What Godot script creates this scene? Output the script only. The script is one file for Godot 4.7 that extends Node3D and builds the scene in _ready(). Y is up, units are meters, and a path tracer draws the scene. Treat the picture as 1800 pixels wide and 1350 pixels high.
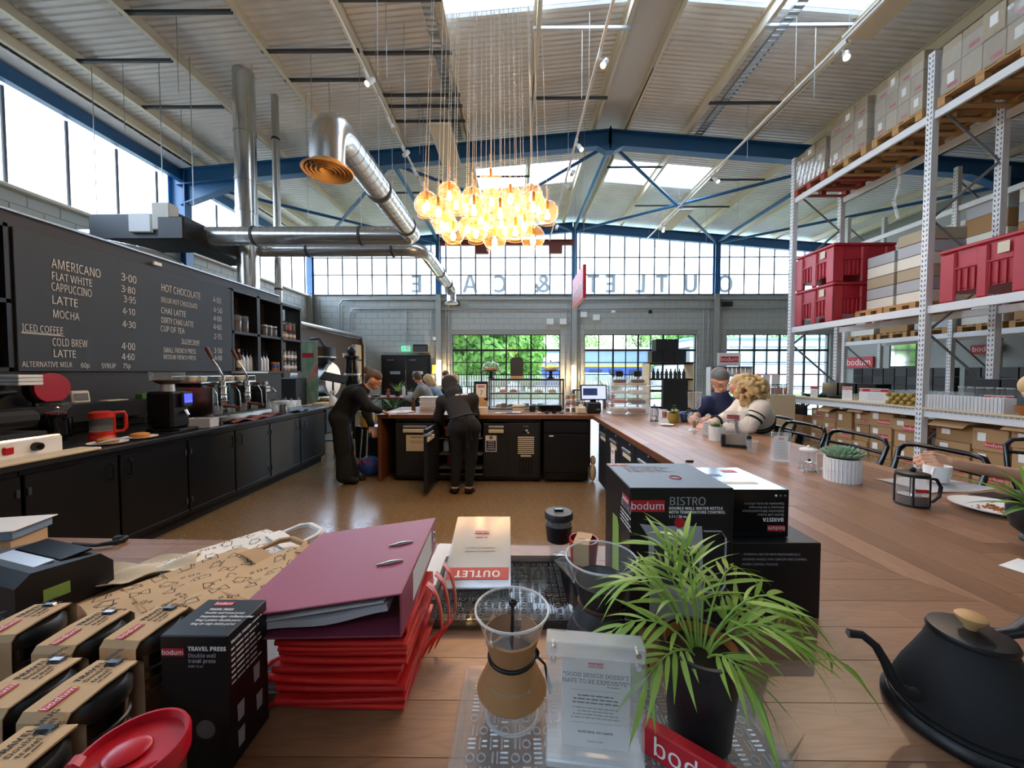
extends Node3D
# ---------------------------------------------------------------- mesh builder
class MB:
	var v := PackedVector3Array()
	var n := PackedVector3Array()
	var uv := PackedVector2Array()
	var xf := Transform3D()
	var uvo := Vector2.ZERO
	var usw := false
	func _e(p: Vector3, nn: Vector3) -> void:
		v.append(xf * p)
		n.append((xf.basis * nn).normalized())
		var a := nn.abs()
		if a.y >= a.x and a.y >= a.z: uv.append(Vector2(p.x, p.z) + uvo)
		elif a.x >= a.z: uv.append(Vector2(p.z, p.y) + uvo)
		elif usw: uv.append(Vector2(p.y, p.x) + uvo)
		else: uv.append(Vector2(p.x, p.y) + uvo)
	func tri(a: Vector3, b: Vector3, c: Vector3) -> void:      # counter-clockwise from outside
		var m := (b - a).cross(c - a)
		if m.length_squared() < 1e-18: return
		m = m.normalized()
		_e(a, m); _e(c, m); _e(b, m)
	func quad(a: Vector3, b: Vector3, c: Vector3, d: Vector3) -> void:
		tri(a, b, c); tri(a, c, d)
	func stri(a: Vector3, b: Vector3, c: Vector3, na: Vector3, nb: Vector3, nc: Vector3) -> void:
		_e(a, na); _e(c, nc); _e(b, nb)
	func squad(p: Array, q: Array) -> void:
		stri(p[0], p[1], p[2], q[0], q[1], q[2]); stri(p[0], p[2], p[3], q[0], q[2], q[3])
	func box(c: Vector3, s: Vector3, b := Basis()) -> void:
		var h := s * 0.5
		for ax in 3:
			for sg in [-1.0, 1.0]:
				var e := Vector3.ZERO; e[ax] = sg * h[ax]
				var u := Vector3.ZERO; u[(ax + 1) % 3] = h[(ax + 1) % 3]
				var w := Vector3.ZERO; w[(ax + 2) % 3] = h[(ax + 2) % 3]
				if sg < 0: u = -u
				quad(c + b * (e - u - w), c + b * (e + u - w), c + b * (e + u + w), c + b * (e - u + w))
	func rng(x0, x1, y0, y1, z0, z1) -> void:
		box(Vector3((x0 + x1) * .5, (y0 + y1) * .5, (z0 + z1) * .5), Vector3(absf(x1 - x0), absf(y1 - y0), absf(z1 - z0)))
	func cbox(c: Vector3, s: Vector3, ch := 0.004, b := Basis()) -> void:   # chamfered box
		var h := s * 0.5
		ch = minf(ch, minf(h.x, minf(h.y, h.z)) * .9)
		var k := h - Vector3(ch, ch, ch)
		for ax in 3:
			var a1 := (ax + 1) % 3
			var a2 := (ax + 2) % 3
			for sg in [-1.0, 1.0]:
				var e := Vector3.ZERO; e[ax] = sg * h[ax]
				var u := Vector3.ZERO; u[a1] = k[a1]
				var w := Vector3.ZERO; w[a2] = k[a2]
				if sg < 0: u = -u
				quad(c + b * (e - u - w), c + b * (e + u - w), c + b * (e + u + w), c + b * (e - u + w))
			for s1 in [-1.0, 1.0]:
				for s2 in [-1.0, 1.0]:
					var p := Vector3.ZERO; p[a1] = s1 * h[a1]; p[a2] = s2 * k[a2]
					var q := Vector3.ZERO; q[a1] = s1 * k[a1]; q[a2] = s2 * h[a2]
					var t := Vector3.ZERO; t[ax] = k[ax]
					if s1 * s2 > 0: quad(c + b * (p - t), c + b * (p + t) * 1.0, c + b * (q + t), c + b * (q - t)) if ((p + t) - (p - t)).cross(q - p).dot(p + q) > 0 else quad(c + b * (p - t), c + b * (q - t), c + b * (q + t), c + b * (p + t))
					else: quad(c + b * (p - t), c + b * (p + t), c + b * (q + t), c + b * (q - t)) if ((p + t) - (p - t)).cross(q - p).dot(p + q) > 0 else quad(c + b * (p - t), c + b * (q - t), c + b * (q + t), c + b * (p + t))
		for sx in [-1.0, 1.0]:
			for sy in [-1.0, 1.0]:
				for sz in [-1.0, 1.0]:
					var pa := Vector3(sx * h.x, sy * k.y, sz * k.z)
					var pb := Vector3(sx * k.x, sy * h.y, sz * k.z)
					var pc := Vector3(sx * k.x, sy * k.y, sz * h.z)
					if sx * sy * sz > 0: tri(c + b * pa, c + b * pb, c + b * pc)
					else: tri(c + b * pa, c + b * pc, c + b * pb)
	func lathe(pr: Array, seg := 24, c := Vector3.ZERO, a0 := 0.0, a1 := TAU, hard := 0.7) -> void:
		var m := pr.size()
		var sn: Array = []
		for i in m - 1:
			var t: Vector2 = pr[i + 1] - pr[i]
			sn.append(Vector2(t.y, -t.x).normalized())
		for i in m - 1:
			var p0: Vector2 = pr[i]
			var p1: Vector2 = pr[i + 1]
			if p0.distance_squared_to(p1) < 1e-14: continue
			var nn0: Vector2 = sn[i]
			var nn1: Vector2 = sn[i]
			if i > 0 and sn[i - 1].dot(sn[i]) > hard: nn0 = (sn[i - 1] + sn[i]).normalized()
			if i < m - 2 and sn[i + 1].dot(sn[i]) > hard: nn1 = (sn[i + 1] + sn[i]).normalized()
			for j in seg:
				var t0 := a0 + (a1 - a0) * j / seg
				var t1 := a0 + (a1 - a0) * (j + 1) / seg
				var d0 := Vector3(cos(t0), 0, -sin(t0))
				var d1 := Vector3(cos(t1), 0, -sin(t1))
				var A := c + d0 * p0.x + Vector3(0, p0.y, 0)
				var B := c + d1 * p0.x + Vector3(0, p0.y, 0)
				var C := c + d1 * p1.x + Vector3(0, p1.y, 0)
				var D := c + d0 * p1.x + Vector3(0, p1.y, 0)
				var na := d0 * nn0.x + Vector3(0, nn0.y, 0)
				var nb := d1 * nn0.x + Vector3(0, nn0.y, 0)
				var nc := d1 * nn1.x + Vector3(0, nn1.y, 0)
				var nd := d0 * nn1.x + Vector3(0, nn1.y, 0)
				if p0.x > 1e-6: stri(A, B, C, na, nb, nc)
				if p1.x > 1e-6: stri(A, C, D, na, nc, nd)
	func cyl(a: Vector3, b: Vector3, ra: float, rb := -1.0, seg := 12, caps := true) -> void:
		if rb < 0: rb = ra
		var y := b - a
		var l := y.length()
		if l < 1e-7: return
		y /= l
		var x := y.cross(Vector3.RIGHT if absf(y.x) < .9 else Vector3.UP).normalized()
		var keep := xf
		xf = xf * Transform3D(Basis(x, y, x.cross(y)), a)
		if caps: lathe([Vector2(0, 0), Vector2(ra, 0), Vector2(rb, l), Vector2(0, l)], seg)
		else: lathe([Vector2(ra, 0), Vector2(rb, l)], seg)
		xf = keep
	func sphere(c: Vector3, r: Vector3, seg := 16, rows := 10) -> void:
		for i in rows:
			for j in seg:
				var q: Array = []
				var m: Array = []
				for k in [[0, 0], [0, 1], [1, 1], [1, 0]]:
					var th: float = PI * (i + k[0]) / rows - PI / 2
					var ph: float = TAU * (j + k[1]) / seg
					var d := Vector3(cos(th) * cos(ph), sin(th), -cos(th) * sin(ph))
					q.append(c + d * r); m.append((d / r).normalized())
				if i > 0: stri(q[0], q[1], q[2], m[0], m[1], m[2])
				if i < rows - 1: stri(q[0], q[2], q[3], m[0], m[2], m[3])
	func tube(pts: Array, rad, seg := 8, caps := true, flat := 1.0) -> void:
		var m := pts.size()
		var T: Array = []
		for i in m:
			var t: Vector3 = pts[mini(i + 1, m - 1)] - pts[maxi(i - 1, 0)]
			T.append(t.normalized())
		var x: Vector3 = T[0].cross(Vector3.UP if absf(T[0].y) < .9 else Vector3.RIGHT).normalized()
		var rings: Array = []
		var norms: Array = []
		for i in m:
			x = (x - T[i] * x.dot(T[i])).normalized()
			var w: Vector3 = T[i].cross(x)
			var r: float = rad[i] if rad is Array else rad
			var ring: Array = []
			var nn: Array = []
			for j in seg:
				var a := TAU * j / seg
				ring.append(pts[i] + x * (cos(a) * r) + w * (sin(a) * r * flat))
				nn.append((x * cos(a) * flat + w * sin(a)).normalized())
			rings.append(ring); norms.append(nn)
		for i in m - 1:
			for j in seg:
				var k := (j + 1) % seg
				squad([rings[i][j], rings[i][k], rings[i + 1][k], rings[i + 1][j]], [norms[i][j], norms[i][k], norms[i + 1][k], norms[i + 1][j]])
		if caps:
			for j in seg:
				var k := (j + 1) % seg
				tri(pts[0], rings[0][k], rings[0][j])
				tri(pts[m - 1], rings[m - 1][j], rings[m - 1][k])
	func prism(poly: PackedVector2Array, z0: float, z1: float) -> void:   # polygon in XY, extruded along Z
		var pp := poly
		if Geometry2D.is_polygon_clockwise(pp) : pp.reverse()
		# Godot's clockwise test is in a y-down plane; make the y-up signed area positive
		var ar := 0.0
		for i in pp.size(): ar += pp[i].cross(pp[(i + 1) % pp.size()])
		if ar < 0: pp.reverse()
		var ix := Geometry2D.triangulate_polygon(pp)
		for i in range(0, ix.size(), 3):
			var a := pp[ix[i]]
			var b := pp[ix[i + 1]]
			var c := pp[ix[i + 2]]
			if (b - a).cross(c - a) < 0:
				var t := b; b = c; c = t
			tri(Vector3(a.x, a.y, z1), Vector3(b.x, b.y, z1), Vector3(c.x, c.y, z1))
			tri(Vector3(a.x, a.y, z0), Vector3(c.x, c.y, z0), Vector3(b.x, b.y, z0))
		for i in pp.size():
			var a := pp[i]
			var b := pp[(i + 1) % pp.size()]
			quad(Vector3(a.x, a.y, z0), Vector3(b.x, b.y, z0), Vector3(b.x, b.y, z1), Vector3(a.x, a.y, z1))
	func sheet(fn: Callable, nu: int, nv: int, th := 0.0) -> void:         # fn(u, v) in 0..1
		var P: Array = []
		var N: Array = []
		for i in nu + 1:
			var row: Array = []
			for j in nv + 1: row.append(fn.call(float(i) / nu, float(j) / nv))
			P.append(row)
		for i in nu + 1:
			var row: Array = []
			for j in nv + 1:
				var du: Vector3 = P[mini(i + 1, nu)][j] - P[maxi(i - 1, 0)][j]
				var dv: Vector3 = P[i][mini(j + 1, nv)] - P[i][maxi(j - 1, 0)]
				var c := du.cross(dv)
				row.append(c.normalized() if c.length_squared() > 1e-20 else Vector3.UP)
			N.append(row)
		var sides := [1.0] if th <= 0 else [1.0, -1.0]
		for sd in sides:
			for i in nu:
				for j in nv:
					var q: Array = []
					var m: Array = []
					var order := [[0, 0], [1, 0], [1, 1], [0, 1]] if sd > 0 else [[0, 0], [0, 1], [1, 1], [1, 0]]
					for k in order:
						q.append(P[i + k[0]][j + k[1]] + N[i + k[0]][j + k[1]] * (th * .5 * sd))
						m.append(N[i + k[0]][j + k[1]] * sd)
					squad(q, m)
		if th > 0:
			var edge: Array = []
			for i in nu: edge.append([i, 0, i + 1, 0])
			for j in nv: edge.append([nu, j, nu, j + 1])
			for i in nu: edge.append([nu - i, nv, nu - i - 1, nv])
			for j in nv: edge.append([0, nv - j, 0, nv - j - 1])
			for e in edge:
				var a: Vector3 = P[e[0]][e[1]]
				var b: Vector3 = P[e[2]][e[3]]
				var oa: Vector3 = N[e[0]][e[1]] * th * .5
				var ob: Vector3 = N[e[2]][e[3]] * th * .5
				quad(a - oa, b - ob, b + ob, a + oa)
	func mesh() -> ArrayMesh:
		var arr := []
		arr.resize(Mesh.ARRAY_MAX)
		arr[Mesh.ARRAY_VERTEX] = v; arr[Mesh.ARRAY_NORMAL] = n; arr[Mesh.ARRAY_TEX_UV] = uv
		var m := ArrayMesh.new()
		m.add_surface_from_arrays(Mesh.PRIMITIVE_TRIANGLES, arr)
		return m
# ---------------------------------------------------------------- scene helpers
var M := {}
var counts := {}
var tcache := {}
var rg := RandomNumberGenerator.new()
var fnt: SystemFont
var fntb: SystemFont
var fnts: SystemFont
func V(x, y, z) -> Vector3: return Vector3(x, y, z)
func R(x := 0.0, y := 0.0, z := 0.0) -> Basis: return Basis.from_euler(Vector3(x, y, z) * (PI / 180.0))
func T3(p: Vector3, x := 0.0, y := 0.0, z := 0.0) -> Transform3D: return Transform3D(R(x, y, z), p)
func uniq(parent: Node, called: String) -> String:
	var k := str(parent.get_instance_id()) + called
	var c: int = counts.get(k, 0)
	counts[k] = c + 1
	return called if c == 0 else "%s_%03d" % [called, c]
func put(parent: Node, called: String, m, mt, xf := Transform3D()) -> MeshInstance3D:
	var o := MeshInstance3D.new()
	o.mesh = m.mesh() if m is MB else m
	o.material_override = M[mt] if mt is String else mt
	o.name = uniq(parent, called)
	o.transform = xf
	parent.add_child(o)
	return o
func tag(o: Node, label: String, category: String, group := "", kind := "") -> Node:
	if label: o.set_meta("label", label)
	if category: o.set_meta("category", category)
	if group: o.set_meta("group", group)
	if kind: o.set_meta("kind", kind)
	return o
func thing(called: String, label: String, category: String, at := Vector3.ZERO, turn := 0.0, group := "") -> Node3D:
	var o := Node3D.new()
	o.name = uniq(self, called)
	add_child(o)
	o.position = at
	o.rotation_degrees.y = turn
	tag(o, label, category, group)
	return o
func struct(called: String, m, mt, label := "", category := "") -> MeshInstance3D:
	var o := put(self, called, m, mt)
	tag(o, label, category, "", "structure")
	return o
func snode(called: String, label := "", category := "") -> Node3D:
	var o := Node3D.new()
	o.name = uniq(self, called)
	add_child(o)
	tag(o, label, category, "", "structure")
	return o
func dup(o: Node3D, at: Vector3, turn := 0.0, label := "") -> Node3D:
	var base: String = o.get_meta("kindname") if o.has_meta("kindname") else String(o.name)
	var r: Node3D = o.duplicate()
	r.name = uniq(self, base)
	add_child(r)
	r.position = at
	r.rotation_degrees.y = turn
	if label: r.set_meta("label", label)
	return r
func text(parent: Node, s: String, h: float, xf: Transform3D, mt, called := "lettering", font := 0, al := 0, wscale := 1.0) -> MeshInstance3D:
	var key := s + "|%f|%d|%d" % [h, font, al]
	if not tcache.has(key):
		var t := TextMesh.new()
		t.text = s
		t.font = [fnt, fntb, fnts][font]
		t.font_size = 40
		t.pixel_size = h / 28.5
		t.curve_step = 3.0
		t.depth = 0.0004
		t.horizontal_alignment = [HORIZONTAL_ALIGNMENT_LEFT, HORIZONTAL_ALIGNMENT_CENTER, HORIZONTAL_ALIGNMENT_RIGHT][al]
		t.vertical_alignment = VERTICAL_ALIGNMENT_CENTER
		tcache[key] = t
	var o := put(parent, called, tcache[key], mt, xf)
	if wscale != 1.0: o.transform = xf * Transform3D(Basis.from_scale(Vector3(wscale, 1, 1)), Vector3.ZERO)
	return o
func strokes(parent: Node, n: int, w: float, pitch: float, h: float, xf: Transform3D, mt, al := 0) -> void:   # print too small to read
	var m := MB.new()
	for i in n:
		var lw := w * (.72 + .28 * absf(sin(i * 2.3 + n)))
		var x := 0.0 if al == 0 else -lw * .5
		var e := x + lw
		var k := 0
		while x < e:
			var l := minf(h * (1.6 + 2.2 * absf(sin(k * 1.7 + i * 3.1))), e - x)
			m.box(Vector3(x + l * .5, -i * pitch, 0), Vector3(l, h * .6, .0003))
			x += l + h * .6; k += 1
	put(parent, "small_print", m, mt, xf)
func logo(parent: Node, w: float, xf: Transform3D, called := "logo_patch") -> Node:   # white word on a red patch, facing +Z
	var h := w * .34
	var key := "logo%f" % w
	if not tcache.has(key):
		var b := MB.new(); b.box(Vector3.ZERO, Vector3(w, h, .0006)); tcache[key] = b.mesh()
	var o := put(parent, called, tcache[key], "redprint", xf)
	if w > .011: text(o, "bodum", w * .2, T3(V(0, 0, .0006)), "whiteprint", "lettering", 0, 1, 1.08)
	return o
# ray through a pixel of the 1800 x 1350 frame
const FOC := 650.0
const EYE := 1.5
const CT := 0.915
var cam_basis := Basis.from_euler(Vector3(-atan(22.0 / 650.0), atan(5.0 / 650.0), 0))
func ray(px: float, py: float) -> Vector3: return cam_basis * Vector3((px - 900) / FOC, (675 - py) / FOC, -1)
func G(px, py, h := CT) -> Vector3:
	var r := ray(px, py)
	return Vector3(0, EYE, 0) + r * ((h - EYE) / r.y)
func D(px, py, d) -> Vector3:
	var r := ray(px, py)
	return Vector3(0, EYE, 0) + r * (d / -r.z)
func XP(px, py, x) -> Vector3:
	var r := ray(px, py)
	return Vector3(0, EYE, 0) + r * (x / r.x)
func mat(key: String, col, rough := .6, metal := 0.0) -> StandardMaterial3D:
	var m := StandardMaterial3D.new()
	m.albedo_color = Color(col) if col is String else col
	m.roughness = rough
	m.metallic = metal
	M[key] = m
	return m
func glassm(key: String, col, alpha: float, rough := .03) -> StandardMaterial3D:
	var m := mat(key, col, rough)
	m.albedo_color.a = alpha
	m.transparency = BaseMaterial3D.TRANSPARENCY_ALPHA
	m.cull_mode = BaseMaterial3D.CULL_DISABLED
	return m
func emis(key: String, col, e: float) -> StandardMaterial3D:
	var m := mat(key, col, .5)
	m.emission_enabled = true
	m.emission = Color(col)
	m.emission_energy_multiplier = e
	return m
func noisetex(seed_: int, freq: float, cols: Array, offs: Array, size := 512, oct := 4, type := FastNoiseLite.TYPE_SIMPLEX) -> NoiseTexture2D:
	var n := FastNoiseLite.new()
	n.seed = seed_; n.frequency = freq; n.fractal_octaves = oct; n.noise_type = type
	var t := NoiseTexture2D.new()
	t.width = size; t.height = size; t.seamless = true; t.noise = n
	var g := Gradient.new()
	g.offsets = PackedFloat32Array(offs)
	var pc := PackedColorArray()
	for c in cols: pc.append(Color(c))
	g.colors = pc
	t.color_ramp = g
	return t
func grainimg(seed_: int, base: Color, dark: Color, w := 512, h := 256) -> ImageTexture:   # wood grain along x
	var n := FastNoiseLite.new(); n.seed = seed_; n.frequency = .01; n.fractal_octaves = 3
	var f := FastNoiseLite.new(); f.seed = seed_ + 9; f.frequency = .05; f.fractal_octaves = 2
	var im := Image.create(w, h, false, Image.FORMAT_RGB8)
	for y in h:
		for x in w:
			var wx := x * .35
			var q := n.get_noise_2d(wx * .7, y * 1.6) * 5.0 + y * .02
			var ring := absf(fposmod(q, 1.0) - .5) * 2.0
			var fine := f.get_noise_2d(wx * .5, y * 14.0) * .5 + .5
			var big := n.get_noise_2d(wx * .3 + 900, y * .8) * .5 + .5
			im.set_pixel(x, y, base.lerp(dark, clampf(ring * ring * .35 + fine * .4 + (big - .5) * .5, 0, 1)))
	return ImageTexture.create_from_image(im)
func _ready() -> void:
	rg.seed = 7
	var cam := Camera3D.new()
	cam.name = "camera"
	cam.fov = rad_to_deg(2.0 * atan(675.0 / FOC))
	cam.transform = Transform3D(cam_basis, Vector3(0, EYE, 0))
	cam.near = 0.02
	add_child(cam)
	cam.current = true
	var we := WorldEnvironment.new()
	var env := Environment.new()
	var sky := Sky.new()
	var sm := ProceduralSkyMaterial.new()                 # bright overcast day
	sm.sky_top_color = Color(.78, .88, 1.0)
	sm.sky_horizon_color = Color(.91, .955, 1.0)
	sm.ground_horizon_color = Color(.62, .62, .60)
	sm.ground_bottom_color = Color(.35, .35, .33)
	sm.sun_angle_max = 0
	sm.energy_multiplier = 3.4
	sky.sky_material = sm
	env.background_mode = Environment.BG_SKY
	env.sky = sky
	env.ambient_light_source = Environment.AMBIENT_SOURCE_SKY
	env.tonemap_mode = Environment.TONE_MAPPER_LINEAR
	env.tonemap_exposure = 3.8
	env.sdfgi_enabled = true; env.ssao_enabled = true; env.ssil_enabled = true
	we.environment = env
	we.name = "world_environment"
	add_child(we)
	fnt = SystemFont.new(); fnt.font_names = PackedStringArray(["Droid Sans"])
	fntb = SystemFont.new(); fntb.font_names = PackedStringArray(["Droid Sans"]); fntb.font_weight = 700
	fnts = SystemFont.new(); fnts.font_names = PackedStringArray(["Droid Serif"])
	materials()
	setting()
	overhead()
	outside()
	left_bar()
	island()
	foreground()
	right_counter()
	racks()
	far_room()
	people()
func materials() -> void:
	mat("block", "#adb0ab", .75)
	mat("joint", "#969993", .85)
	mat("greypaint", "#a0a39d", .6)
	mat("roof", "#eeefee", .5)
	mat("ridge", "#d2d1ce", .4)
	mat("purlin", "#e0d7c2", .55)
	mat("blue", "#235f92", .4)
	mat("galv", "#a9adb0", .38, .8)
	mat("duct", "#d0d2d2", .26, .95)
	mat("steel", "#c9c9c6", .2, 1.0)
	mat("brushed", "#b9b8b4", .34, 1.0)
	mat("chrome", "#e2e2e2", .08, 1.0)
	mat("brass", "#b88a3a", .3, 1.0)
	mat("white", "#e9e8e4", .5)
	mat("whitemetal", "#e3e3e1", .4)
	mat("offwhite", "#d9d3c4", .6)
	mat("paper", "#efece6", .8)
	mat("cream", "#d8cbb0", .7)
	mat("black", "#101114", .42)
	mat("blackgloss", "#0c0d0f", .16)
	mat("blackmatte", "#17181a", .75)
	mat("darkgrey", "#35373b", .5)
	mat("midgrey", "#66686a", .55)
	mat("charcoal", "#1d1f22", .5)
	mat("bardoor", "#0e0f11", .34)
	mat("gripwood", "#5e3320", .45)
	mat("pendantwire", "#d9d9d6", .5)
	mat("brownwall", "#4b3f38", .6)
	mat("partition", "#2f2a27", .55)
	mat("slate", "#34373a", .6)
	mat("chalk", "#d6d3cb", .9)
	mat("redprint", "#c01f2b", .5)
	mat("whiteprint", "#f3f0ec", .6)
	mat("greyprint", "#a9a9ab", .6)
	mat("blackprint", "#26262a", .7)
	mat("faintprint", "#8d8a86", .7)
	mat("redplastic", "#b81423", .3)
	mat("redbin", "#b02230", .42)
	mat("redtin", "#c92a18", .35)
	mat("rust", "#7c4034", .7)
	mat("kraft", "#caa97e", .8)
	mat("kraft2", "#b9946a", .85)
	mat("cardpale", "#ab9a80", .8)
	mat("cardpale2", "#9f8d74", .8)
	mat("card", "#b08a60", .85)
	mat("card2", "#a57e54", .85)
	mat("carddark", "#8c6844", .9)
	mat("pallet", "#b58a58", .85)
	mat("palletred", "#9c4332", .8)
	mat("rackwhite", "#dfdedd", .4)
	mat("rackgrey", "#83868b", .45, .3)
	mat("slot", "#44474c", .6)
	mat("maroon", "#9d4a5e", .45)
	mat("maroonedge", "#7a3145", .5)
	mat("vinylred", "#d5261f", .28)
	mat("vinylred2", "#c11d1b", .32)
	mat("skin", "#d9a384", .55)
	mat("skin2", "#cf9677", .55)
	mat("hairbrown", "#5f452e", .6)
	mat("hairblond", "#c7a874", .6)
	mat("hairdark", "#3a2f29", .6)
	mat("cork", "#a8794b", .8)
	mat("lightwood", "#c49a63", .6)
	mat("plywood", "#d3bd98", .65)
	mat("leaf", "#7fa23c", .5).backlight_enabled = true
	M.leaf.backlight = Color("#5a7a20")
	mat("leaf2", "#97b552", .5).backlight_enabled = true
	M.leaf2.backlight = Color("#6a8a2c")
	mat("leafdark", "#4d7430", .5)
	mat("succ", "#8fae8c", .6)
	mat("soil", "#2c2119", .95)
	mat("potwhite", "#e8e6e2", .55)
	mat("potblack", "#1b1c1f", .4)
	mat("potolive", "#a08a3c", .5)
	mat("bread", "#c8883f", .8)
	mat("bread2", "#a9642f", .8)
	mat("choc", "#4a2a1c", .7)
	mat("meat", "#b5524a", .7)
	mat("silverlid", "#c7c7c6", .3, .7)
	mat("navy", "#1d2b52", .7)
	mat("denim", "#7f96ad", .85)
	mat("shirtgrey", "#8f8f8c", .85)
	mat("clothblack", "#191a1c", .9)
	mat("clothdark", "#24211f", .9)
	mat("sweater", "#e6dccb", .95)
	mat("bluepaint", "#2d4f93", .5)
	mat("yellowpaint", "#d6b53a", .5)
	mat("concrete", "#b5b2aa", .9)
	mat("grass", "#6f9440", .95)
	mat("treeleaf", "#7cab49", .7).backlight_enabled = true
	M.treeleaf.backlight = Color("#6f9a35")
	mat("treeleaf2", "#5d8d38", .7).backlight_enabled = true
	M.treeleaf2.backlight = Color("#557f28")
	mat("bark", "#5d4c3c", .9)
	mat("facade", "#cfd6d8", .7)
	mat("facadeglass", "#a9c7cf", .2)
	mat("exitgreen", "#18a066", .5)
	emis("tubelight", "#ffd9a8", 2.5)
	emis("spotglow", "#ffd9a0", 9.0)
	emis("bulb", "#ffdc98", 8.0)
	emis("screen", "#aab4e0", .35)
	emis("bluelcd", "#3038ff", .9)
	emis("exitglow", "#3fd08c", .5)
	glassm("pane", "#f2f8fa", .06, .02)
	glassm("dimpane", "#3a4446", .5, .02)  # dark tint added to the glass to dim the bright view outside
	glassm("skylight", "#ffffff", .25, .3)
	glassm("clear", "#cfd9d9", .1, .03)
	glassm("glintridge", "#77766f", .7, .08)  # embossed letters paler than the tray, their reflections put into the colour
	glassm("acrylic", "#eef2f2", .14, .04)
	glassm("acrylicf", "#e9edee", .34, .12)
	glassm("smoke", "#2a2b2e", .62, .06)
	glassm("amber", "#f0c680", .11, .04)
	glassm("amberrim", "#d98a2c", .5, .06)
	glassm("wrap", "#efece8", .2, .12)
	glassm("letterfilm", "#c3d1d8", .93, .4)
	glassm("frost", "#e6e6e6", .6, .3)
	var sg := mat("solidglass", "#f4f8f8", .02)
	sg.refraction_enabled = true; sg.refraction_scale = .05
	sg.transparency = BaseMaterial3D.TRANSPARENCY_ALPHA
	sg.albedo_color.a = .12
	var t := mat("floor", "#ffffff", .26)
	t.albedo_texture = noisetex(3, .2, ["#5d4a31", "#7a6243", "#886e4d", "#967d5b", "#b09974"], [0.0, .3, .5, .7, 1.0], 1024, 3, FastNoiseLite.TYPE_VALUE)
	t.uv1_scale = Vector3(1.9, 1.9, 1.9)
	t.roughness_texture = noisetex(5, .02, ["#404040", "#808080"], [0.2, .9], 512, 3)
	t.roughness = .6
	var i := 0
	for c in [["#997050", "#735039"], ["#a1775a", "#7c5a42"], ["#8f6648", "#6a4932"], ["#a77f60", "#866248"]]:
		var m := mat("oak%d" % i, "#ffffff", .36)
		m.albedo_texture = grainimg(20 + i * 7, Color(c[0]), Color(c[1]))
		m.uv1_scale = Vector3(1.1, 2.4, 1)
		i += 1
	var dk := mat("oakdark", "#ffffff", .4)
	dk.albedo_texture = grainimg(77, Color("#7a4a2e"), Color("#573120"))
	dk.uv1_scale = Vector3(1, 2.4, 1)
	var tr := mat("traytex", "#8d8e8e", .12, .7)
	tr.transparency = 0
	var rf: StandardMaterial3D = M.roof
	rf.albedo_texture = noisetex(31, .01, ["#f4f4f4", "#ffffff", "#e9e7e2"], [0.2, .6, 1.0], 256, 3)
	rf.uv1_scale = Vector3(.2, .2, .2)
const XL := -8.1
const XR := 12.6
const ZB := -14.6
const ZF := 7.8
const XA := 2.25
func roofy(x: float) -> float: return 7.42 - .085 * absf(x - XA)
func blockwall(parent: Node, u0: float, u1: float, h0: float, h1: float, holes: Array, place: Callable, partmin: float, cap: int) -> void:
	var made := 0
	var stuff := MB.new()
	var shared := {}
	var row := 0
	var y := h0
	while y < h1 - .02:
		var u := u0 - (.225 if row % 2 else 0.0)
		var yt := minf(y + .215, h1)
		while u < u1:
			var a := maxf(u, u0)
			var b := minf(u + .44, u1)
			u += .45
			if b - a < .03: continue
			for hl in holes:
				if yt > hl[2] + .01 and y < hl[3] - .01:
					if a >= hl[0] - .01 and b <= hl[1] + .01: b = a
					elif a < hl[0] and b > hl[0]: b = hl[0] - .005
					elif a < hl[1] and b > hl[1]: a = hl[1] + .005
			if b - a < .03: continue
			var c := Vector2((a + b) * .5, (y + yt) * .5)
			var sz := Vector3(b - a, yt - y, .03)
			if y >= partmin and made < cap:
				var k := "%.2f_%.2f" % [sz.x, sz.y]
				if not shared.has(k):
					var m := MB.new(); m.cbox(Vector3.ZERO, sz, .006); shared[k] = m.mesh()
				put(parent, "block", shared[k], "block", place.call(c, rg.randf() * .002))
				made += 1
			else:
				stuff.xf = place.call(c, 0.0)
				stuff.cbox(Vector3.ZERO, sz, .006)
		y += .225
		row += 1
	if stuff.v.size() > 0:
		var o := put(parent, "blockwork", stuff, "block")
		o.set_meta("kind", "stuff")
func ibeam(m: MB, a: Vector3, b: Vector3, up: Vector3, dep: float, fl: float) -> void:
	var d := (b - a).normalized()
	var s := d.cross(up).normalized()
	var u := s.cross(d).normalized()
	var bs := Basis(s, u, -d)
	var c := (a + b) * .5
	var l := a.distance_to(b)
	m.box(c, Vector3(.02, dep, l), bs)
	m.box(c + u * (dep * .5 - .01), Vector3(fl, .025, l), bs)
	m.box(c - u * (dep * .5 - .01), Vector3(fl, .025, l), bs)
func glazing(called: String, xs: Array, hs: Callable, y0: float, place: Callable, bars: Array, label: String) -> void:
	# upright bars at xs, panes between, extra cross bars at given heights; place(u, y, off) -> world point
	var w := snode(called, label, "window")
	for i in xs.size():
		var m := MB.new()
		var t: float = hs.call(xs[i])
		m.cyl(place.call(xs[i], y0, 0), place.call(xs[i], t, 0), .034, -1, 4)
		put(w, "mullion", m, "midgrey")
		if i < xs.size() - 1:
			var p := MB.new()
			var a: float = xs[i] + .012
			var b: float = xs[i + 1] - .012
			p.quad(place.call(a, y0, -.03), place.call(b, y0, -.03), place.call(b, hs.call(b), -.03), place.call(a, hs.call(a), -.03))
			put(w, "pane", p, "pane")
	for y in bars:
		var m := MB.new()
		m.cyl(place.call(xs[0], y, .01), place.call(xs[-1], y, .01), .027, -1, 6)
		put(w, "transom", m, "midgrey")
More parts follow.
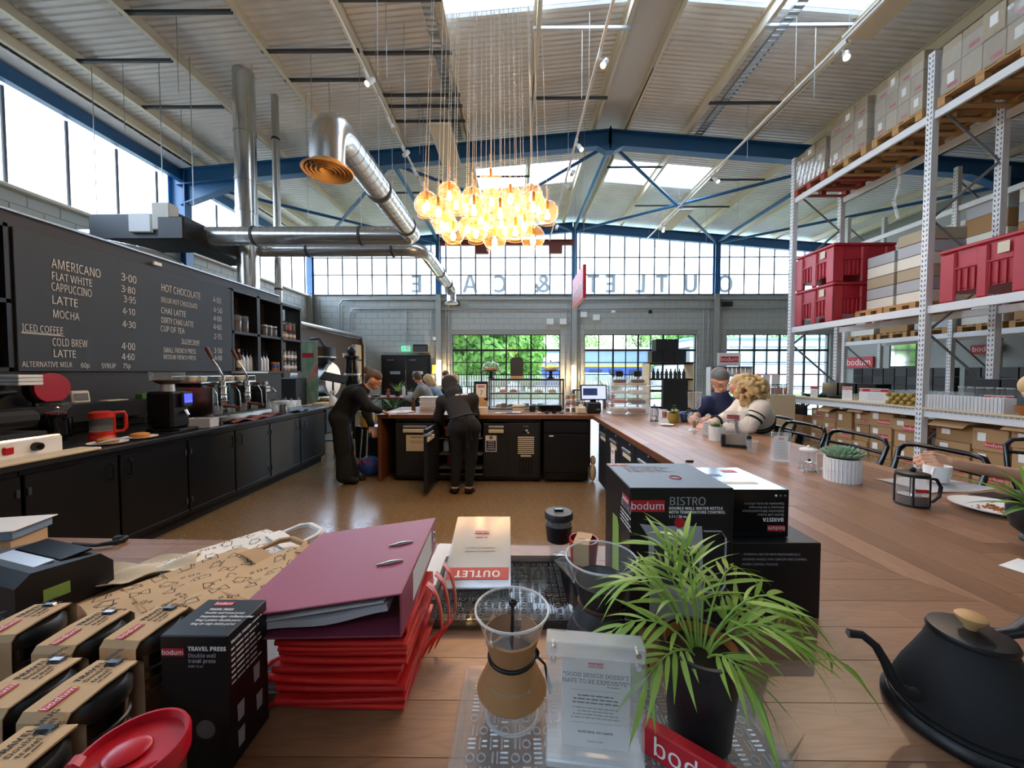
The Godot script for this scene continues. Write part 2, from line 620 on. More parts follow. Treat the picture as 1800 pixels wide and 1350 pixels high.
func setting() -> void:
	var m := MB.new()
	m.rng(XL - .3, XR + .3, -.2, 0, ZB - .3, ZF + .3)
	struct("floor", m, "floor", "polished brown concrete floor with exposed aggregate", "floor")
	# ---------------- back wall with three tall windows and the clerestory above
	var wn := [[-2.47, 1.79], [2.75, 7.14], [8.31, 12.35]]
	m = MB.new()
	var zt := ZB - .28
	m.rng(XL - .3, XR + .3, 2.96, 4.5, ZB, zt)
	for s in [[XL - .3, -2.47], [1.79, 2.75], [7.14, 8.31], [12.35, XR + .3]]: m.rng(s[0], s[1], 0, 2.96, ZB, zt)
	var wb := struct("wall_back", m, "joint", "grey painted blockwork end wall with tall windows", "wall")
	var holes := []
	for w in wn: holes.append([w[0] - .02, w[1] + .02, -1.0, 2.98])
	holes.append([-5.22, -3.36, -1.0, 2.12])
	blockwall(wb, XL, XR, 0.0, 4.48, holes, func(c, o): return Transform3D(Basis(), Vector3(c.x, c.y, ZB - .008 + o)), 2.0, 300)
	# ledge under the clerestory
	m = MB.new(); m.cbox(V((XL + XR) / 2, 4.5, ZB + .02), V(XR - XL, .05, .12), .01)
	struct("trim_1", m, "midgrey", "grey ledge along the foot of the clerestory glazing", "trim")
	# ---------------- left wall
	m = MB.new()
	m.rng(XL, XL - .3, 0, 4.43, ZB - .3, ZF + .3)
	m.rng(XL, XL - .3, 6.29, 6.75, ZB - .3, ZF + .3)
	var wl := struct("wall_left", m, "joint", "grey painted blockwork side wall below high windows", "wall")
	blockwall(wl, 4.6, 14.55, 2.64, 4.43, [], func(c, o): return Transform3D(R(0, 90, 0), Vector3(XL - .008 + o, c.y, -c.x)), 2.6, 290)
	m = MB.new(); m.cbox(V(XL + .03, 4.44, -3.4), V(.2, .06, 22.3), .01)
	struct("trim_2", m, "offwhite", "pale sill under the high side windows", "trim")
	m = MB.new(); m.rng(XR, XR + .3, 0, 6.7, ZB - .3, ZF + .3)
	struct("wall_right", m, "greypaint", "pale grey side wall behind the racking", "wall")
	m = MB.new(); m.rng(XL - .3, XR + .3, 0, 7.6, ZF, ZF + .3)
	struct("wall_front", m, "greypaint", "grey wall behind the counter", "wall")
	# ---------------- glazing
	var xs := []
	for k in 36: xs.append(XL + .12 + k * .585)
	glazing("window_1", xs, func(x): return roofy(x) - .32, 4.52, func(u, y, o): return Vector3(u, y, ZB - .1 + o), [5.3, 5.97], "long clerestory window over the end wall with slim grey bars")
	xs = []
	for k in 27: xs.append(-ZF + .2 + k * .85)
	glazing("window_2", xs, func(_x): return 6.07, 4.46, func(u, y, o): return Vector3(XL - .1 + o, y, -u), [], "row of tall bright panes high along the side wall")
	var n := 3
	for w in wn:
		var wd := snode("window_%d" % n, "tall black framed window of small square panes" + ["", "", ""][n - 3], "window")
		n += 1
		var z := ZB - .12
		var cols := [0.0, .57, 1.14, 1.64, 2.13, 2.62, 3.11, 3.7, w[1] - w[0]]
		var rows := [0.0, .42, .9, 1.38, 1.86, 2.34, 2.95]
		for i in cols.size():
			var b := MB.new()
			var th := .06 if i in [0, 2, 4, 6, 8] else .032
			b.box(V(w[0] + cols[i], 1.47, z), V(th, 2.95, .06))
			put(wd, "mullion", b, "black")
		for i in rows.size():
			var b := MB.new()
			b.box(V((w[0] + w[1]) / 2, rows[i], z), V(w[1] - w[0], .08 if i == 5 else .032, .055))
			put(wd, "glazing_bar", b, "black")
		for i in cols.size() - 1:
			for j in rows.size() - 1:
				var p := MB.new()
				p.quad(V(w[0] + cols[i] + .01, rows[j] + .01, z), V(w[0] + cols[i + 1] - .01, rows[j] + .01, z), V(w[0] + cols[i + 1] - .01, rows[j + 1] - .01, z), V(w[0] + cols[i] + .01, rows[j + 1] - .01, z))
				put(wd, "pane", p, "dimpane")
	# ---------------- black double doors
	var dr := snode("door_1", "black double fire doors under a green exit sign", "door")
	for k in 2:
		m = MB.new()
		m.cbox(V(-4.74 + k * .9, 1.04, ZB + .03), V(.88, 2.06, .05), .008)
		var leaf := put(dr, "door_leaf", m, "black")
		m = MB.new(); m.cbox(V(-4.74 + k * .9 + .02, 1.45, ZB + .06), V(.4, .12, .006), .002); put(leaf, "door_notice", m, "denim")
		m = MB.new(); m.cbox(V(-4.9 + k * .9 - k * .02, 1.95, ZB + .08), V(.24, .05, .06), .005); put(leaf, "door_closer", m, "midgrey")
	m = MB.new()
	m.rng(-5.26, -5.19, 0, 2.12, ZB - .05, ZB + .06); m.rng(-3.39, -3.32, 0, 2.12, ZB - .05, ZB + .06); m.rng(-5.26, -3.32, 2.08, 2.15, ZB - .05, ZB + .06)
	put(dr, "door_frame", m, "black")
	# ---------------- roof
	var cl := snode("ceiling", "pale corrugated metal roof lining with rooflights", "ceiling")
	var skz := [[-4.87, -6.07], [-10.5, -11.7], [6.3, 5.1]]
	var per := .1
	for seg in [[XL - .3, -1.12], [-1.12, .36], [.36, 1.84], [2.66, 4.04], [4.04, 5.52], [5.52, XR + .3]]:
		var sh := MB.new()
		var sk := {}
		var x0: float = seg[0]
		var x1: float = seg[1]
		var lit: bool = x0 > -2 and x1 < 6
		var z := ZF + .3
		while z > ZB - .3:
			var tgt := sh
			if lit:
				for i in skz.size():
					if z - .02 < skz[i][0] and z - per > skz[i][1] - .08:
						if not sk.has(i): sk[i] = MB.new()
						tgt = sk[i]
			var pf := [[0.0, 0.0], [.055, 0.0], [.068, .02], [.087, .02], [.1, 0.0]]
			for k in 4:
				var za: float = z - pf[k][0]
				var zb: float = z - pf[k + 1][0]
				var ya: float = pf[k][1]
				var yb: float = pf[k + 1][1]
				tgt.quad(V(x0, roofy(x0) + ya, zb + (pf[k+1][0] - pf[k][0])), V(x0, roofy(x0) + yb, zb), V(x1, roofy(x1) + yb, zb), V(x1, roofy(x1) + ya, za))
			z -= per
		put(cl, "roof_sheet", sh, "roof")
		for i in sk: put(cl, "rooflight", sk[i], "skylight")
	# solid deck above keeps daylight out except at the rooflights
	m = MB.new()
	for seg in [[XL - .4, -1.12, false], [-1.12, 1.84, true], [1.84, 2.66, false], [2.66, 5.52, true], [5.52, XR + .4, false]]:
		var zs := [ZF + .4, ZB - .4]
		if seg[2]: zs = [ZF + .4, 6.3, 5.1, -4.87, -6.07, -10.5, -11.7, ZB - .4]
		for i in range(0, zs.size(), 2):
			var a: float = zs[i]
			var b: float = zs[i + 1]
			for q in [[.05, -1], [.12, 1]]:
				var p := [V(seg[0], roofy(seg[0]) + q[0], a), V(seg[1], roofy(seg[1]) + q[0], a), V(seg[1], roofy(seg[1]) + q[0], b), V(seg[0], roofy(seg[0]) + q[0], b)]
				if q[1] > 0: m.quad(p[0], p[1], p[2], p[3])
				else: m.quad(p[3], p[2], p[1], p[0])
			for zz in [a, b]: m.quad(V(seg[0], roofy(seg[0]) + .05, zz), V(seg[1], roofy(seg[1]) + .05, zz), V(seg[1], roofy(seg[1]) + .12, zz), V(seg[0], roofy(seg[0]) + .12, zz))
	put(cl, "roof_deck", m, "ridge")
	m = MB.new()
	m.quad(V(1.84, roofy(1.84) - .01, ZB - .3), V(2.66, roofy(2.66) - .01, ZB - .3), V(2.66, roofy(2.66) - .01, ZF), V(1.84, roofy(1.84) - .01, ZF))
	put(cl, "ridge_flashing", m, "ridge")
	for x in [-7.62, -7.04, -5.56, -4.08, -2.6, -1.12, .36, 1.84, 2.6, 4.04, 5.52, 7.0, 8.48, 9.96, 11.44, 12.3]:
		m = MB.new()
		var y := roofy(x)
		m.rng(x - .01, x + .01, y - .2, y, ZB, ZF)
		m.rng(x - .06, x + .01, y - .015, y, ZB, ZF)
		m.rng(x - .01, x + .06, y - .2, y - .185, ZB, ZF)
		put(cl, "purlin", m, "purlin")
	m = MB.new()
	m.quad(V(XL, 6.3, ZF), V(XL, 6.3, ZB), V(XL + .42, 6.36, ZB), V(XL + .42, 6.36, ZF))
	put(cl, "eaves_panel", m, "roof")
	# ---------------- blue steel frames
	for z in [-9.0, -3.4, 2.2]:
		var fr := snode("portal_frame", "blue painted steel roof frame crossing the hall" + ("" if z == -9.0 else " overhead behind the first"), "frame")
		for sd in [-1, 1]:
			var xe := XL if sd < 0 else XR
			m = MB.new()
			ibeam(m, V(xe - sd * .02, 0, z), V(xe - sd * .02, 6.5, z), V(1, 0, 0), .4, .2)
			put(fr, "column", m, "blue")
			m = MB.new()
			ibeam(m, V(XA, roofy(XA) - .4, z), V(xe, roofy(xe) - .4, z), Vector3.UP, .37, .2)
			m.box(V(XA, roofy(XA) - .42, z), V(.03, .5, .24))
			put(fr, "rafter", m, "blue")
			m = MB.new()
			m.xf = Transform3D(Basis(), V(0, 0, z))
			var xi: float = xe - sd * 1.9
			m.prism(PackedVector2Array([Vector2(xe - sd * .1, roofy(xe) - .5), Vector2(xi, roofy(xi) - .55), Vector2(xe - sd * .1, roofy(xe) - 1.05)]), -.01, .01)
			m.xf = Transform3D()
			m.box((V(xi, roofy(xi) - .57, z) + V(xe - sd * .1, roofy(xe) - 1.05, z)) * .5, V(Vector2(xi, roofy(xi) - .57).distance_to(Vector2(xe - sd * .1, roofy(xe) - 1.05)), .025, .2), Basis(Vector3(0, 0, 1), atan2(roofy(xi) - .57 - roofy(xe) + 1.05, xi - xe + sd * .1)))
			put(fr, "haunch", m, "blue")
		m = MB.new(); m.xf = Transform3D(Basis(), V(0, 0, z))
		m.prism(PackedVector2Array([Vector2(XA - .35, 6.83), Vector2(XA + .35, 6.83), Vector2(XA + .1, 6.7), Vector2(XA - .1, 6.7)]), -.1, .1)
		put(fr, "apex_plate", m, "blue")
	var gf := snode("gable_frame", "blue steel gable posts and rafter against the end glazing", "frame")
	for sd in [-1, 1]:
		var xe := XL if sd < 0 else XR
		m = MB.new(); ibeam(m, V(XA, roofy(XA) - .36, ZB + .1), V(xe, roofy(xe) - .36, ZB + .1), Vector3.UP, .36, .16); put(gf, "rafter", m, "blue")
	for x in [XL + .12, -2.97, 2.3, 7.8, XR - .12]:
		m = MB.new(); ibeam(m, V(x, 4.5, ZB + .1), V(x, roofy(x) - .4, ZB + .1), V(0, 0, 1), .2, .2); put(gf, "column", m, "blue")
		m = MB.new(); ibeam(m, V(x, 0, ZB + .1), V(x, 4.48, ZB + .1), V(0, 0, 1), .2, .2); put(gf, "column_base", m, "greypaint")
	var br := snode("roof_bracing", "blue steel bracing members between roof frame and gable", "bracing")
	var nodes := [XL + .2, -2.95, 2.28, 7.8, XR - .2]
	for i in 4:
		for q in [[nodes[i], nodes[i + 1]], [nodes[i + 1], nodes[i]]]:
			m = MB.new(); m.cyl(V(q[0], roofy(q[0]) - .5, -9.0), V(q[1], roofy(q[1]) - .5, ZB + .1), .045, -1, 6); put(br, "diagonal_brace", m, "blue")
	for x in nodes.slice(1, 4):
		m = MB.new(); m.cyl(V(x, roofy(x) - .46, -9.0), V(x, roofy(x) - .46, ZB + .1), .06, -1, 8); put(br, "strut", m, "blue")
	m = MB.new(); m.rng(XL + .02, XL + .16, 6.06, 6.3, ZB, ZF)
	struct("trim_3", m, "blue", "blue steel eaves beam over the high side windows", "trim")
	# brown beam in the gable
	m = MB.new(); ibeam(m, V(-2.9, 6.42, ZB + .3), V(2.25, 6.42, ZB + .3), Vector3.UP, .2, .14)
	for x in [-1.25, 1.55]: m.rng(x - .25, x + .25, 6.0, 6.35, ZB + .22, ZB + .38)
	struct("trim_4", m, "rust", "rusty brown steel beam across the gable glazing", "trim")
func bend(a: Vector3, b: Vector3, c: Vector3, r: float, n := 8) -> Array:   # rounded corner a-b-c
	var p := []
	var u := (a - b).normalized()
	var w := (c - b).normalized()
	for i in n + 1:
		var t := float(i) / n
		p.append((b + u * r).lerp(b, t).lerp(b.lerp(b + w * r, t), t))
	return p
func ductrun(parent: Node, pts: Array, r: float, mt := "duct") -> void:
	var m := MB.new()
	m.tube(pts, r, 24)
	put(parent, "duct_skin", m, mt)
	var acc := 0.0                                       # spiral lock seams
	var s := MB.new()
	for i in pts.size() - 1:
		var a: Vector3 = pts[i]
		var b: Vector3 = pts[i + 1]
		var l := a.distance_to(b)
		if l < .12: continue
		var n := int(l / .125)
		for k in n:
			var p := a.lerp(b, (k + .5) / n)
			var d := (b - a).normalized()
			s.cyl(p - d * .004, p + d * .004, r + .004, -1, 24, true)
	if s.v.size(): put(parent, "lock_seam", s, mt)
func wire(parent: Node, a: Vector3, b: Vector3, r := .004, mt := "galv", called := "wire") -> void:
	var m := MB.new(); m.cyl(a, b, r, -1, 5); put(parent, called, m, mt)
func overhead() -> void:
	var m: MB
	# ---------------- ventilation ducts
	var hz := 3.8
	var d := thing("spiral_duct", "large galvanised spiral duct ending in a round louvred diffuser", "duct")
	var pts := bend(V(-1.72, hz - .6, -3.45), V(-1.72, hz + .02, -3.45), V(-1.72, hz, -5), .32)
	pts = [V(-1.72, hz - .42, -3.45)] + pts
	pts += bend(V(-1.72, hz, -5), V(-1.72, hz, -6.33), V(-4, hz, -6.33), .2)
	pts.append(V(-5.3, hz, -6.33))
	ductrun(d, pts, .15)
	for q in [[V(-1.72, hz, -4.75), V(0, 0, 1)], [V(-1.72, hz, -5.9), V(0, 0, 1)], [V(-4.4, hz, -6.33), V(1, 0, 0)], [V(-2.6, hz, -6.33), V(1, 0, 0)]]:
		m = MB.new(); m.cyl(q[0] - q[1] * .02, q[0] + q[1] * .02, .162, -1, 24); put(d, "duct_clamp", m, "darkgrey")
		wire(d, q[0] + V(0, .15, 0), V(q[0].x, roofy(q[0].x) - .2, q[0].z), .005)
	var df := MB.new()
	df.lathe([Vector2(.15, .06), Vector2(.16, .03), Vector2(.225, 0), Vector2(.215, -.012), Vector2(.185, .012)], 32, V(-1.72, hz - .46, -3.45))
	var dn := put(d, "diffuser", df, "lightwood")
	for k in 4:
		df = MB.new(); var r := .04 + k * .038
		df.lathe([Vector2(r, .03), Vector2(r + .028, -.004), Vector2(r + .03, -.002), Vector2(r + .004, .032)], 28, V(-1.72, hz - .46, -3.45)); put(dn, "louvre_ring", df, "lightwood")
	d = thing("spiral_duct", "lower spiral duct turning away to a small spigot above end windows", "duct")
	pts = [V(-5.2, hz, -7.05)] + bend(V(-5, hz, -7.05), V(-1.74, hz, -7.05), V(-1.74, hz, -9), .34) + [V(-1.76, hz, -9.9)]
	pts += bend(V(-1.76, hz, -9.9), V(-1.77, hz, -10.4), V(-1.77, hz - .6, -10.4), .22)
	pts.append(V(-1.77, hz - .36, -10.4))
	ductrun(d, pts, .125)
	m = MB.new(); m.lathe([Vector2(.12, .06), Vector2(.2, 0), Vector2(.19, -.01), Vector2(0, .01)], 24, V(-1.77, hz - .4, -10.4)); put(d, "diffuser", m, "galv")
	for q in [[V(-3.9, hz, -7.05), V(1, 0, 0)], [V(-2.3, hz, -7.05), V(1, 0, 0)], [V(-1.74, hz, -8.6), V(0, 0, 1)], [V(-1.75, hz, -9.7), V(0, 0, 1)]]:
		m = MB.new(); m.cyl(q[0] - q[1] * .02, q[0] + q[1] * .02, .136, -1, 24); put(d, "duct_clamp", m, "darkgrey")
		wire(d, q[0] + V(0, .12, 0), V(q[0].x, roofy(q[0].x) - .2, q[0].z), .005)
	d = thing("flue_pipe", "wide polished steel flue rising through the roof", "flue")
	m = MB.new(); m.cyl(V(-4.84, 2.0, -6.74), V(-4.84, 6.86, -6.74), .17, -1, 32); put(d, "pipe", m, "steel")
	for y in [2.9, 4.35, 4.9, 5.75]:
		m = MB.new(); m.cyl(V(-4.84, y, -6.74), V(-4.84, y + .05, -6.74), .178, -1, 32); put(d, "joint_band", m, "steel")
	d = thing("flue_pipe", "slim grey flue rising through the roof beside wide polished flue", "flue")
	m = MB.new(); m.cyl(V(-4.66, 1.6, -7.32), V(-4.66, 6.88, -7.32), .065, -1, 20); put(d, "pipe", m, "brushed")
	for y in [3.1, 4.1, 6.0]:
		m = MB.new(); m.cyl(V(-4.66, y, -7.32), V(-4.66, y + .04, -7.32), .073, -1, 20); put(d, "joint_band", m, "darkgrey")
	d = thing("air_handling_unit", "dark boxy air handling unit with pale control boxes hung by rods", "ventilation")
	m = MB.new(); m.cbox(V(-6.2, 3.86, -6.4), V(1.5, .42, .7), .02); put(d, "casing", m, "darkgrey")
	m = MB.new(); m.cbox(V(-5.42, 3.76, -6.6), V(.42, .36, 1.5), .02); put(d, "filter_section", m, "charcoal")
	m = MB.new(); m.cbox(V(-6.05, 3.9, -6.02), V(.36, .3, .06), .01); put(d, "access_panel", m, "white")
	m = MB.new(); m.cbox(V(-5.58, 3.95, -5.95), V(.28, .42, .18), .01); put(d, "control_box", m, "offwhite")
	m = MB.new(); m.cyl(V(-6.95, 3.8, -6.4), V(-7.9, 3.8, -6.4), .14, -1, 20); put(d, "inlet_duct", m, "duct")
	for x in [-6.85, -5.75, -5.25]: wire(d, V(x, 4.05, -6.1), V(x, roofy(x) - .2, -6.1), .006)
	d = thing("elbow_duct", "silver insulated duct elbow behind the black bar partition", "duct")
	pts = [V(-5.5, 3.05, -4.6)] + bend(V(-5.5, 3.05, -4.6), V(-5.1, 3.1, -5.6), V(-5.3, 2.4, -6.3), .4) + [V(-5.3, 2.2, -6.6)]
	ductrun(d, pts, .17)
	# ---------------- strut channels between the purlins
	var cl := get_node("ceiling")
	for q in [[-5.56, -4.08, 5.4], [-7.04, -5.56, 6.06], [-7.04, -5.56, 7.1], [-4.08, -2.6, 6.2], [-4.08, -2.6, 6.8], [-2.6, -1.12, 6.4], [-2.6, -1.12, 7.35], [-2.6, -1.12, 7.65], [-2.6, -1.12, 8.1], [-2.6, -1.12, 5.5], [.36, 1.84, 6.25], [.36, 1.84, 7.8], [4.04, 5.52, 6.1], [4.04, 5.52, 7.8], [7.0, 8.48, 6.0], [7.0, 8.48, 7.8], [2.6, 4.04, 10.4], [-1.12, .36, 10.6], [4.04, 5.52, 12.5], [5.52, 7.0, 10.6], [5.52, 7.0, 12.3], [-4.08, -2.6, 11.0]]:
		m = MB.new()
		var y: float = roofy((q[0] + q[1]) * .5) - .23
		var a: float = q[0] - .06
		var b: float = q[1] + .06
		m.rng(a, b, y, y + .004, -q[2] - .02, -q[2] + .02); m.rng(a, b, y, y + .042, -q[2] - .022, -q[2] - .018); m.rng(a, b, y, y + .042, -q[2] + .018, -q[2] + .022)
		var k := put(cl, "strut_channel", m, "galv" if q[2] in [6.25, 6.1] else "slot")
		wire(k, V((q[0] + q[1]) * .5, y, -q[2]), V((q[0] + q[1]) * .5, y - 1.1, -q[2]), .005, "galv", "drop_rod")
	for q in [[-1.32, 7.0], [4.3, 7.02]]:
		d = thing("cable_tray", "perforated grey cable tray under " + ("the plain roof slope" if q[0] < 0 else "the rooflights"), "cable tray")
		d.set_meta("label", "perforated grey cable tray running beside the pendant cluster" if q[0] < 0 else "perforated grey cable tray crossing beneath the rooflights by the racking")
		m = MB.new()
		m.rng(q[0] - .08, q[0] - .076, q[1], q[1] + .05, -9.0, 3.0); m.rng(q[0] + .076, q[0] + .08, q[1], q[1] + .05, -9.0, 3.0)
		put(d, "side_rail", m, "galv")
		m = MB.new()
		for k in 120: m.rng(q[0] - .08, q[0] + .08, q[1], q[1] + .004, 3.0 - k * .1, 3.0 - k * .1 - .055)
		put(d, "perforated_base", m, "galv")
	# ---------------- spotlight tracks
	var tl := [[-2.2, [5.57, 6.6, 7.37, 8.17, 8.8, 11.5], [5.57], "white spotlight track hung beside the large spiral duct"], [1.17, [5.27, 7.2, 8.1, 8.7, 11.1], [5.27, 7.2], "white spotlight track running under the ridge past hanging red sign"], [4.4, [5.17, 8.4, 11.3], [5.17, 8.4, 11.3], "white spotlight track running beside the pallet racking"]]
	for t in tl:
		d = thing("spotlight_track", t[3], "lighting track")
		m = MB.new(); m.rng(t[0] - .018, t[0] + .018, 5.9, 5.93, -12.6, 1.0); put(d, "rail", m, "white")
		for z in [-3.0, -6.0, -9.5, -12.3]: wire(d, V(t[0], 5.93, z), V(t[0], roofy(t[0]) - .2, z), .003)
		var si := 0
		for z in t[1]:
			var on: bool = z in t[2]
			m = MB.new(); m.cbox(V(t[0], 5.87, -z), V(.04, .05, .18), .005); m.cyl(V(t[0], 5.86, -z), V(t[0] + .04, 5.8, -z), .012, -1, 8)
			var ad := put(d, "adapter", m, "white")
			m = MB.new()
			var c := V(t[0] + .07, 5.76, -z)
			var dir := V(.3 if si % 2 else -.4, -.8, .55).normalized()
			m.cyl(c - dir * .08, c + dir * .08, .04, -1, 16)
			var hd := put(d, "spotlight_head", m, "white")
			m = MB.new(); m.cyl(c + dir * .081, c + dir * .086, .034, -1, 16); put(hd, "lamp_face", m, "spotglow" if on else "offwhite")
			if on:
				var l := SpotLight3D.new(); l.name = "spot_lamp"
				l.transform = Transform3D(Basis.looking_at(dir, Vector3.RIGHT), c + dir * .1)
				l.light_color = Color("#ffd8a8"); l.light_energy = 1.6; l.spot_angle = 30; l.spot_range = 14; l.spot_attenuation = 2; l.light_size = .03; l.shadow_enabled = true
				hd.add_child(l)
			si += 1
	# ---------------- radiant heater panels
	for q in [[4.8, 5.25, 6.4, -2.4, -5.65, "long beige radiant heater panel under the rooflights on the racking side"], [-1.72, -1.28, 6.4, -7.46, -8.97, "grey radiant heater panel hung behind the pendant cluster"], [4.98, 5.42, 6.4, -11.4, -13.0, "white radiant heater panel hung near the end glazing"]]:
		d = thing("heater_panel", q[5], "heater")
		m = MB.new(); m.cbox(V((q[0] + q[1]) / 2, q[2], (q[3] + q[4]) / 2), V(q[1] - q[0], .05, q[3] - q[4]), .008); put(d, "panel", m, "offwhite")
		m = MB.new(); m.rng(q[0] + .03, q[1] - .03, q[2] - .03, q[2] - .026, q[4] + .03, q[3] - .03); put(d, "underside_plate", m, "cream")
		for z in [q[3] - .1, q[4] + .1]:
			for x in [q[0] + .03, q[1] - .03]: wire(d, V(x, q[2] + .02, z), V(x, roofy(x) - .05, z), .003)
	# ---------------- hanging red sign
	d = thing("hanging_sign", "red double sided projecting sign hung from the roof by wires", "sign")
	m = MB.new(); m.cbox(V(1.58, 3.55, -9.2), V(.08, .76, 1.5), .008); put(d, "panel", m, "redprint")
	text(d, "bodum", .3, T3(V(1.535, 3.5, -9.2), 0, -90), "whiteprint", "lettering", 0, 1)
	text(d, "bodum", .3, T3(V(1.625, 3.5, -9.2), 0, 90), "whiteprint", "lettering", 0, 1)
	for z in [-8.6, -9.8]: wire(d, V(1.58, 3.93, z), V(1.58, roofy(1.58) - .2, z), .004)
	# ---------------- pendant cluster
	var pl := [[765, 356, 3.3], [794, 344, 3.3], [826, 342, 3.3], [859, 327, 3.3], [895, 341, 3.3], [930, 344, 3.35], [961, 372, 3.3], [778, 376, 3.05], [806, 366, 3.55], [838, 369, 3.05], [864, 350, 3.6], [872, 378, 3.05], [905, 366, 3.55], [936, 374, 3.05], [783, 392, 3.4], [801, 402, 3.15], [818, 390, 3.6], [833, 404, 3.2], [856, 394, 3.45], [870, 408, 3.15], [890, 396, 3.55], [905, 405, 3.2], [922, 394, 3.4], [933, 402, 3.1], [771, 384, 3.6], [845, 383, 3.75], [884, 383, 3.8], [914, 383, 3.75], [752, 366, 3.6], [820, 362, 3.85], [880, 360, 3.85], [947, 366, 3.6]]
	m = MB.new()                                           # blown globe with a stem and a flared open foot
	var pr := []
	for k in 13:
		var a := -1.0 + k * (PI / 2 - .1 + 1.0) / 12.0
		pr.append(Vector2(cos(a) * .098, sin(a) * .098))
	pr = [Vector2(.066, -.098), Vector2(.063, -.092)] + pr + [Vector2(.012, .108), Vector2(.011, .22)]
	m.lathe(pr, 24)
	var globe := m.mesh()
	m = MB.new()
	m.lathe([Vector2(0, -.066), Vector2(.016, -.06), Vector2(.025, -.04), Vector2(.02, -.01), Vector2(.007, .012), Vector2(.006, .02)], 10)
	var bulbm := m.mesh()
	m = MB.new(); m.cyl(V(0, .02, 0), V(0, .1, 0), .014, .012, 10); var sock := m.mesh()
	m = MB.new(); m.tube(ringpts(V(0, -.098, 0), .066, 24), .0028, 5, false); m.tube(ringpts(V(0, .22, 0), .011, 12), .0016, 4, false); var rimm := m.mesh()
	var gi := 0
	var cen := []
	for q in pl: cen.append(D(q[0], q[1], q[2]))
	for it in 60:                                          # hang the globes clear of one another
		for i in cen.size():
			for j in i:
				var dv: Vector3 = cen[i] - cen[j]
				dv.y *= .8
				var l := dv.length()
				if l < .204: cen[i] += dv.normalized() * (.206 - l) * .5; cen[j] -= dv.normalized() * (.206 - l) * .5
	for c: Vector3 in cen:
		d = thing("pendant_lamp", "amber blown glass globe pendant in the big hanging cluster", "lamp", c, 0, "globe pendants of the hanging cluster")
		put(d, "globe", globe, "amber"); put(d, "foot_rim", rimm, "amberrim"); put(d, "bulb", bulbm, "bulb"); put(d, "socket", sock, "brass")
		var top := V(-.2 + (c.x + .2) * .7, roofy(c.x) - .02, -3.4 + (c.z + 3.4) * .8)
		wire(d, V(0, .1, 0), top - c, .0022, "pendantwire", "cable")
		var l := OmniLight3D.new(); l.name = "bulb_light"; l.position = V(0, -.02, 0)
		l.light_color = Color("#ffb766"); l.light_energy = .018; l.omni_range = 25; l.omni_attenuation = 2; l.light_size = .02; l.shadow_enabled = true
		d.add_child(l)
		gi += 1
	d = thing("ceiling_rose", "white round mounting plate of the hanging globe cluster", "mounting plate")
	m = MB.new(); m.lathe([Vector2(0, -.06), Vector2(.5, -.06), Vector2(.52, -.04), Vector2(.52, 0), Vector2(0, 0)], 32, V(-.2, roofy(-.2) - .02, -3.4)); put(d, "plate", m, "white")
func leafball(m: MB, c: Vector3, r: Vector3, n: int, s: float) -> void:
	for i in n:
		var d := Vector3(rg.randfn(), rg.randfn(), rg.randfn()).normalized()
		var p := c + d * r * (.72 + rg.randf() * .33)
		var t := Vector3(rg.randfn(), rg.randfn(), rg.randfn()).normalized()
		var u := d.cross(t).normalized() * s * (.6 + rg.randf())
		var w := (d.cross(u).normalized() + d * rg.randfn() * .5) * s * (.6 + rg.randf() * .8)
		m.tri(p - u, p + u * .2 + w, p + u)
		m.tri(p - u, p + u, p + u * .1 - w * .8)
func tree(called: String, label: String, at: Vector3, h: float, r: float, n: int, mt: String, group := "") -> void:
	var t := thing(called, label, "tree", at, 0, group)
	var m := MB.new()
	m.tube([V(0, 0, 0), V(.1, h * .3, 0), V(-.05, h * .55, .1), V(.05, h * .8, 0)], [r * .07, r * .055, r * .04, r * .015], 8)
	for k in 5:
		var a := k * 1.3
		m.tube([V(0, h * .3 + k * h * .08, 0), V(cos(a) * r * .5, h * .5 + k * h * .07, sin(a) * r * .5)], [r * .03, r * .012], 6)
	put(t, "trunk", m, "bark")
	m = MB.new()
	for k in 11:
		var a := k * 2.4
		var q := .55 * (1.0 - absf(k - 5) / 9.0)
		leafball(m, V(cos(a) * r * q, h * (.22 + .068 * k), sin(a) * r * q), V(r * .5, h * .16, r * .5), n / 11, .17)
	put(t, "crown", m, mt)
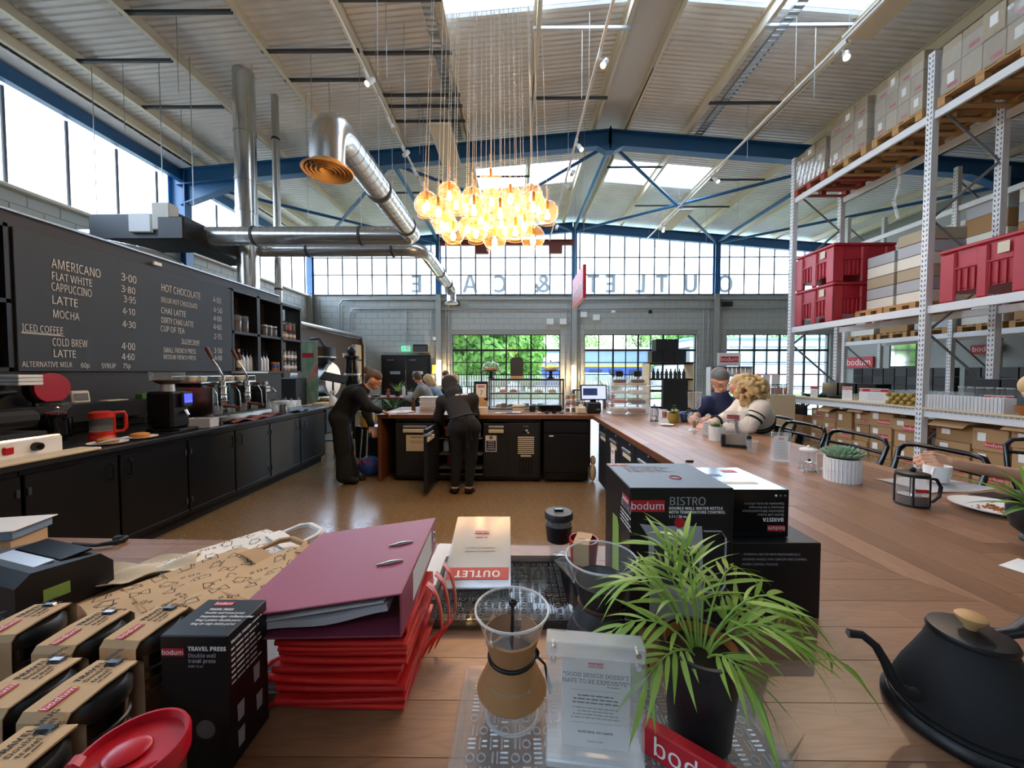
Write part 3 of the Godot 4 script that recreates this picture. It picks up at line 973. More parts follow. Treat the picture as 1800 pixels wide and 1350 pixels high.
func outside() -> void:
	var m := MB.new()
	m.rng(-60, 80, -.15, -.05, ZB - .3, -90)
	struct("ground_outside", m, "concrete", "pale concrete yard beyond the windows", "ground")
	m = MB.new(); m.rng(-60, 80, -.05, .02, -21, -25)
	tag(put(self, "grass_verge", m, "grass"), "green grass verge beyond the windows", "grass", "", "structure")
	tree("broadleaf_tree", "big leafy tree filling the window nearest the black doors", V(-2.6, 0, -23), 5.9, 3.2, 14000, "treeleaf")
	tree("broadleaf_tree", "darker leafy tree behind the paling fence by the black doors", V(-8.6, 0, -24), 6.0, 2.8, 8000, "treeleaf2")
	tree("broadleaf_tree", "smaller leafy tree leaning over the paling fence", V(.6, 0, -28), 5.6, 1.9, 6000, "treeleaf")
	for k in 11:
		tree("distant_tree", "distant rounded tree in the belt behind the industrial units", V(-3 + k * 6.0, 0, -62 - (k % 2) * 9), 8.6 + (k * 37 % 10) * .25, 4.2, 1500, "treeleaf" if k % 2 else "treeleaf2", "tree belt behind the units")
	tree("distant_tree", "leafy tree rising over the white building with ribbon windows", V(23, 0, -48), 10.5, 4.5, 6000, "treeleaf2")
	# paling fence: each pale its own part
	var f := thing("paling_fence", "pale steel paling fence along the verge outside", "fence")
	var pm := MB.new(); pm.rng(-.035, .035, 0, 1.25, -.01, .01); pm.tri(V(-.035, 1.25, .01), V(.035, 1.25, .01), V(0, 1.32, 0))
	var pmesh := pm.mesh()
	for k in 110: put(f, "pale", pmesh, "offwhite", T3(V(-7 + k * .13, 0, -19.2)))
	for y in [.3, 1.0]:
		m = MB.new(); m.rng(-7, 7.3, y, y + .05, -19.23, -19.2); put(f, "rail", m, "offwhite")
	# blue and yellow unit
	f = thing("industrial_unit", "low blue and grey industrial unit with a yellow stripe", "building")
	m = MB.new(); m.rng(1.5, 15, 0, 2.0, -41, -50); put(f, "wall", m, "bluepaint")
	m = MB.new(); m.rng(1.5, 15, 2.0, 2.25, -40.95, -50); put(f, "stripe", m, "yellowpaint")
	m = MB.new(); m.rng(1.5, 15, 2.25, 3.9, -41, -50); put(f, "upper_wall", m, "denim")
	m = MB.new(); m.rng(1.2, 15.3, 3.9, 4.15, -40.7, -50.3); put(f, "roof", m, "facade")
	m = MB.new(); m.rng(3.2, 5.0, 2.6, 3.5, -40.9, -41); put(f, "sign_board", m, "white")
	for k in 4:
		m = MB.new(); m.rng(6 + k * 2.2, 7.4 + k * 2.2, .1, 1.7, -40.93, -41); put(f, "shutter", m, "navy")
	# white building with ribbon windows, seen in the right windows
	f = thing("office_block", "long white two storey block with ribbons of pale windows", "building", V(29, 0, -33), 0)
	m = MB.new(); m.rng(-13.5, 16, 0, 2.1, 0, -9); put(f, "lower_wall", m, "facade")
	m = MB.new(); m.rng(-13.5, 16, 3.7, 4.3, 0, -9); put(f, "fascia", m, "facade")
	m = MB.new(); m.rng(-13.3, 15.8, 2.1, 3.7, -.3, -8.8); put(f, "window_backing", m, "midgrey")
	m = MB.new(); m.rng(-13.8, 16.3, 4.3, 4.5, .3, -9.3); put(f, "roof", m, "denim")
	for k in 26:
		m = MB.new(); m.rng(-13.4 + k * 1.13, -12.45 + k * 1.13, 2.15, 3.65, -.1, -.18); put(f, "window_pane", m, "facadeglass")
		m = MB.new(); m.rng(-12.43 + k * 1.13, -12.29 + k * 1.13, 2.1, 3.7, .02, -.2); put(f, "window_post", m, "white")
	m = MB.new(); m.rng(-13.5, 16, 1.2, 1.3, .02, .06); put(f, "red_band", m, "redbin")
	# parked cars
	var c0: Node3D = null
	for q in [[-4.6, -14.2, "silver hatchback parked behind the paling fence", "galv"], [6.0, -24, "white hatchback parked by the blue unit", "white"]]:
		c0 = thing("parked_car", q[2], "car", V(q[0], 0, q[1] - 3))
		m = MB.new(); m.prism(PackedVector2Array([Vector2(-2, .3), Vector2(2, .3), Vector2(2.05, .75), Vector2(1.2, .9), Vector2(.6, 1.4), Vector2(-1.2, 1.42), Vector2(-1.95, .95)]), -.8, .8); put(c0, "body", m, q[3])
		m = MB.new(); m.prism(PackedVector2Array([Vector2(1.05, .92), Vector2(.55, 1.34), Vector2(-1.1, 1.36), Vector2(-1.6, .95)]), -.82, .82); put(c0, "windows", m, "facadeglass")
		for x in [-1.25, 1.25]:
			for z in [-.78, .78]:
				m = MB.new(); m.cyl(V(x, .31, z - .1), V(x, .31, z + .1), .31, -1, 16); put(c0, "wheel", m, "blackmatte")
func P2(a: Array) -> Array:
	var r := []
	for i in range(0, a.size(), 2): r.append(Vector2(a[i], a[i + 1]))
	return r
func lat(parent: Node, called: String, prof: Array, mt, at := Vector3.ZERO, seg := 20) -> MeshInstance3D:
	var m := MB.new(); m.lathe(P2(prof), seg, at); return put(parent, called, m, mt)
func cb(parent: Node, called: String, c: Vector3, s: Vector3, mt, ch := .004, b := Basis()) -> MeshInstance3D:
	var m := MB.new(); m.cbox(c, s, ch, b); return put(parent, called, m, mt)
func tb(parent: Node, called: String, pts: Array, r, mt, seg := 8, flat := 1.0) -> MeshInstance3D:
	var m := MB.new(); m.tube(pts, r, seg, true, flat); return put(parent, called, m, mt)
func ringpts(c: Vector3, r: float, n := 20, ax := 1, a0 := 0.0, a1 := TAU) -> Array:
	var p := []
	for i in n + 1:
		var a := a0 + (a1 - a0) * i / n
		if ax == 1: p.append(c + V(cos(a) * r, 0, sin(a) * r))
		elif ax == 2: p.append(c + V(cos(a) * r, sin(a) * r, 0))
		else: p.append(c + V(0, cos(a) * r, sin(a) * r))
	return p
func jar(label: String, at: Vector3, r: float, h: float, fill: String, lid: String, group: String, band := "") -> Node3D:
	var t := thing("glass_jar", label, "jar", at, 0, group)
	lat(t, "glass", [0, 0, r, 0, r, h * .9, r * .9, h * .93, r * .88, h * .9], "clear", Vector3.ZERO, 14)
	lat(t, "contents", [0, .003, r * .93, .003, r * .93, h * .68, 0, h * .7], fill, Vector3.ZERO, 14)
	lat(t, "lid", [r * .93, h * .9, r * .97, h * .9, r * .97, h, 0, h], lid, Vector3.ZERO, 14)
	if band: lat(t, "paper_band", [r * 1.01, h * .25, r * 1.01, h * .55], band, Vector3.ZERO, 14)
	return t
func bottle(called: String, label: String, at: Vector3, r: float, h: float, mt: String, group: String, cap: String, pump := false, lab := "") -> Node3D:
	var t := thing(called, label, "bottle", at, 0, group)
	lat(t, "body", [0, 0, r, 0, r, h * .6, r * .8, h * .7, r * .35, h * .8, r * .35, h * .9, 0, h * .9], mt, Vector3.ZERO, 14)
	lat(t, "cap", [r * .42, h * .86, r * .42, h, 0, h], cap, Vector3.ZERO, 10)
	if lab: lat(t, "bottle_label", [r * 1.02, h * .15, r * 1.02, h * .5], lab, Vector3.ZERO, 14)
	if pump:
		tb(t, "pump_spout", [V(0, h, 0), V(0, h * 1.16, 0), V(.02, h * 1.17, .0), V(.06, h * 1.15, 0)], .006, "black", 6)
	return t
func cup(label: String, at: Vector3, r: float, h: float, mt: String, group := "", handle := true) -> Node3D:
	var t := thing("cup", label, "cup", at, rg.randf() * 360, group)
	lat(t, "bowl", [0, 0, r * .75, 0, r, h * .5, r, h, r * .93, h, r * .92, h * .5, r * .65, .01, 0, .01], mt)
	if handle: tb(t, "handle", ringpts(V(r, h * .55, 0), h * .3, 10, 2, -PI / 2, PI / 2), .006, mt, 6)
	return t
func chalk(parent: Node, s: String, x0: float, x1: float, y: float, h: float) -> void:
	var a := XP(x0, y, -4.27)
	var b := XP(x1, y, -4.27)
	var o := text(parent, s, h, T3(a, 0, 90), "chalk", "chalk_line", 0, 0)
	var w: float = o.mesh.get_aabb().size.x
	if w > .01: o.transform = T3(V(-4.27, a.y, a.z), 0, 90, rg.randf_range(-.8, .8)) * Transform3D(Basis.from_scale(V(absf(b.z - a.z) / w, 1, 1)), Vector3.ZERO)
func left_bar() -> void:
	var m: MB
	# ---------------- partition behind the bar
	m = MB.new()
	m.rng(-4.42, -4.3, 0, 2.86, 2.5, -1.9)
	m.rng(-4.42, -4.3, 0, 1.5, -1.9, -3.13)
	m.rng(-4.42, -4.3, 2.75, 2.86, -1.9, -3.13)
	m.rng(-4.62, -4.58, 1.4, 2.86, -1.8, -3.2)
	m.rng(-4.42, -4.3, 0, 2.86, -3.13, -5.58)
	m.rng(-4.42, -4.3, 2.75, 2.86, -5.58, -6.77)
	m.rng(-4.62, -4.58, 0, 2.76, -5.58, -6.77)
	m.rng(-4.6, -4.3, 0, 1.49, -5.58, -6.77)
	var pt := struct("wall_partition", m, "partition", "dark brown partition wall behind the coffee bar", "wall")
	cb(pt, "top_trim", V(-4.36, 2.872, -2.1), V(.16, .024, 9.3), "galv")
	var bd := thing("menu_board", "long blackboard with handwritten chalk coffee menu on black partition", "menu board")
	cb(bd, "board", V(-4.285, 2.118, -4.37), V(.022, 1.235, 2.43), "slate", .003)
	for q in [["AMERICANO", 90, 176, 462, .085], ["FLAT WHITE", 90, 160, 484, .07], ["CAPPUCCINO", 90, 160, 503, .075], ["LATTE", 90, 135, 526, .075], ["MOCHA", 92, 138, 551, .072], ["ICED COFFEE", 38, 110, 575, .06], ["COLD BREW", 92, 153, 601, .07], ["LATTE", 93, 132, 621, .068], ["ALTERNATIVE MILK", 39, 127, 640, .047], ["60p", 142, 157, 642, .045], ["SYRUP", 178, 203, 643, .05], ["75p", 216, 229, 643, .05],
			["3·00", 213, 239, 486, .08], ["3·80", 213, 237, 507, .07], ["3·95", 217, 238, 525, .072], ["4·10", 215, 237, 546, .07], ["4·30", 215, 238, 569, .07], ["4·00", 214, 237, 608, .075], ["4·60", 214, 236, 627, .07],
			["HOT CHOCOLATE", 283, 351, 505, .085], ["DELUX HOT CHOCOLATE", 283, 346, 526, .06], ["CHAI LATTE", 283, 326, 545, .07], ["DIRTY CHAI LATTE", 283, 339, 562, .068], ["CUP OF TEA", 282, 324, 577, .068], ["SLOW BAR", 319, 350, 599, .05], ["SMALL FRENCH PRESS", 287, 344, 615, .06], ["MEDIUM FRENCH PRESS", 287, 344, 627, .055],
			["4·00", 374, 388, 526, .08], ["4·50", 375, 390, 544, .075], ["4·00", 375, 389, 559, .075], ["4·60", 375, 389, 574, .075], ["2·75", 376, 389, 591, .075], ["3·50", 376, 390, 616, .075], ["4·00", 377, 390, 629, .07]]:
		chalk(bd, q[0], q[1], q[2], q[3], q[4])
	for q in [[38, 113, 585], [38, 108, 583], [319, 350, 604]]:
		var a := XP(q[0], q[2], -4.27)
		var b := XP(q[1], q[2], -4.27)
		m = MB.new(); m.rng(-4.273, -4.27, a.y - .003, a.y + .003, a.z, b.z); put(bd, "underline", m, "chalk")
	cb(bd, "board_clip", XP(276, 464, -4.26), V(.03, .04, .1), "white")
	# ---------------- shelving right of the board
	var sh := thing("wall_shelf_unit", "black pigeonhole shelf unit of jars and bottles beside the blackboard", "shelf")
	for q in [[-4.57, -4.27, 1.49, 2.75, -5.58, -5.62], [-4.57, -4.27, 1.49, 2.75, -6.13, -6.2], [-4.57, -4.27, 1.49, 2.75, -6.75, -6.8], [-4.57, -4.27, 1.49, 2.75, -7.36, -7.4]]:
		m = MB.new(); m.rng(q[0], q[1], q[2], q[3], q[4], q[5]); put(sh, "upright", m, "charcoal")
	for y in [1.47, 2.08, 2.72]:
		m = MB.new(); m.rng(-4.57, -4.27, y, y + .04, -5.58, -7.4); put(sh, "shelf_board", m, "charcoal")
	cb(sh, "white_ledge", V(-4.2, 1.485, -5.85), V(.2, .03, .55), "white")
	var y1 := 2.121
	var y0 := 1.511
	bottle("syrup_bottle", "tall pale bottle on the top shelf beside the blackboard", V(-4.36, y1, -5.68), .035, .33, "cream", "", "galv")
	for z in [-5.82, -5.98]: jar("tall glass jar of dark coffee beans on the top shelf", V(-4.38, y1, z), .062, .27, "choc", "clear", "tall bean jars on the top shelf")
	for z in [-6.42, -6.55, -6.68]: jar("short glass jar of brown beans in the middle pigeonhole", V(-4.36, y1, z), .055, .19, "choc", "silverlid", "short jars in the middle pigeonhole")
	cb(sh, "small_chalkboard", V(-4.5, y1 + .22, -6.32), V(.02, .42, .2), "slate")
	for k in 4:
		for l in 2: jar("small stacked glass jar with metal lid in the end pigeonhole", V(-4.36, y1 + l * .165, -6.86 - k * .13), .052, .16, ["choc", "bread", "choc", "meat"][(k + l) % 4], "black", "stacked jars in the upper end pigeonhole", "cream" if l == 0 else "")
	for k in 5:
		for l in 2: jar("small spice jar with pale label in the lower end pigeonhole", V(-4.36, y0 + l * .2, -6.84 - k * .11), .045, .19, ["choc", "meat", "bread", "choc", "bread2"][(k + l) % 5], "black", "spice jars in the lower end pigeonhole", "paper")
	bottle("sauce_bottle", "dark sauce bottle with pink cap and cream label on shelf", V(-4.3, y0 + .0, -5.74), .042, .34, "choc", "", "skin", false, "cream")
	for z in [-5.84, -5.93, -6.02, -6.1]: bottle("pump_bottle", "clear syrup pump bottle in the lower pigeonhole beside the blackboard", V(-4.38, y0, z), .036, .3, "silverlid" if z < -5.9 else "frost", "pump bottles by the blackboard", "black", true)
	for z in [-6.26, -6.34, -6.42, -6.5]: bottle("pump_bottle", "silver syrup pump bottle in the middle lower pigeonhole", V(-4.38, y0, z), .036, .3, "silverlid", "silver pump bottles", "black", true)
	for k in 2:
		var t := thing("drink_can", "small brown and blue tin on the middle lower shelf", "can", V(-4.32, y0, -6.6 - k * .09), 0, "tins on the lower shelf")
		lat(t, "tin", [0, 0, .04, 0, .04, .15, .035, .16, 0, .16], "bread2"); lat(t, "band", [.041, .05, .041, .11], "bluepaint")
	# shelf left of the board
	sh = thing("wall_shelf_unit", "black shelf unit at the other end of the blackboard", "shelf")
	for y in [1.5, 2.08, 2.72]:
		m = MB.new(); m.rng(-4.57, -4.28, y, y + .035, -1.9, -3.13); put(sh, "shelf_board", m, "black")
	for z in [-1.9, -3.1]:
		m = MB.new(); m.rng(-4.57, -4.28, 1.5, 2.75, z, z - .03); put(sh, "upright", m, "black")
	jar("squat jar with a brass lid on the shelf at the blackboard end", V(-4.36, 1.536, -3.03), .055, .17, "choc", "brass", "")
	for k in 3: tag(cb(self, "white_book", V(-4.14, 1.4 + k * .03, -3.02), V(.3, .026, .16), "white"), "white book in the small pile under the shelf end", "book", "white books by the blackboard")
	# ---------------- counter, cabinets
	tag(cb(self, "bar_worktop", V(-3.7, .895, -2.4), V(1.18, .04, 7.7), "black", .006), "long black worktop of the coffee bar", "worktop")
	for q in [[1.3, -.1, -1.1], [-1.1, -1.72, -2.33], [-2.33, -2.91, -3.53], [-3.53, -4.13, -4.73], [-4.73, -5.4, -6.12]]:
		var lb := {1.3: "black bar cabinet beyond the panini grill end", -1.1: "black bar cabinet under the panini grill", -2.33: "black two door bar cabinet under the red kettle", -3.53: "black two door bar cabinet under the espresso machine", -4.73: "grey black two door bar cabinet at the sink end"}
		var c := thing("bar_cabinet", lb[q[0]], "cabinet")
		m = MB.new(); m.rng(-4.28, -3.19, .1, .874, q[0] - .003, q[2] + .003); put(c, "carcass", m, "black")
		m = MB.new(); m.rng(-4.28, -3.24, 0, .1, q[0] - .003, q[2] + .003); put(c, "plinth", m, "blackmatte")
		for k in 2:
			var za: float = q[k] - .008
			var zb: float = q[k + 1] + .008
			var dr := cb(c, "door", V(-3.175, .48, (za + zb) / 2), V(.024, .7, za - zb), "bardoor", .005)
			cb(dr, "door_rail", V(-3.16, .15, (za + zb) / 2), V(.006, .02, za - zb), "black", .002)
			var hz: float = zb + .06 if k == 0 else za - .06
			tb(dr, "handle", [V(-3.163, .78, hz), V(-3.135, .78, hz), V(-3.135, .66, hz), V(-3.163, .66, hz)], .006, "blackgloss", 6)
			for y in [.25, .72]: cb(dr, "hinge", V(-3.16, y, (za - .02) if k == 0 else (zb + .02)), V(.012, .05, .02), "darkgrey", .002)
	# ledge along the wall with odds and ends
	tag(cb(self, "wall_ledge", V(-4.19, 1.11, -2.9), V(.21, .17, 3.2), "blackmatte"), "black boxed ledge along the partition above the worktop", "ledge")
	var th := thing("thermostat", "small cream digital thermostat standing on the black ledge", "thermostat", V(-4.16, 1.196, -3.5), 75)
	cb(th, "case", V(0, .06, 0), V(.13, .12, .03), "offwhite", .01, R(-12)); cb(th, "display", V(0, .062, .018), V(.1, .07, .004), "midgrey", .002, R(-12))
	var rd := thing("red_disc", "red round disc on a black mount upon the ledge", "disc", V(-4.15, 1.196, -3.25))
	lat(rd, "base", [0, 0, .09, 0, .09, .04, 0, .05], "black"); m = MB.new(); m.cyl(V(.02, .16, 0), V(.05, .16, 0), .13, -1, 28); put(rd, "disc", m, "redbin"); m = MB.new(); m.cyl(V(-.05, .15, 0), V(.02, .15, 0), .14, -1, 24); put(rd, "backing", m, "black")
	tag(cb(self, "tea_box", V(-4.15, 1.225, -4.15), V(.08, .056, .22), "leafdark"), "small green and red carton lying on the black ledge", "carton")
	tag(cb(self, "note_pad", V(-4.14, 1.203, -3.78), V(.1, .012, .2), "cream"), "cream notepad lying on the black ledge", "notepad")
	var so := thing("wall_socket", "white double socket with a blue plug under the ledge", "socket", V(-4.26, 1.05, -4.25))
	cb(so, "plate", V(0, 0, 0), V(.08, .13, .3), "white", .01); cb(so, "plug", V(.07, 0, -.05), V(.1, .1, .14), "bluepaint", .02)
	so = thing("wall_socket", "white wall socket by the sink tap", "socket", V(-4.28, 1.2, -6.35))
	cb(so, "plate", V(0, 0, 0), V(.04, .1, .12), "white", .008); cb(so, "switch_box", V(0, .1, .02), V(.03, .05, .06), "white")
	tag(cb(self, "knife_rail", V(-4.27, 1.06, -5.9), V(.03, .1, 1.3), "darkgrey"), "dark steel strip on the partition behind the sink", "rail")
	# panini grill
	var gp := G(105, 795)
	var gr := thing("panini_grill", "silver panini grill with red switch and black lid on worktop", "grill", V(-3.27, CT, gp.z))
	cb(gr, "body", V(-.28, .07, .42), V(.56, .14, .84), "steel", .012)
	cb(gr, "control_panel", V(.004, .07, .42), V(.012, .11, .82), "white")
	m = MB.new(); m.cyl(V(.008, .075, .16), V(.04, .075, .16), .03, .026, 20); var kn := put(gr, "knob", m, "black"); m = MB.new(); m.cyl(V(.04, .075, .16), V(.042, .075, .16), .018, -1, 16); put(kn, "knob_cap", m, "chrome")
	cb(gr, "red_switch", V(.014, .075, .3), V(.02, .05, .05), "redplastic", .006)
	cb(gr, "lower_plate", V(-.3, .15, .42), V(.48, .03, .76), "blackmatte")
	cb(gr, "lid", V(-.32, .25, .42), V(.48, .1, .76), "blackmatte", .03, R(0, 0, 4))
	tb(gr, "lid_arm", [V(-.5, .24, .05), V(-.46, .4, .0), V(-.36, .44, 0), V(-.2, .44, .1), V(0, .44, .5)], .016, "blackgloss", 8)
	tag(cb(self, "chopping_board", V(-3.24 + .06, CT + .011, gp.z + .55), V(.16, .022, 1.3), "cream", .006), "cream chopping board along the front of panini grill", "board")
	var tg := thing("tongs", "steel serving tongs lying on the cream chopping board", "tongs", V(-3.2, CT + .024, gp.z - .25), 100)
	for s in [-1, 1]: tb(tg, "arm", [V(-.16, .012, 0), V(.02, .02, s * .02), V(.14, .012, s * .035)], [.005, .008, .014], "steel", 6, .4)
	# plates with bread
	for q in [[190, 780, "white plate with a golden toasted roll beside chopping board"], [246, 770, "white plate with a golden toasted roll beside the red kettle"]]:
		var p := thing("plate", q[2], "plate", G(q[0], q[1]))
		lat(p, "dish", [0, 0, .06, 0, .12, .012, .12, .016, .07, .006, 0, .006], "white", Vector3.ZERO, 28)
		var b := thing("toasted_roll", "round golden toasted roll on " + ("the plate by the chopping board" if q[0] == 190 else "the plate by the red kettle"), "bread", G(q[0], q[1]) + V(0, .007, 0))
		lat(b, "crust", [0, 0, .06, 0, .068, .012, .062, .034, .03, .042, 0, .043], "bread"); lat(b, "split_line", [.0655, .016, .069, .019, .0655, .022], "bread2")
	# red kettle
	var kp := G(200, 772) + V(-.08, 0, .02)
	var kt := thing("glass_kettle", "red framed glass water kettle standing on black worktop", "kettle", kp, 60)
	lat(kt, "base", [0, 0, .085, 0, .085, .03, .075, .04, 0, .04], "redtin"); lat(kt, "glass", [.072, .05, .072, .2], "clear")
	lat(kt, "lower_ring", [.076, .04, .076, .075, .07, .075], "redtin"); lat(kt, "upper_ring", [.07, .19, .077, .19, .077, .235, .05, .245, 0, .245], "redtin")
	cb(kt, "spine", V(.074, .13, 0), V(.016, .17, .05), "redtin"); tb(kt, "handle", [V(.07, .225, 0), V(.14, .225, 0), V(.15, .19, 0), V(.15, .09, 0), V(.13, .06, 0), V(.08, .06, 0)], .014, "redtin", 8)
	lat(kt, "water", [0, .045, .069, .045, .069, .12, 0, .12], "clear")
	# small grinder with glass hopper, dark press
	var sg := thing("coffee_grinder", "small black grinder with clear hopper beside the panini grill", "grinder", G(120, 770) + V(-.1, 0, 0))
	cb(sg, "body", V(0, .1, 0), V(.16, .2, .15), "blackgloss", .02); lat(sg, "hopper", [.04, .2, .055, .22, .11, .3, .11, .31, .1, .3], "clear"); lat(sg, "collar", [.06, .195, .06, .225, 0, .225], "redplastic")
	var fp := thing("french_press", "black french press standing beside the red kettle on worktop", "french press", G(155, 775) + V(-.25, 0, 0))
	lat(fp, "glass", [0, .01, .05, .01, .05, .2], "smoke"); lat(fp, "frame", [.052, 0, .055, 0, .055, .05, .052, .05], "blackgloss"); lat(fp, "lid", [.055, .2, .055, .225, .02, .24, 0, .24], "blackgloss"); lat(fp, "knob", [.004, .24, .004, .27, .012, .28, .0, .295], "chrome"); tb(fp, "handle", [V(.05, .19, 0), V(.1, .19, 0), V(.1, .06, 0), V(.052, .04, 0)], .009, "black", 6)
	# big grinder
	var bg := thing("coffee_grinder", "tall black coffee grinder with bean hopper and blue display", "grinder", G(318, 757) + V(-.12, 0, 0), 0)
	cb(bg, "body", V(0, .21, 0), V(.26, .36, .2), "black", .02); cb(bg, "foot", V(.04, .015, 0), V(.34, .03, .22), "black", .008)
	lat(bg, "throat", [.05, .39, .06, .39, .055, .46, .05, .46], "silverlid"); lat(bg, "hopper", [.05, .45, .07, .46, .13, .5, .135, .57, .13, .575, .126, .57], "clear", Vector3.ZERO, 24); lat(bg, "hopper_lid", [0, .578, .136, .578, .136, .572], "clear"); lat(bg, "beans", [0, .455, .068, .462, .118, .5, 0, .515], "choc")
	cb(bg, "display_head", V(.16, .31, -.03), V(.03, .15, .12), "charcoal", .012); cb(bg, "screen", V(.177, .32, -.03), V(.004, .09, .09), "bluelcd", .002)
	for k in 3: cb(bg, "button", V(.18, .29, -.06 + k * .03), V(.004, .01, .012), "whiteprint", .001)
	m = MB.new(); m.cyl(V(.14, .2, -.03), V(.17, .15, -.03), .02, .016, 12); put(bg, "spout", m, "chrome")
	tb(bg, "power_cable", [V(-.1, .3, .12), V(-.05, .1, .18), V(.06, .02, .2), V(.2, .01, .22), V(.22, .008, .05)], .005, "black", 6)
	var tu := thing("plastic_tub", "translucent white plastic tub on worktop before the grinder", "tub", G(335, 753) + V(.05, 0, -.08), 8)
	m = MB.new()
	for q in [[0, -.07, .2, .004], [0, .07, .2, .004]]: m.cbox(V(q[0], .05, q[1]), V(.24, .09, .005), .002)
	m.cbox(V(-.12, .05, 0), V(.005, .09, .14), .002); m.cbox(V(.12, .05, 0), V(.005, .09, .14), .002); m.cbox(V(0, .005, 0), V(.24, .006, .14), .002)
	m.cbox(V(0, .094, .075), V(.26, .006, .012), .002); m.cbox(V(0, .094, -.075), V(.26, .006, .012), .002); m.cbox(V(-.125, .094, 0), V(.012, .006, .15), .002); m.cbox(V(.125, .094, 0), V(.012, .006, .15), .002)
	put(tu, "tub_body", m, "frost")
	# lever espresso machine (long axis along the counter)
	var ez := -4.42
	var es := thing("espresso_machine", "chrome lever espresso machine with wooden handles and cups on top", "espresso machine", V(-3.48, CT, ez))
	cb(es, "base_tray", V(.02, .06, 0), V(.5, .07, .86), "steel", .01)
	for sx in [-.2, .22]:
		for sz in [-.36, .36]: lat(es, "foot", [0, 0, .02, 0, .025, .025, 0, .03], "chrome", V(sx, 0, sz), 12)
	cb(es, "rear_body", V(-.14, .27, 0), V(.24, .36, .84), "blackgloss", .015); cb(es, "side_panel", V(0, .25, .43), V(.4, .32, .015), "steel", .006); cb(es, "side_panel", V(0, .25, -.43), V(.4, .32, .015), "steel", .006)
	cb(es, "cup_deck", V(-.1, .46, 0), V(.34, .02, .86), "steel", .004)
	for x in [-.26, .06]: tb(es, "cup_rail", [V(x, .47, -.42), V(x, .53, -.42), V(x, .53, .42), V(x, .47, .42)], .006, "chrome", 6)
	cb(es, "drip_grid", V(.12, .1, 0), V(.26, .01, .8), "darkgrey", .002)
	for z in [.2, -.18]:
		var gh := lat(es, "group_head", [0, .2, .036, .2, .038, .23, .045, .24, .045, .3, .04, .31, .042, .4, .034, .42, .034, .47, .02, .48, 0, .48], "chrome", V(.12, 0, z), 20)
		for y in [.24, .31, .4]: lat(gh, "group_ring", [.04, y, .05, y + .006, .05, y + .014, .04, y + .02], "chrome", V(.12, 0, z), 20)
		tb(gh, "lever", [V(.12, .47, z), V(.15, .52, z + .02), V(.1, .66, z + .05), V(.07, .72, z + .07)], [.012, .012, .009, .009], "chrome", 8)
		tb(gh, "lever_grip", [V(.07, .72, z + .07), V(.055, .77, z + .08), V(.035, .84, z + .1), V(.03, .86, z + .105)], [.012, .02, .021, .01], "gripwood", 10)
		tb(gh, "portafilter", [V(.13, .19, z), V(.2, .185, z), V(.24, .18, z), V(.33, .17, z)], [.03, .012, .014, .016], "gripwood", 10)
		lat(gh, "filter_basket", [0, .165, .028, .165, .034, .2, 0, .2], "chrome", V(.12, 0, z), 16)
	for z in [.36, 0.02, -.36]:
		tb(es, "steam_wand", [V(.08, .4, z), V(.14, .4, z), V(.18, .34, z), V(.19, .16, z)], .007, "chrome", 6); tb(es, "valve_knob", [V(.08, .43, z), V(.13, .43, z), V(.17, .43, z)], [.012, .018, .01], "gripwood", 8)
	cb(es, "pressure_gauge", V(.05, .42, -.3), V(.02, .07, .07), "chrome", .02)
	for q in [[-.22, .3], [-.12, .36], [-.22, .18], [-.12, .22], [-.2, -.3], [-.1, -.34], [-.2, -.16]]: cup("cream espresso cup upside on top of the lever espresso machine", V(-3.45 + q[0], CT + .471, ez + q[1]), .042, .06, "cream", "cups on the espresso machine")
	for k in 4: 
		var gg := thing("glass_cup", "clear handled glass on the drip tray of the espresso machine", "glass", V(-3.33, CT + .106, ez + .3 - k * .19), 0, "glasses on the drip tray")
		lat(gg, "bowl", [0, 0, .035, 0, .04, .09, .037, .09, .033, .006, 0, .006], "clear", Vector3.ZERO, 14); tb(gg, "handle", ringpts(V(.04, .05, 0), .022, 8, 2, -PI / 2, PI / 2), .004, "clear", 5)
	var tw := thing("bar_towel", "red checked bar towel folded along the espresso machine", "towel", V(-3.15, CT + .004, -4.5), 0)
	m = MB.new(); m.sheet(func(u, v): return V(-.05 + u * .08, .02 + .012 * sin(v * 17) + .01 * sin(u * 9 + v * 5), -.4 + v * .8), 8, 30, .012); put(tw, "cloth", m, "rust")
	tw = thing("bar_towel", "grey blue cloth crumpled at the worktop edge", "towel", V(-3.18, CT + .006, -5.42), 0)
	m = MB.new(); m.sheet(func(u, v): return V(-.07 + u * .17, .018 + .014 * sin(v * 11 + u * 3), -.16 + v * .36), 6, 12, .01); put(tw, "cloth", m, "denim")
	# jugs, glasses, tap and flasks
	var jg := thing("milk_jug", "steel milk jug standing on worktop past the espresso machine", "jug", V(-3.22, CT, -5.1))
	lat(jg, "body", [0, 0, .05, 0, .052, .02, .042, .1, .045, .13, .042, .13, .038, .1, .045, .01, 0, .01], "steel"); tb(jg, "handle", [V(.042, .11, 0), V(.08, .1, 0), V(.08, .04, 0), V(.048, .03, 0)], .005, "steel", 6)
	var fi := 0
	for q in [[455, 728], [463, 726], [476, 724], [483, 722], [490, 722], [497, 721], [503, 720], [510, 719]]:
		var fl := thing("conical_flask", "clear conical glass flask drying in the row by the sink", "flask", V(-3.62 + (fi % 2) * .15, CT, -5.2 - fi * .1), 0, "glass flasks by the sink")
		lat(fl, "glass", [0, 0, .055, 0, .055, .01, .015, .13, .015, .17, .019, .172, .012, .17, .012, .13, .05, .008, 0, .008], "clear", Vector3.ZERO, 14); fi += 1
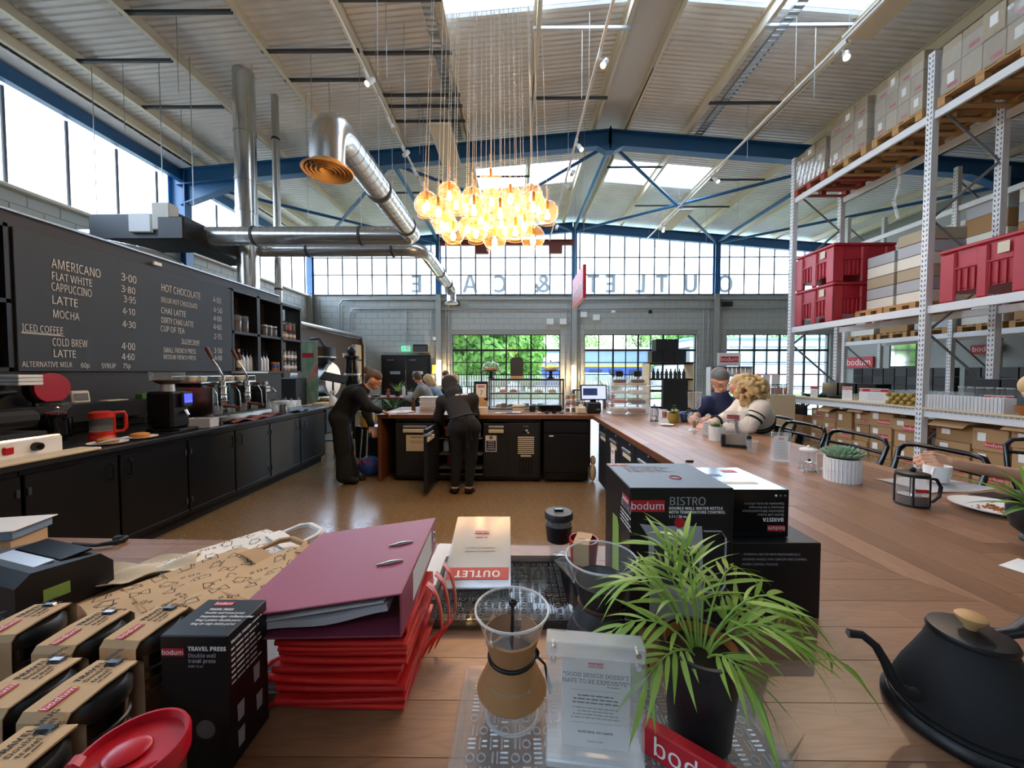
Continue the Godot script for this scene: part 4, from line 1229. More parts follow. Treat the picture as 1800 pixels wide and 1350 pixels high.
	for q in [[422, 738], [428, 735], [433, 733]]:
		var gg := thing("shot_glass", "small glass of stirrers beside the espresso machine", "glass", V(-3.75 + (q[0] - 422) * .016, CT, -5.02), 0, "small glasses by the espresso machine")
		lat(gg, "bowl", [0, 0, .03, 0, .034, .1, .031, .1, .027, .006, 0, .006], "clear", Vector3.ZERO, 12); tb(gg, "stirrer", [V(0, .01, 0), V(.02, .17, .01)], .005, "redbin", 5)
	var tp := thing("sink_tap", "tall curved steel tap at the back of the worktop", "tap", V(-4.1, CT, -6.0))
	tb(tp, "spout", [V(0, 0, 0), V(0, .24, 0), V(.04, .31, -.02), V(.11, .31, -.05), V(.15, .25, -.07)], .011, "chrome", 8); lat(tp, "collar", [0, 0, .03, 0, .03, .03, 0, .04], "chrome")
	tb(tp, "lever_arm", [V(0, .32, 0), V(0, .36, 0), V(.03, .37, .1)], .008, "chrome", 6)
	tag(cb(self, "white_tray", V(-3.78, CT + .05, -6.06), V(.3, .1, .36), "white"), "stack of white trays behind the glass flasks", "tray")
	# wooden end shelf with spray bottle
	var ew := thing("end_table", "light wood topped trolley on black legs and castors at bar end", "table", V(-3.36, 0, -6.58))
	cb(ew, "top", V(0, .9, 0), V(.62, .035, .62), "lightwood", .006)
	for sx in [-.27, .27]:
		for sz in [-.26, .26]:
			cb(ew, "leg", V(sx, .48, sz), V(.05, .8, .05), "black"); m = MB.new(); m.cyl(V(sx, .04, sz - .015), V(sx, .04, sz + .015), .04, -1, 14); put(ew, "castor", m, "silverlid")
	cb(ew, "shelf", V(0, .3, 0), V(.5, .02, .5), "darkgrey")
	var wt := CT + .003
	var sp := thing("spray_bottle", "white spray bottle standing on the wooden end table", "spray bottle", V(-3.2, wt, -6.42))
	lat(sp, "body", [0, 0, .045, 0, .045, .1, .035, .15, .016, .18, .016, .2, 0, .2], "white"); cb(sp, "trigger_head", V(.02, .225, 0), V(.1, .045, .03), "white", .01); cb(sp, "trigger", V(.05, .19, 0), V(.012, .04, .016), "white")
	lat(thing("paper_cup", "upturned grey paper cup on the wooden end table", "cup", V(-3.08, wt, -6.5)), "cup_wall", [.042, 0, .046, 0, .033, .12, 0, .12], "greyprint")
	tag(cb(self, "bread_board", V(-3.38, wt + .02, -6.45), V(.2, .04, .34), "plywood"), "pale wooden board on the end table", "board")
	var fb := thing("fruit_basket", "brown bowl heaped with small round fruit on the end table", "bowl", V(-3.5, wt, -6.75))
	lat(fb, "bowl", [0, 0, .06, 0, .13, .06, .12, .06, .05, .01, 0, .01], "carddark")
	for k in 6:
		m = MB.new(); m.sphere(V(cos(k * 1.1) * .055, .07, sin(k * 1.1) * .055), V(.035, .035, .035), 10, 6)
		tag(put(self, "fruit", m, ["potolive", "bread2", "leafdark"][k % 3], T3(V(-3.5, wt, -6.75))), "small fruit heaped in the brown bowl on the end table", "fruit", "fruit in the brown bowl")
const FLATXF := Basis(Vector3(1, 0, 0), Vector3(0, 0, -1), Vector3(0, 1, 0))
func worktop(called: String, label: String, poly: Array, alongx: bool, seed_: int) -> void:
	var t := thing(called, label, "worktop")
	var pp := PackedVector2Array()
	for q in poly: pp.append(Vector2(q[0], -q[1]))
	var m := MB.new(); m.xf = Transform3D(FLATXF, V(0, 0, 0))
	m.prism(pp, CT - .052, CT - .008); put(t, "core", m, "oakdark")
	var lo := pp[0]
	var hi := pp[0]
	for p in pp: lo = lo.min(p); hi = hi.max(p)
	var r := RandomNumberGenerator.new(); r.seed = seed_
	var w := .098
	var c := lo.y if alongx else lo.x
	var made := 0
	while c < (hi.y if alongx else hi.x):
		var a: float = (lo.x if alongx else lo.y) - r.randf() * 1.0
		while a < (hi.x if alongx else hi.y):
			var l := r.randf_range(.7, 1.9)
			var rect := PackedVector2Array([Vector2(a, c), Vector2(a + l, c), Vector2(a + l, c + w), Vector2(a, c + w)]) if alongx else PackedVector2Array([Vector2(c, a), Vector2(c + w, a), Vector2(c + w, a + l), Vector2(c, a + l)])
			a += l
			for piece in Geometry2D.intersect_polygons(rect, pp):
				var inn := Geometry2D.offset_polygon(piece, -.0007)
				if inn.size() == 0: continue
				m = MB.new(); m.xf = Transform3D(FLATXF, V(0, 0, 0)); m.usw = not alongx; m.uvo = Vector2(r.randf() * 7, r.randf() * 7)
				m.prism(inn[0], CT - .009, CT)
				put(t, "plank", m, "oak%d" % r.randi_range(0, 3)); made += 1
		c += w
func doorhandle(parent: Node, c: Vector3, w: float, b: Basis) -> void:       # long pressed handle with a lower lip
	var m := MB.new(); m.cbox(c, b * V(0, 0, 0) + V(w, .03, .02) if b == Basis() else V(.02, .03, w), .004); put(parent, "handle", m, "silverlid")
	m = MB.new(); m.cbox(c + V(0, -.055, 0) + b * V(0, 0, .012), V(w, .05, .02) if b == Basis() else V(.02, .05, w), .006); put(parent, "handle_lip", m, "cream")
func island() -> void:
	var m: MB
	worktop("oak_worktop", "oak plank worktop carrying bags, boxes and gooseneck kettle", [[-2.7, -1.30], [1.01, -1.205], [1.74, -.05], [-2.7, -.05]], true, 11)
	worktop("oak_worktop", "long oak plank worktop running down the seated side", [[1.01, -1.205], [1.04, -4.92], [2.29, -6.1], [2.29, -.05], [1.74, -.05]], false, 12)
	worktop("oak_worktop", "oak plank worktop carrying the pastry display and till", [[-1.87, -5.0], [1.04, -4.92], [2.29, -6.1], [-1.87, -6.1]], true, 13)
	var cbs := thing("counter_cabinet", "dark base under the worktop of bags and kettle", "cabinet")
	m = MB.new(); m.rng(-2.6, .95, 0, .86, -1.12, -.45); put(cbs, "carcass", m, "black")
	# ---------------- island front
	var isl := Transform3D(R(0, -1.5), V(-1.87, 0, -5.0))
	var ep := thing("counter_gable", "dark stained wooden end panel carrying the till worktop", "panel"); ep.transform = isl
	cb(ep, "board", V(.025, .43, -.55), V(.05, .86, 1.1), "oakdark")
	cb(ep, "rear_board", V(1.55, .43, -.95), V(3.0, .86, .03), "oakdark")
	var fr := thing("undercounter_fridge", "long black undercounter fridge with one door standing open", "fridge"); fr.transform = isl
	m = MB.new()
	m.rng(.24, 2.22, .82, .862, -.03, -.7); m.rng(.24, 2.22, .03, .09, -.03, -.7); m.rng(.24, 2.22, .03, .86, -.68, -.7)
	for x in [.24, .8, 1.44, 2.2]: m.rng(x, x + .02, .03, .86, -.03, -.7)
	put(fr, "casing", m, "black")
	for k in 2:
		var x := [.52, 1.62][k] as float
		var w := [.54, .34][k] as float
		var dr := cb(fr, "door", V(x, .44, -.01), V(w, .72, .04), "charcoal", .006)
		doorhandle(dr, V(x, .755, .018), w * .6, Basis())
		if k == 0:
			cb(dr, "notice", V(x + .02, .53, .012), V(.29, .22, .003), "cream", .001); text(dr, "REMINDER", .022, T3(V(x + .02, .61, .0145)), "blackprint", "lettering", 1, 1)
			strokes(dr, 2, .19, .02, .009, T3(V(x + .02, .555, .0147)), "blackprint", 1)
		else:
			cb(dr, "notice", V(x - .07, .53, .012), V(.15, .22, .003), "white", .001); cb(dr, "notice_panel", V(x - .07, .5, .0145), V(.13, .14, .001), "navy", .0003)
			m = MB.new(); m.cyl(V(x - .07, .61, .013), V(x - .07, .61, .0145), .022, -1, 18); put(dr, "notice_symbol", m, "navy"); cb(dr, "notice_mark", V(x - .07, .61, .015), V(.006, .026, .001), "whiteprint", .0003)
			var li := 0
			for s in ["All food", "must be", "covered", "and dated"]: text(dr, s, .016, T3(V(x - .07, .555 - li * .032, .0155)), "whiteprint", "lettering", 1, 1); li += 1
	# open middle compartment with its door swung out towards the room
	var od := cb(fr, "open_door", V(.82, .44, .3), V(.05, .74, .6), "charcoal", .006); doorhandle(od, V(.86, .755, .55), .3, R(0, 90))
	cb(od, "door_edge_lip", V(.84, .74, .58), V(.1, .04, .05), "denim", .008)
	for y in [.17, .36, .58]: cb(fr, "wire_shelf", V(1.12, y, -.35), V(.6, .012, .6), "midgrey", .003)
	cb(fr, "lower_gasket", V(1.12, .1, -.02), V(.62, .02, .03), "midgrey")
	for q in [[.9, .37, "paper"], [1.0, .37, "cream"], [1.3, .37, "paper"], [.95, .18, "redbin"], [1.25, .18, "paper"], [1.1, .59, "denim"], [1.35, .59, "white"], [.92, .59, "redbin"]]:
		var o := thing("drink_carton", "pale carton standing inside the open fridge", "carton", isl * V(q[0], q[1] + .008, -.2), 0, "cartons in the open fridge")
		cb(o, "box", V(0, .07, 0), V(.07, .14, .07), q[2]); m = MB.new(); m.prism(PackedVector2Array([Vector2(-.035, .14), Vector2(.035, .14), Vector2(0, .17)]), -.035, .035); put(o, "gable_top", m, q[2])
	# compressor section
	cb(fr, "compressor_panel", V(1.99, .44, -.01), V(.42, .74, .03), "charcoal", .004)
	for k in 9: cb(fr, "vent_slat", V(2.02, .4 + k * .027, .01), V(.22, .014, .014), "cream", .003, R(25))
	cb(fr, "thermostat_panel", V(2.02, .69, .008), V(.1, .05, .01), "black"); cb(fr, "indicator", V(2.03, .71, .014), V(.03, .02, .004), "white", .001); cb(fr, "indicator", V(2.05, .68, .014), V(.025, .02, .004), "cream", .001)
	cb(fr, "rating_plate", V(2.02, .365, .008), V(.14, .025, .004), "cream", .001); strokes(fr, 1, .07, .02, .012, T3(V(2.02, .765, .0062)), "greyprint", 1)
	for k in 5: cb(fr, "lower_slot", V(1.94 + k * .04, .22, .006), V(.014, .2, .006), "blackgloss", .001)
	for x in [.28, 1.4, 2.18]: lat(fr, "foot", [0, 0, .02, 0, .02, .035, 0, .035], "darkgrey", V(x, 0, -.08), 10)
	var dw := thing("dishwasher", "plain black dishwasher cabinet beside the undercounter fridge", "dishwasher"); dw.transform = isl
	cb(dw, "body", V(2.56, .44, -.36), V(.6, .8, .66), "black"); cb(dw, "door", V(2.56, .4, -.015), V(.58, .52, .03), "black", .006); cb(dw, "top_drawer", V(2.56, .745, -.015), V(.58, .14, .03), "black", .006); cb(dw, "badge", V(2.36, .635, .004), V(.06, .02, .006), "white", .002)
	cb(dw, "plinth", V(2.56, .09, -.02), V(.58, .1, .02), "blackgloss")
	var bs := thing("cleaning_bag", "crumpled pale bag and sponge pushed beside the dishwasher", "bag", isl * V(2.93, 0, -.1))
	m = MB.new(); m.sphere(V(0, .12, 0), V(.05, .12, .06), 10, 7); m.sphere(V(.01, .28, -.02), V(.04, .07, .04), 10, 6); put(bs, "sack", m, "cream")
	# ---------------- fridges under the long worktop
	var rf := thing("undercounter_fridge", "row of black fridge doors under the long worktop", "fridge")
	m = MB.new(); m.rng(1.13, 1.8, .04, .862, -1.3, -4.84); put(rf, "casing", m, "black")
	for k in 7:
		var z := -4.6 + k * .49
		var dr := cb(rf, "door", V(1.115, .44, z), V(.03, .76, .47), "charcoal", .006)
		doorhandle(dr, V(1.095, .72, z), .26, R(0, 90))
		cb(dr, "lock", V(1.098, .8, z + .1), V(.008, .014, .014), "whiteprint", .002)
	cb(rf, "door_notice", V(1.097, .5, -4.12), V(.003, .3, .16), "paper", .001); logo(rf, .09, T3(V(1.094, .6, -4.12), 0, -90))
	text(rf, "5", .09, T3(V(1.094, .47, -4.12), 0, -90), "greyprint", "lettering", 0, 1)
	cb(rf, "top_strip", V(1.1, .852, -3.0), V(.02, .02, 3.6), "silverlid")
	# ---------------- things on the till worktop
	for k in 4:
		tag(cb(self, "menu_sheet", G(690 + k * 9, 726 - k % 2 * 2) + V(0, .003 + k * .003, 0), V(.16, .003, .21), ["skin", "paper", "skin2", "paper"][k], .001, R(0, k * 17 - 20)), "pink or white paper slip on the till worktop corner", "paper", "paper slips on the worktop corner")
	bottle("sauce_bottle", "dark brown bottle standing on the till worktop beside tubs", G(727, 723), .03, .2, "choc", "", "black")
	for k in 2:
		var g := thing("drinking_glass", "clear tumbler upside on the till worktop", "glass", G(737 + k * 12, 722) + V(0, 0, -.36), 0, "tumblers on the till worktop"); lat(g, "glass", [0, 0, .035, 0, .042, .13, .039, .13, .032, .006, 0, .006], "clear")
	for k in 3:
		var tb_ := thing("food_tub", "stacked translucent food tub with %s on till worktop" % ["fries at the bottom of the pile", "white lid in the middle of the pile", "clear lid on top of the pile"][k], "tub", G(752, 722) + V(0, k * .068, -.1), 4)
		m = MB.new(); m.cbox(V(0, .03, 0), V(.26, .06, .2), .012); put(tb_, "box", m, "frost"); cb(tb_, "lid", V(0, .063, 0), V(.28, .008, .22), "white")
		if k == 0: cb(tb_, "contents", V(-.05, .03, .085), V(.14, .03, .03), "bread", .008)
	var sg := thing("table_number", "black framed card stand with red logo and number seven", "sign", G(846, 723), 0)
	cb(sg, "frame", V(0, .26, 0), V(.2, .36, .012), "black"); cb(sg, "card", V(0, .3, .008), V(.15, .2, .002), "paper", .0005); logo(sg, .1, T3(V(0, .365, .01))); text(sg, "7", .07, T3(V(0, .27, .01)), "blackprint", "lettering", 0, 1); cb(sg, "foot", V(0, .04, 0), V(.2, .08, .1), "black")
	var kb := thing("kraft_bag", "small kraft paper bag leaning on the number card stand", "bag", G(846, 724) + V(0, 0, .09)); m = MB.new(); m.prism(PackedVector2Array([Vector2(-.1, 0), Vector2(.1, 0), Vector2(.1, .16), Vector2(.05, .18), Vector2(.04, .22), Vector2(-.04, .22), Vector2(-.05, .18), Vector2(-.1, .16)]), -.02, .02); put(kb, "bag_body", m, "kraft")
	tag(cb(self, "white_box", G(846, 726) + V(0, .05, .15), V(.2, .1, .1), "white"), "open white carton before the number card stand", "box")
	# pastry display
	var dz := -5.68
	var pc := thing("pastry_display", "black framed glass pastry case on the till worktop", "display case", V(.175, CT, dz))
	for x in [-.57, .57]:
		for z in [0, -.4]: cb(pc, "post", V(x, .23, z), V(.02, .46, .02), "black", .002)
	for y in [.008, .46]:
		for z in [0, -.4]: cb(pc, "frame_rail", V(0, y, z), V(1.16, .026 if y > .1 else .016, .026), "black", .003)
		for x in [-.57, .57]: cb(pc, "frame_rail", V(x, y, -.2), V(.02, .02, .4), "black", .003)
	cb(pc, "floor_plate", V(0, .006, -.2), V(1.12, .008, .38), "silverlid"); cb(pc, "top_glass", V(0, .47, -.2), V(1.16, .008, .42), "clear"); cb(pc, "mid_shelf", V(0, .24, -.2), V(1.12, .012, .38), "acrylicf"); cb(pc, "shelf_edge", V(0, .245, 0.0), V(1.12, .018, .012), "black")
	for z in [.004, -.404]: cb(pc, "glass_pane", V(0, .235, z), V(1.12, .43, .004), "clear", .001)
	for q in [[-.42, .012, "bread2"], [-.24, .012, "choc"], [-.08, .012, "bread"], [.13, .012, "choc"], [.3, .012, "bread2"], [.47, .012, "choc"], [-.36, .248, "bread"], [-.2, .248, "bread2"], [.2, .248, "plywood"], [.42, .248, "plywood"]]:
		var t := thing("pastry", "plated pastry inside the glass display case", "pastry", V(.175 + q[0], CT + q[1] + .002, dz - .2), 0, "pastries in the display case")
		lat(t, "dish", [0, 0, .07, 0, .08, .008, 0, .008], "white"); lat(t, "pastry", [0, .008, .055, .008, .065, .03, .03, .05, 0, .052], q[2])
	for x in [-.34, .0, .26]: tag(cb(self, "price_card", V(.175 + x, CT + .055, dz - .06), V(.09, .07, .006), "black"), "small black price card inside the pastry display", "card", "price cards in the display")
	for q in [[863, "glass domed cake stand with croissants on pastry case"], [968, "glass domed cake stand with pies on pastry case"]]:
		var c := D(q[0], 666, 5.85); c.y = CT + .4745
		var st := thing("cake_stand", "glass domed black cake stand with " + ("croissants, on the pastry case" if q[0] == 863 else "two round pies, on the pastry case"), "cake stand", c)
		lat(st, "stand", [0, 0, .08, 0, .03, .03, .025, .1, .15, .12, .15, .128, 0, .128], "black", Vector3.ZERO, 24); lat(st, "dome", [.14, .13, .14, .18, .11, .24, .05, .262, 0, .266], "clear", Vector3.ZERO, 24); lat(st, "dome_knob", [.008, .266, .016, .28, 0, .29], "black"); lat(st, "rim", [.135, .128, .17, .132, .135, .136], "clear", Vector3.ZERO, 24)
		for k in 3: 
			m = MB.new(); m.sphere(V(-.06 + k * .06, .155, (k % 2) * .04), V(.045, .03, .03), 10, 6); put(st, "pastry", m, "bread" if q[0] == 863 else "plywood")
	var cbd := thing("chalkboard_stand", "blank black chalkboard in a wooden block on pastry case", "chalkboard", V(.03, CT + .4745, dz - .1))
	m = MB.new(); m.prism(PackedVector2Array([Vector2(-.1, .03), Vector2(.1, .03), Vector2(.1, .3), Vector2(.06, .33), Vector2(-.06, .33), Vector2(-.1, .3)]), -.006, .006); put(cbd, "slate", m, "slate"); cb(cbd, "block", V(0, .02, 0), V(.2, .04, .06), "lightwood")
	# stationery in front of the case
	for k in 6: tag(cb(self, "notebook", G(912, 724) + V(rg.randf_range(-.015, .015), .008 + k * .016, -.12), V(.17, .014, .13), ["cream", "kraft", "paper", "carddark", "cream", "paper"][k], .002, R(0, rg.randf_range(-8, 8))), "cream notebook in the pile before the pastry case", "notebook", "notebooks before the pastry case")
	for k in 5: tag(cb(self, "loose_paper", G(872 + k * 9, 727) + V(0, .003 + k * .003, -.05), V(.16, .003, .12), ["kraft", "paper", "cream", "denim", "paper"][k], .001, R(0, k * 31 - 40)), "loose sheet among the papers before pastry case", "paper", "loose sheets by the pastry case")
	tag(cb(self, "card_terminal", G(936, 724) + V(0, .045, -.05), V(.09, .09, .06), "black", .01), "small black card terminal beside the notebooks", "card terminal")
	tag(cb(self, "cash_drawer", G(967, 724) + V(0, .05, -.15), V(.34, .1, .3), "blackgloss", .01), "flat black cash drawer before the pastry case", "cash drawer")
	for k in 4: tag(cb(self, "small_trinket", G(948 + k * 13, 727) + V(0, .014, 0), V(.06, .028, .05), ["cream", "black", "blackgloss", "midgrey"][k], .01), "small trinket lying before the cash drawer", "trinket", "trinkets by the cash drawer")
	var at := thing("acrylic_tower", "clear acrylic tower of small jars beside the till", "display stand", G(1003, 725))
	for k in 3: cb(at, "tier", V(0, .005 + k * .09, 0), V(.15, .006, .12), "acrylicf", .001)
	for x in [-.074, .074]: cb(at, "side", V(x, .1, 0), V(.004, .2, .12), "acrylic", .001)
	for k in 6: jar("tiny jar of sweets on the clear acrylic tower", G(1003, 725) + V(-.04 + (k % 2) * .08, .009 + (k / 2) * .09, .0), .03, .07, ["choc", "meat", "bread2"][k / 2], "silverlid", "tiny jars on the acrylic tower")
	var bsf := thing("bottle_shelf", "low black shelf with jars and sauces behind the till", "shelf", V(1.15, CT, -5.75)); cb(bsf, "board", V(0, .3, 0), V(.5, .02, .16), "black"); for x in [-.24, .24]: cb(bsf, "leg", V(x, .15, 0), V(.02, .29, .14), "black")
	for k in 4: jar("jar of preserve under the low black shelf", V(.98 + k * .1, CT, -5.75), .04, .16, ["choc", "choc", "potolive", "bread"][k], "silverlid", "preserve jars by the till")
	var tl := thing("till_terminal", "black touch screen till with a lit grid on its display", "till", G(1043, 726))
	cb(tl, "base", V(0, .08, 0), V(.19, .16, .16), "black", .02); cb(tl, "neck", V(0, .17, -.03), V(.08, .1, .05), "black"); cb(tl, "monitor", V(0, .29, 0), V(.37, .22, .03), "blackgloss", .008, R(-8)); cb(tl, "screen", V(0, .292, .016), V(.335, .185, .004), "screen", .001, R(-8))
	cb(tl, "screen_grid", V(-.05, .3, .0195), V(.2, .1, .001), "bluepaint", .0003, R(-8)); cb(tl, "base_label", V(.05, .06, .081), V(.05, .012, .002), "greyprint", .0005)
	var pr := thing("receipt_printer", "small cream receipt printer beside the till", "printer", G(1021, 727)); cb(pr, "body", V(0, .05, 0), V(.14, .1, .12), "cream", .02); cb(pr, "paper_strip", V(0, .11, -.01), V(.06, .04, .002), "paper", .0005)
	# acrylic cake drawers
	var ad := thing("cake_display", "clear acrylic three tier cake drawers on long worktop", "display case", G(1108, 729) + V(0, 0, -.15))
	for k in 3:
		var y := .005 + k * .13
		for q in [[0, y, 0, .52, .006, .3], [0, y + .06, .15, .52, .12, .005], [0, y + .06, -.15, .52, .12, .005], [-.26, y + .06, 0, .005, .12, .3], [.26, y + .06, 0, .005, .12, .3]]: cb(ad, "acrylic_panel", V(q[0], q[1], q[2]), V(q[3], q[4], q[5]), "acrylic", .001)
		cb(ad, "cake_slab", V(-.12, y + .035, 0), V(.2, .05 - k * .008, .2), ["plywood", "meat", "paper"][k], .012); cb(ad, "cake_slab", V(.13, y + .035, 0), V(.2, .05, .2), ["bread2", "choc", "paper"][k], .012)
	cb(ad, "top_panel", V(0, .392, 0), V(.54, .006, .32), "acrylic", .001)
	for k in 2:
		var ck := thing("cake_box", "clear box of chocolate cakes on top of the acrylic drawers", "cake box", ad.position + V(-.11 + k * .25, .396, 0), 0, "cake boxes on the acrylic drawers")
		cb(ck, "tray", V(0, .015, 0), V(.2, .03, .16), "plywood"); cb(ck, "cake", V(0, .055, 0), V(.17, .045, .12), "choc", .015); cb(ck, "cover", V(0, .06, 0), V(.21, .11, .17), "acrylic", .002); cb(ck, "tag", V(.0, .155, 0), V(.1, .075, .004), "black", .001)
func doodle(bg: String, fg: String, seed_: int) -> ImageTexture:      # line drawings of jugs, presses and cups printed on paper
	var im := Image.create(512, 512, false, Image.FORMAT_RGB8); im.fill(Color(bg))
	var c := Color(fg)
	var r := RandomNumberGenerator.new(); r.seed = seed_
	var ln := func(a: Vector2, b: Vector2):
		var n := int(a.distance_to(b) * 1.5) + 1
		for i in n + 1:
			var p := a.lerp(b, float(i) / n)
			im.fill_rect(Rect2i(posmod(int(p.x), 510), posmod(int(p.y), 510), 3, 3), c)
	for gy in 6:
		for gx in 6:
			var o := Vector2(gx * 85 + 42 + r.randf_range(-8, 8), gy * 85 + 42 + r.randf_range(-8, 8))
			var ang := r.randf() * TAU
			var k := r.randi_range(0, 4)
			var T := func(x, y): return o + Vector2(x, y).rotated(ang)
			var shp := []
			if k == 0: shp = [[-16, -26, 16, -26, 16, 26, -16, 26, -16, -26], [-16, -10, 16, -10], [16, -18, 28, -14, 28, 12, 16, 16], [0, -26, 0, -36], [-6, -36, 6, -36]]
			elif k == 1: shp = [[-22, -14, 22, -14, 14, 18, -14, 18, -22, -14], [22, -8, 32, -4, 26, 8, 18, 8], [-28, 24, 28, 24]]
			elif k == 2: shp = [[-20, -26, 20, -26, 6, 0, 22, 28, -22, 28, -6, 0, -20, -26], [-8, -2, 8, -2], [-8, 4, 8, 4]]
			elif k == 3: shp = [[-24, 20, -14, -18, 14, -18, 24, 20, -24, 20], [-22, 6, -38, -10], [14, -14, 32, -10, 32, 10, 22, 12], [-5, -18, 0, -28, 5, -18]]
			else: shp = [[-10, 0, 0, -10, 10, 0, 0, 10, -10, 0], [-20, -18, -14, -24, -8, -18, -14, -12, -20, -18], [14, 14, 24, 14, 24, 24, 14, 24, 14, 14]]
			for s in shp:
				for i in range(0, s.size() - 2, 2): ln.call(T.call(s[i], s[i + 1]), T.call(s[i + 2], s[i + 3]))
	return ImageTexture.create_from_image(im)
func paperbag(label: String, at: Vector3, turn: float, w: float, l: float, mt: String, rim: String, tex: ImageTexture) -> void:
	var t := thing("paper_carrier_bag", label, "bag", at, turn)
	var pm := StandardMaterial3D.new(); pm.albedo_texture = tex; pm.roughness = .8; pm.uv1_scale = V(3.0, 3.0, 3.0)
	var m := MB.new(); m.sheet(func(u, v): return V(-w / 2 + u * w, .01 + .006 * sin(u * 9) * sin(v * 7 + 1), l / 2 - v * l), 12, 12, .008); put(t, "bag_body", m, pm)
	m = MB.new(); m.sheet(func(u, v): return V(-w * .3 + u * w * .6, .018 + .003 * sin(u * 7), -l / 2 + .03 - v * .05), 6, 2, .003); put(t, "handle_tab", m, rim)
	for sd in 2:
		tb(t, "paper_handle", [V(-w * .22, .016, -l / 2 + .01), V(-w * .2, .02 + sd * .008, -l / 2 - .075), V(-w * .12, .022 + sd * .008, -l / 2 - .1), V(w * .12, .022 + sd * .008, -l / 2 - .1), V(w * .2, .02 + sd * .008, -l / 2 - .075), V(w * .22, .016, -l / 2 + .01)], .009, rim, 6, .45)
	cb(t, "fold_line", V(0, .0165, l * .28), V(w * .98, .001, .003), rim, .0003)
func travelmug(label: String, at: Vector3, turn: float) -> void:
	var t := thing("travel_mug", label, "travel mug", at, turn, "sleeved travel mugs by the press box")
	lat(t, "mug", [0, 0, .034, 0, .036, .01, .043, .12, .043, .128, 0, .128], "blackgloss", Vector3.ZERO, 24)
	lat(t, "lid", [.044, .12, .046, .122, .046, .138, .04, .146, .012, .149, 0, .149], "black", Vector3.ZERO, 24)
	for k in 3: lat(t, "grip_rib", [.0385 + k * .0015, .05 + k * .02, .041 + k * .0015, .052 + k * .02, .041 + k * .0015, .056 + k * .02, .0385 + k * .0015, .058 + k * .02], "black", Vector3.ZERO, 20)
	cb(t, "lid_tab", V(.0, .152, -.036), V(.022, .008, .014), "blackgloss", .004)
	var path := [V(0, .002, .05), V(0, .1, .05), V(0, .143, .049), V(0, .152, .042), V(0, .154, 0), V(0, .152, -.042), V(0, .143, -.05), V(0, .1, -.05), V(0, .002, -.05)]
	var m := MB.new()
	for i in path.size() - 1:
		var a: Vector3 = path[i]
		var b: Vector3 = path[i + 1]
		m.quad(a + V(-.031, 0, 0), a + V(.031, 0, 0), b + V(.031, 0, 0), b + V(-.031, 0, 0))
		m.quad(a * .985 + V(.031, 0, 0), a * .985 + V(-.031, 0, 0), b * .985 + V(-.031, 0, 0), b * .985 + V(.031, 0, 0))
	var sl := put(t, "kraft_sleeve", m, "kraft")
	var up := Transform3D(Basis(V(0, 0, -1), V(-1, 0, 0), V(0, 1, 0)), V(0, .1548, 0))
	logo(sl, .036, up * T3(V(-.026, .004, 0)), "logo_patch")
	text(sl, "TRAVEL MUG", .0072, up * T3(V(.0, .014, 0)), "blackprint", "lettering", 1, 0); text(sl, "Double wall", .0065, up * T3(V(.0, .002, 0)), "blackprint"); text(sl, "travel mug", .0065, up * T3(V(.0, -.009, 0)), "blackprint"); strokes(sl, 1, .018, .004, .003, up * T3(V(.0, -.018, .0003)), "blackprint")
func rim(parent: Node, r: float, y: float, w := .0022) -> void:
	var m := MB.new(); m.tube(ringpts(V(0, y, 0), r, 36), w, 6, false); put(parent, "glass_rim", m, "acrylicf")
func pourover(label: String, at: Vector3, s: float, sleeve: String, turn: float, rod: bool) -> void:
	var t := thing("pour_over_carafe", label, "carafe", at, turn)
	lat(t, "lower_bowl", [0, .002, .045 * s, .002, .056 * s, .02 * s, .06 * s, .045 * s, .05 * s, .075 * s, .032 * s, .1 * s], "clear", Vector3.ZERO, 32)
	lat(t, "upper_cone", [.032 * s, .1 * s, .04 * s, .125 * s, .055 * s, .165 * s, .064 * s, .19 * s], "clear", Vector3.ZERO, 32)
	rim(t, .064 * s, .19 * s); rim(t, .046 * s, .004, .003)
	var m := MB.new()                                          # pinched pouring lip
	m.sheet(func(u, v): return V(-.06 * s - v * .028 * s * sin(u * PI), .16 * s + .032 * s * u * 0 + .03 * s * v, (u - .5) * .05 * s * (1.0 - v * .55)), 8, 4, .003); put(t, "pouring_lip", m, "clear")
	m = MB.new(); m.lathe(P2([.058 * s, .045 * s, .0615 * s, .05 * s, .036 * s, .104 * s, .034 * s, .104 * s]), 32, Vector3.ZERO, .35, TAU - .05); put(t, "sleeve_skirt", m, sleeve)
	m = MB.new(); m.lathe(P2([.034 * s, .104 * s, .037 * s, .104 * s, .049 * s, .148 * s, .046 * s, .15 * s]), 32, Vector3.ZERO, .35, TAU - .05); put(t, "sleeve_collar", m, sleeve)
	m = MB.new(); m.tube(ringpts(V(0, .106 * s, 0), .039 * s, 28), .004 * s, 6, false); put(t, "leather_tie", m, "choc" if not rod else "black")
	m = MB.new(); m.sphere(V(.035 * s, .103 * s, .026 * s), V(.009, .009, .009) * s, 10, 8); m.sphere(V(.037 * s, .09 * s, .03 * s), V(.01, .01, .01) * s, 10, 8); put(t, "bead", m, "blackgloss")
	for k in 2: tb(t, "tie_end", [V(.037 * s, .09 * s, .03 * s), V(.055 * s, .06 * s, .045 * s), V((.06 + k * .008) * s, .02 * s, .05 * s), V((.055 + k * .012) * s, .006, .056 * s)], .0022, "choc" if not rod else "black", 5)
	if rod:
		tb(t, "stirring_rod", [V(-.002, .1 * s, 0), V(-.006, .2 * s, .004)], .003, "blackgloss", 6); m = MB.new(); m.sphere(V(-.0062, .205 * s, .004), V(.007, .007, .007), 10, 8); put(t, "rod_knob", m, "blackgloss")
		lat(t, "inner_filter", [.0, .102 * s, .03 * s, .104 * s, .034 * s, .112 * s, 0, .112 * s], "choc")
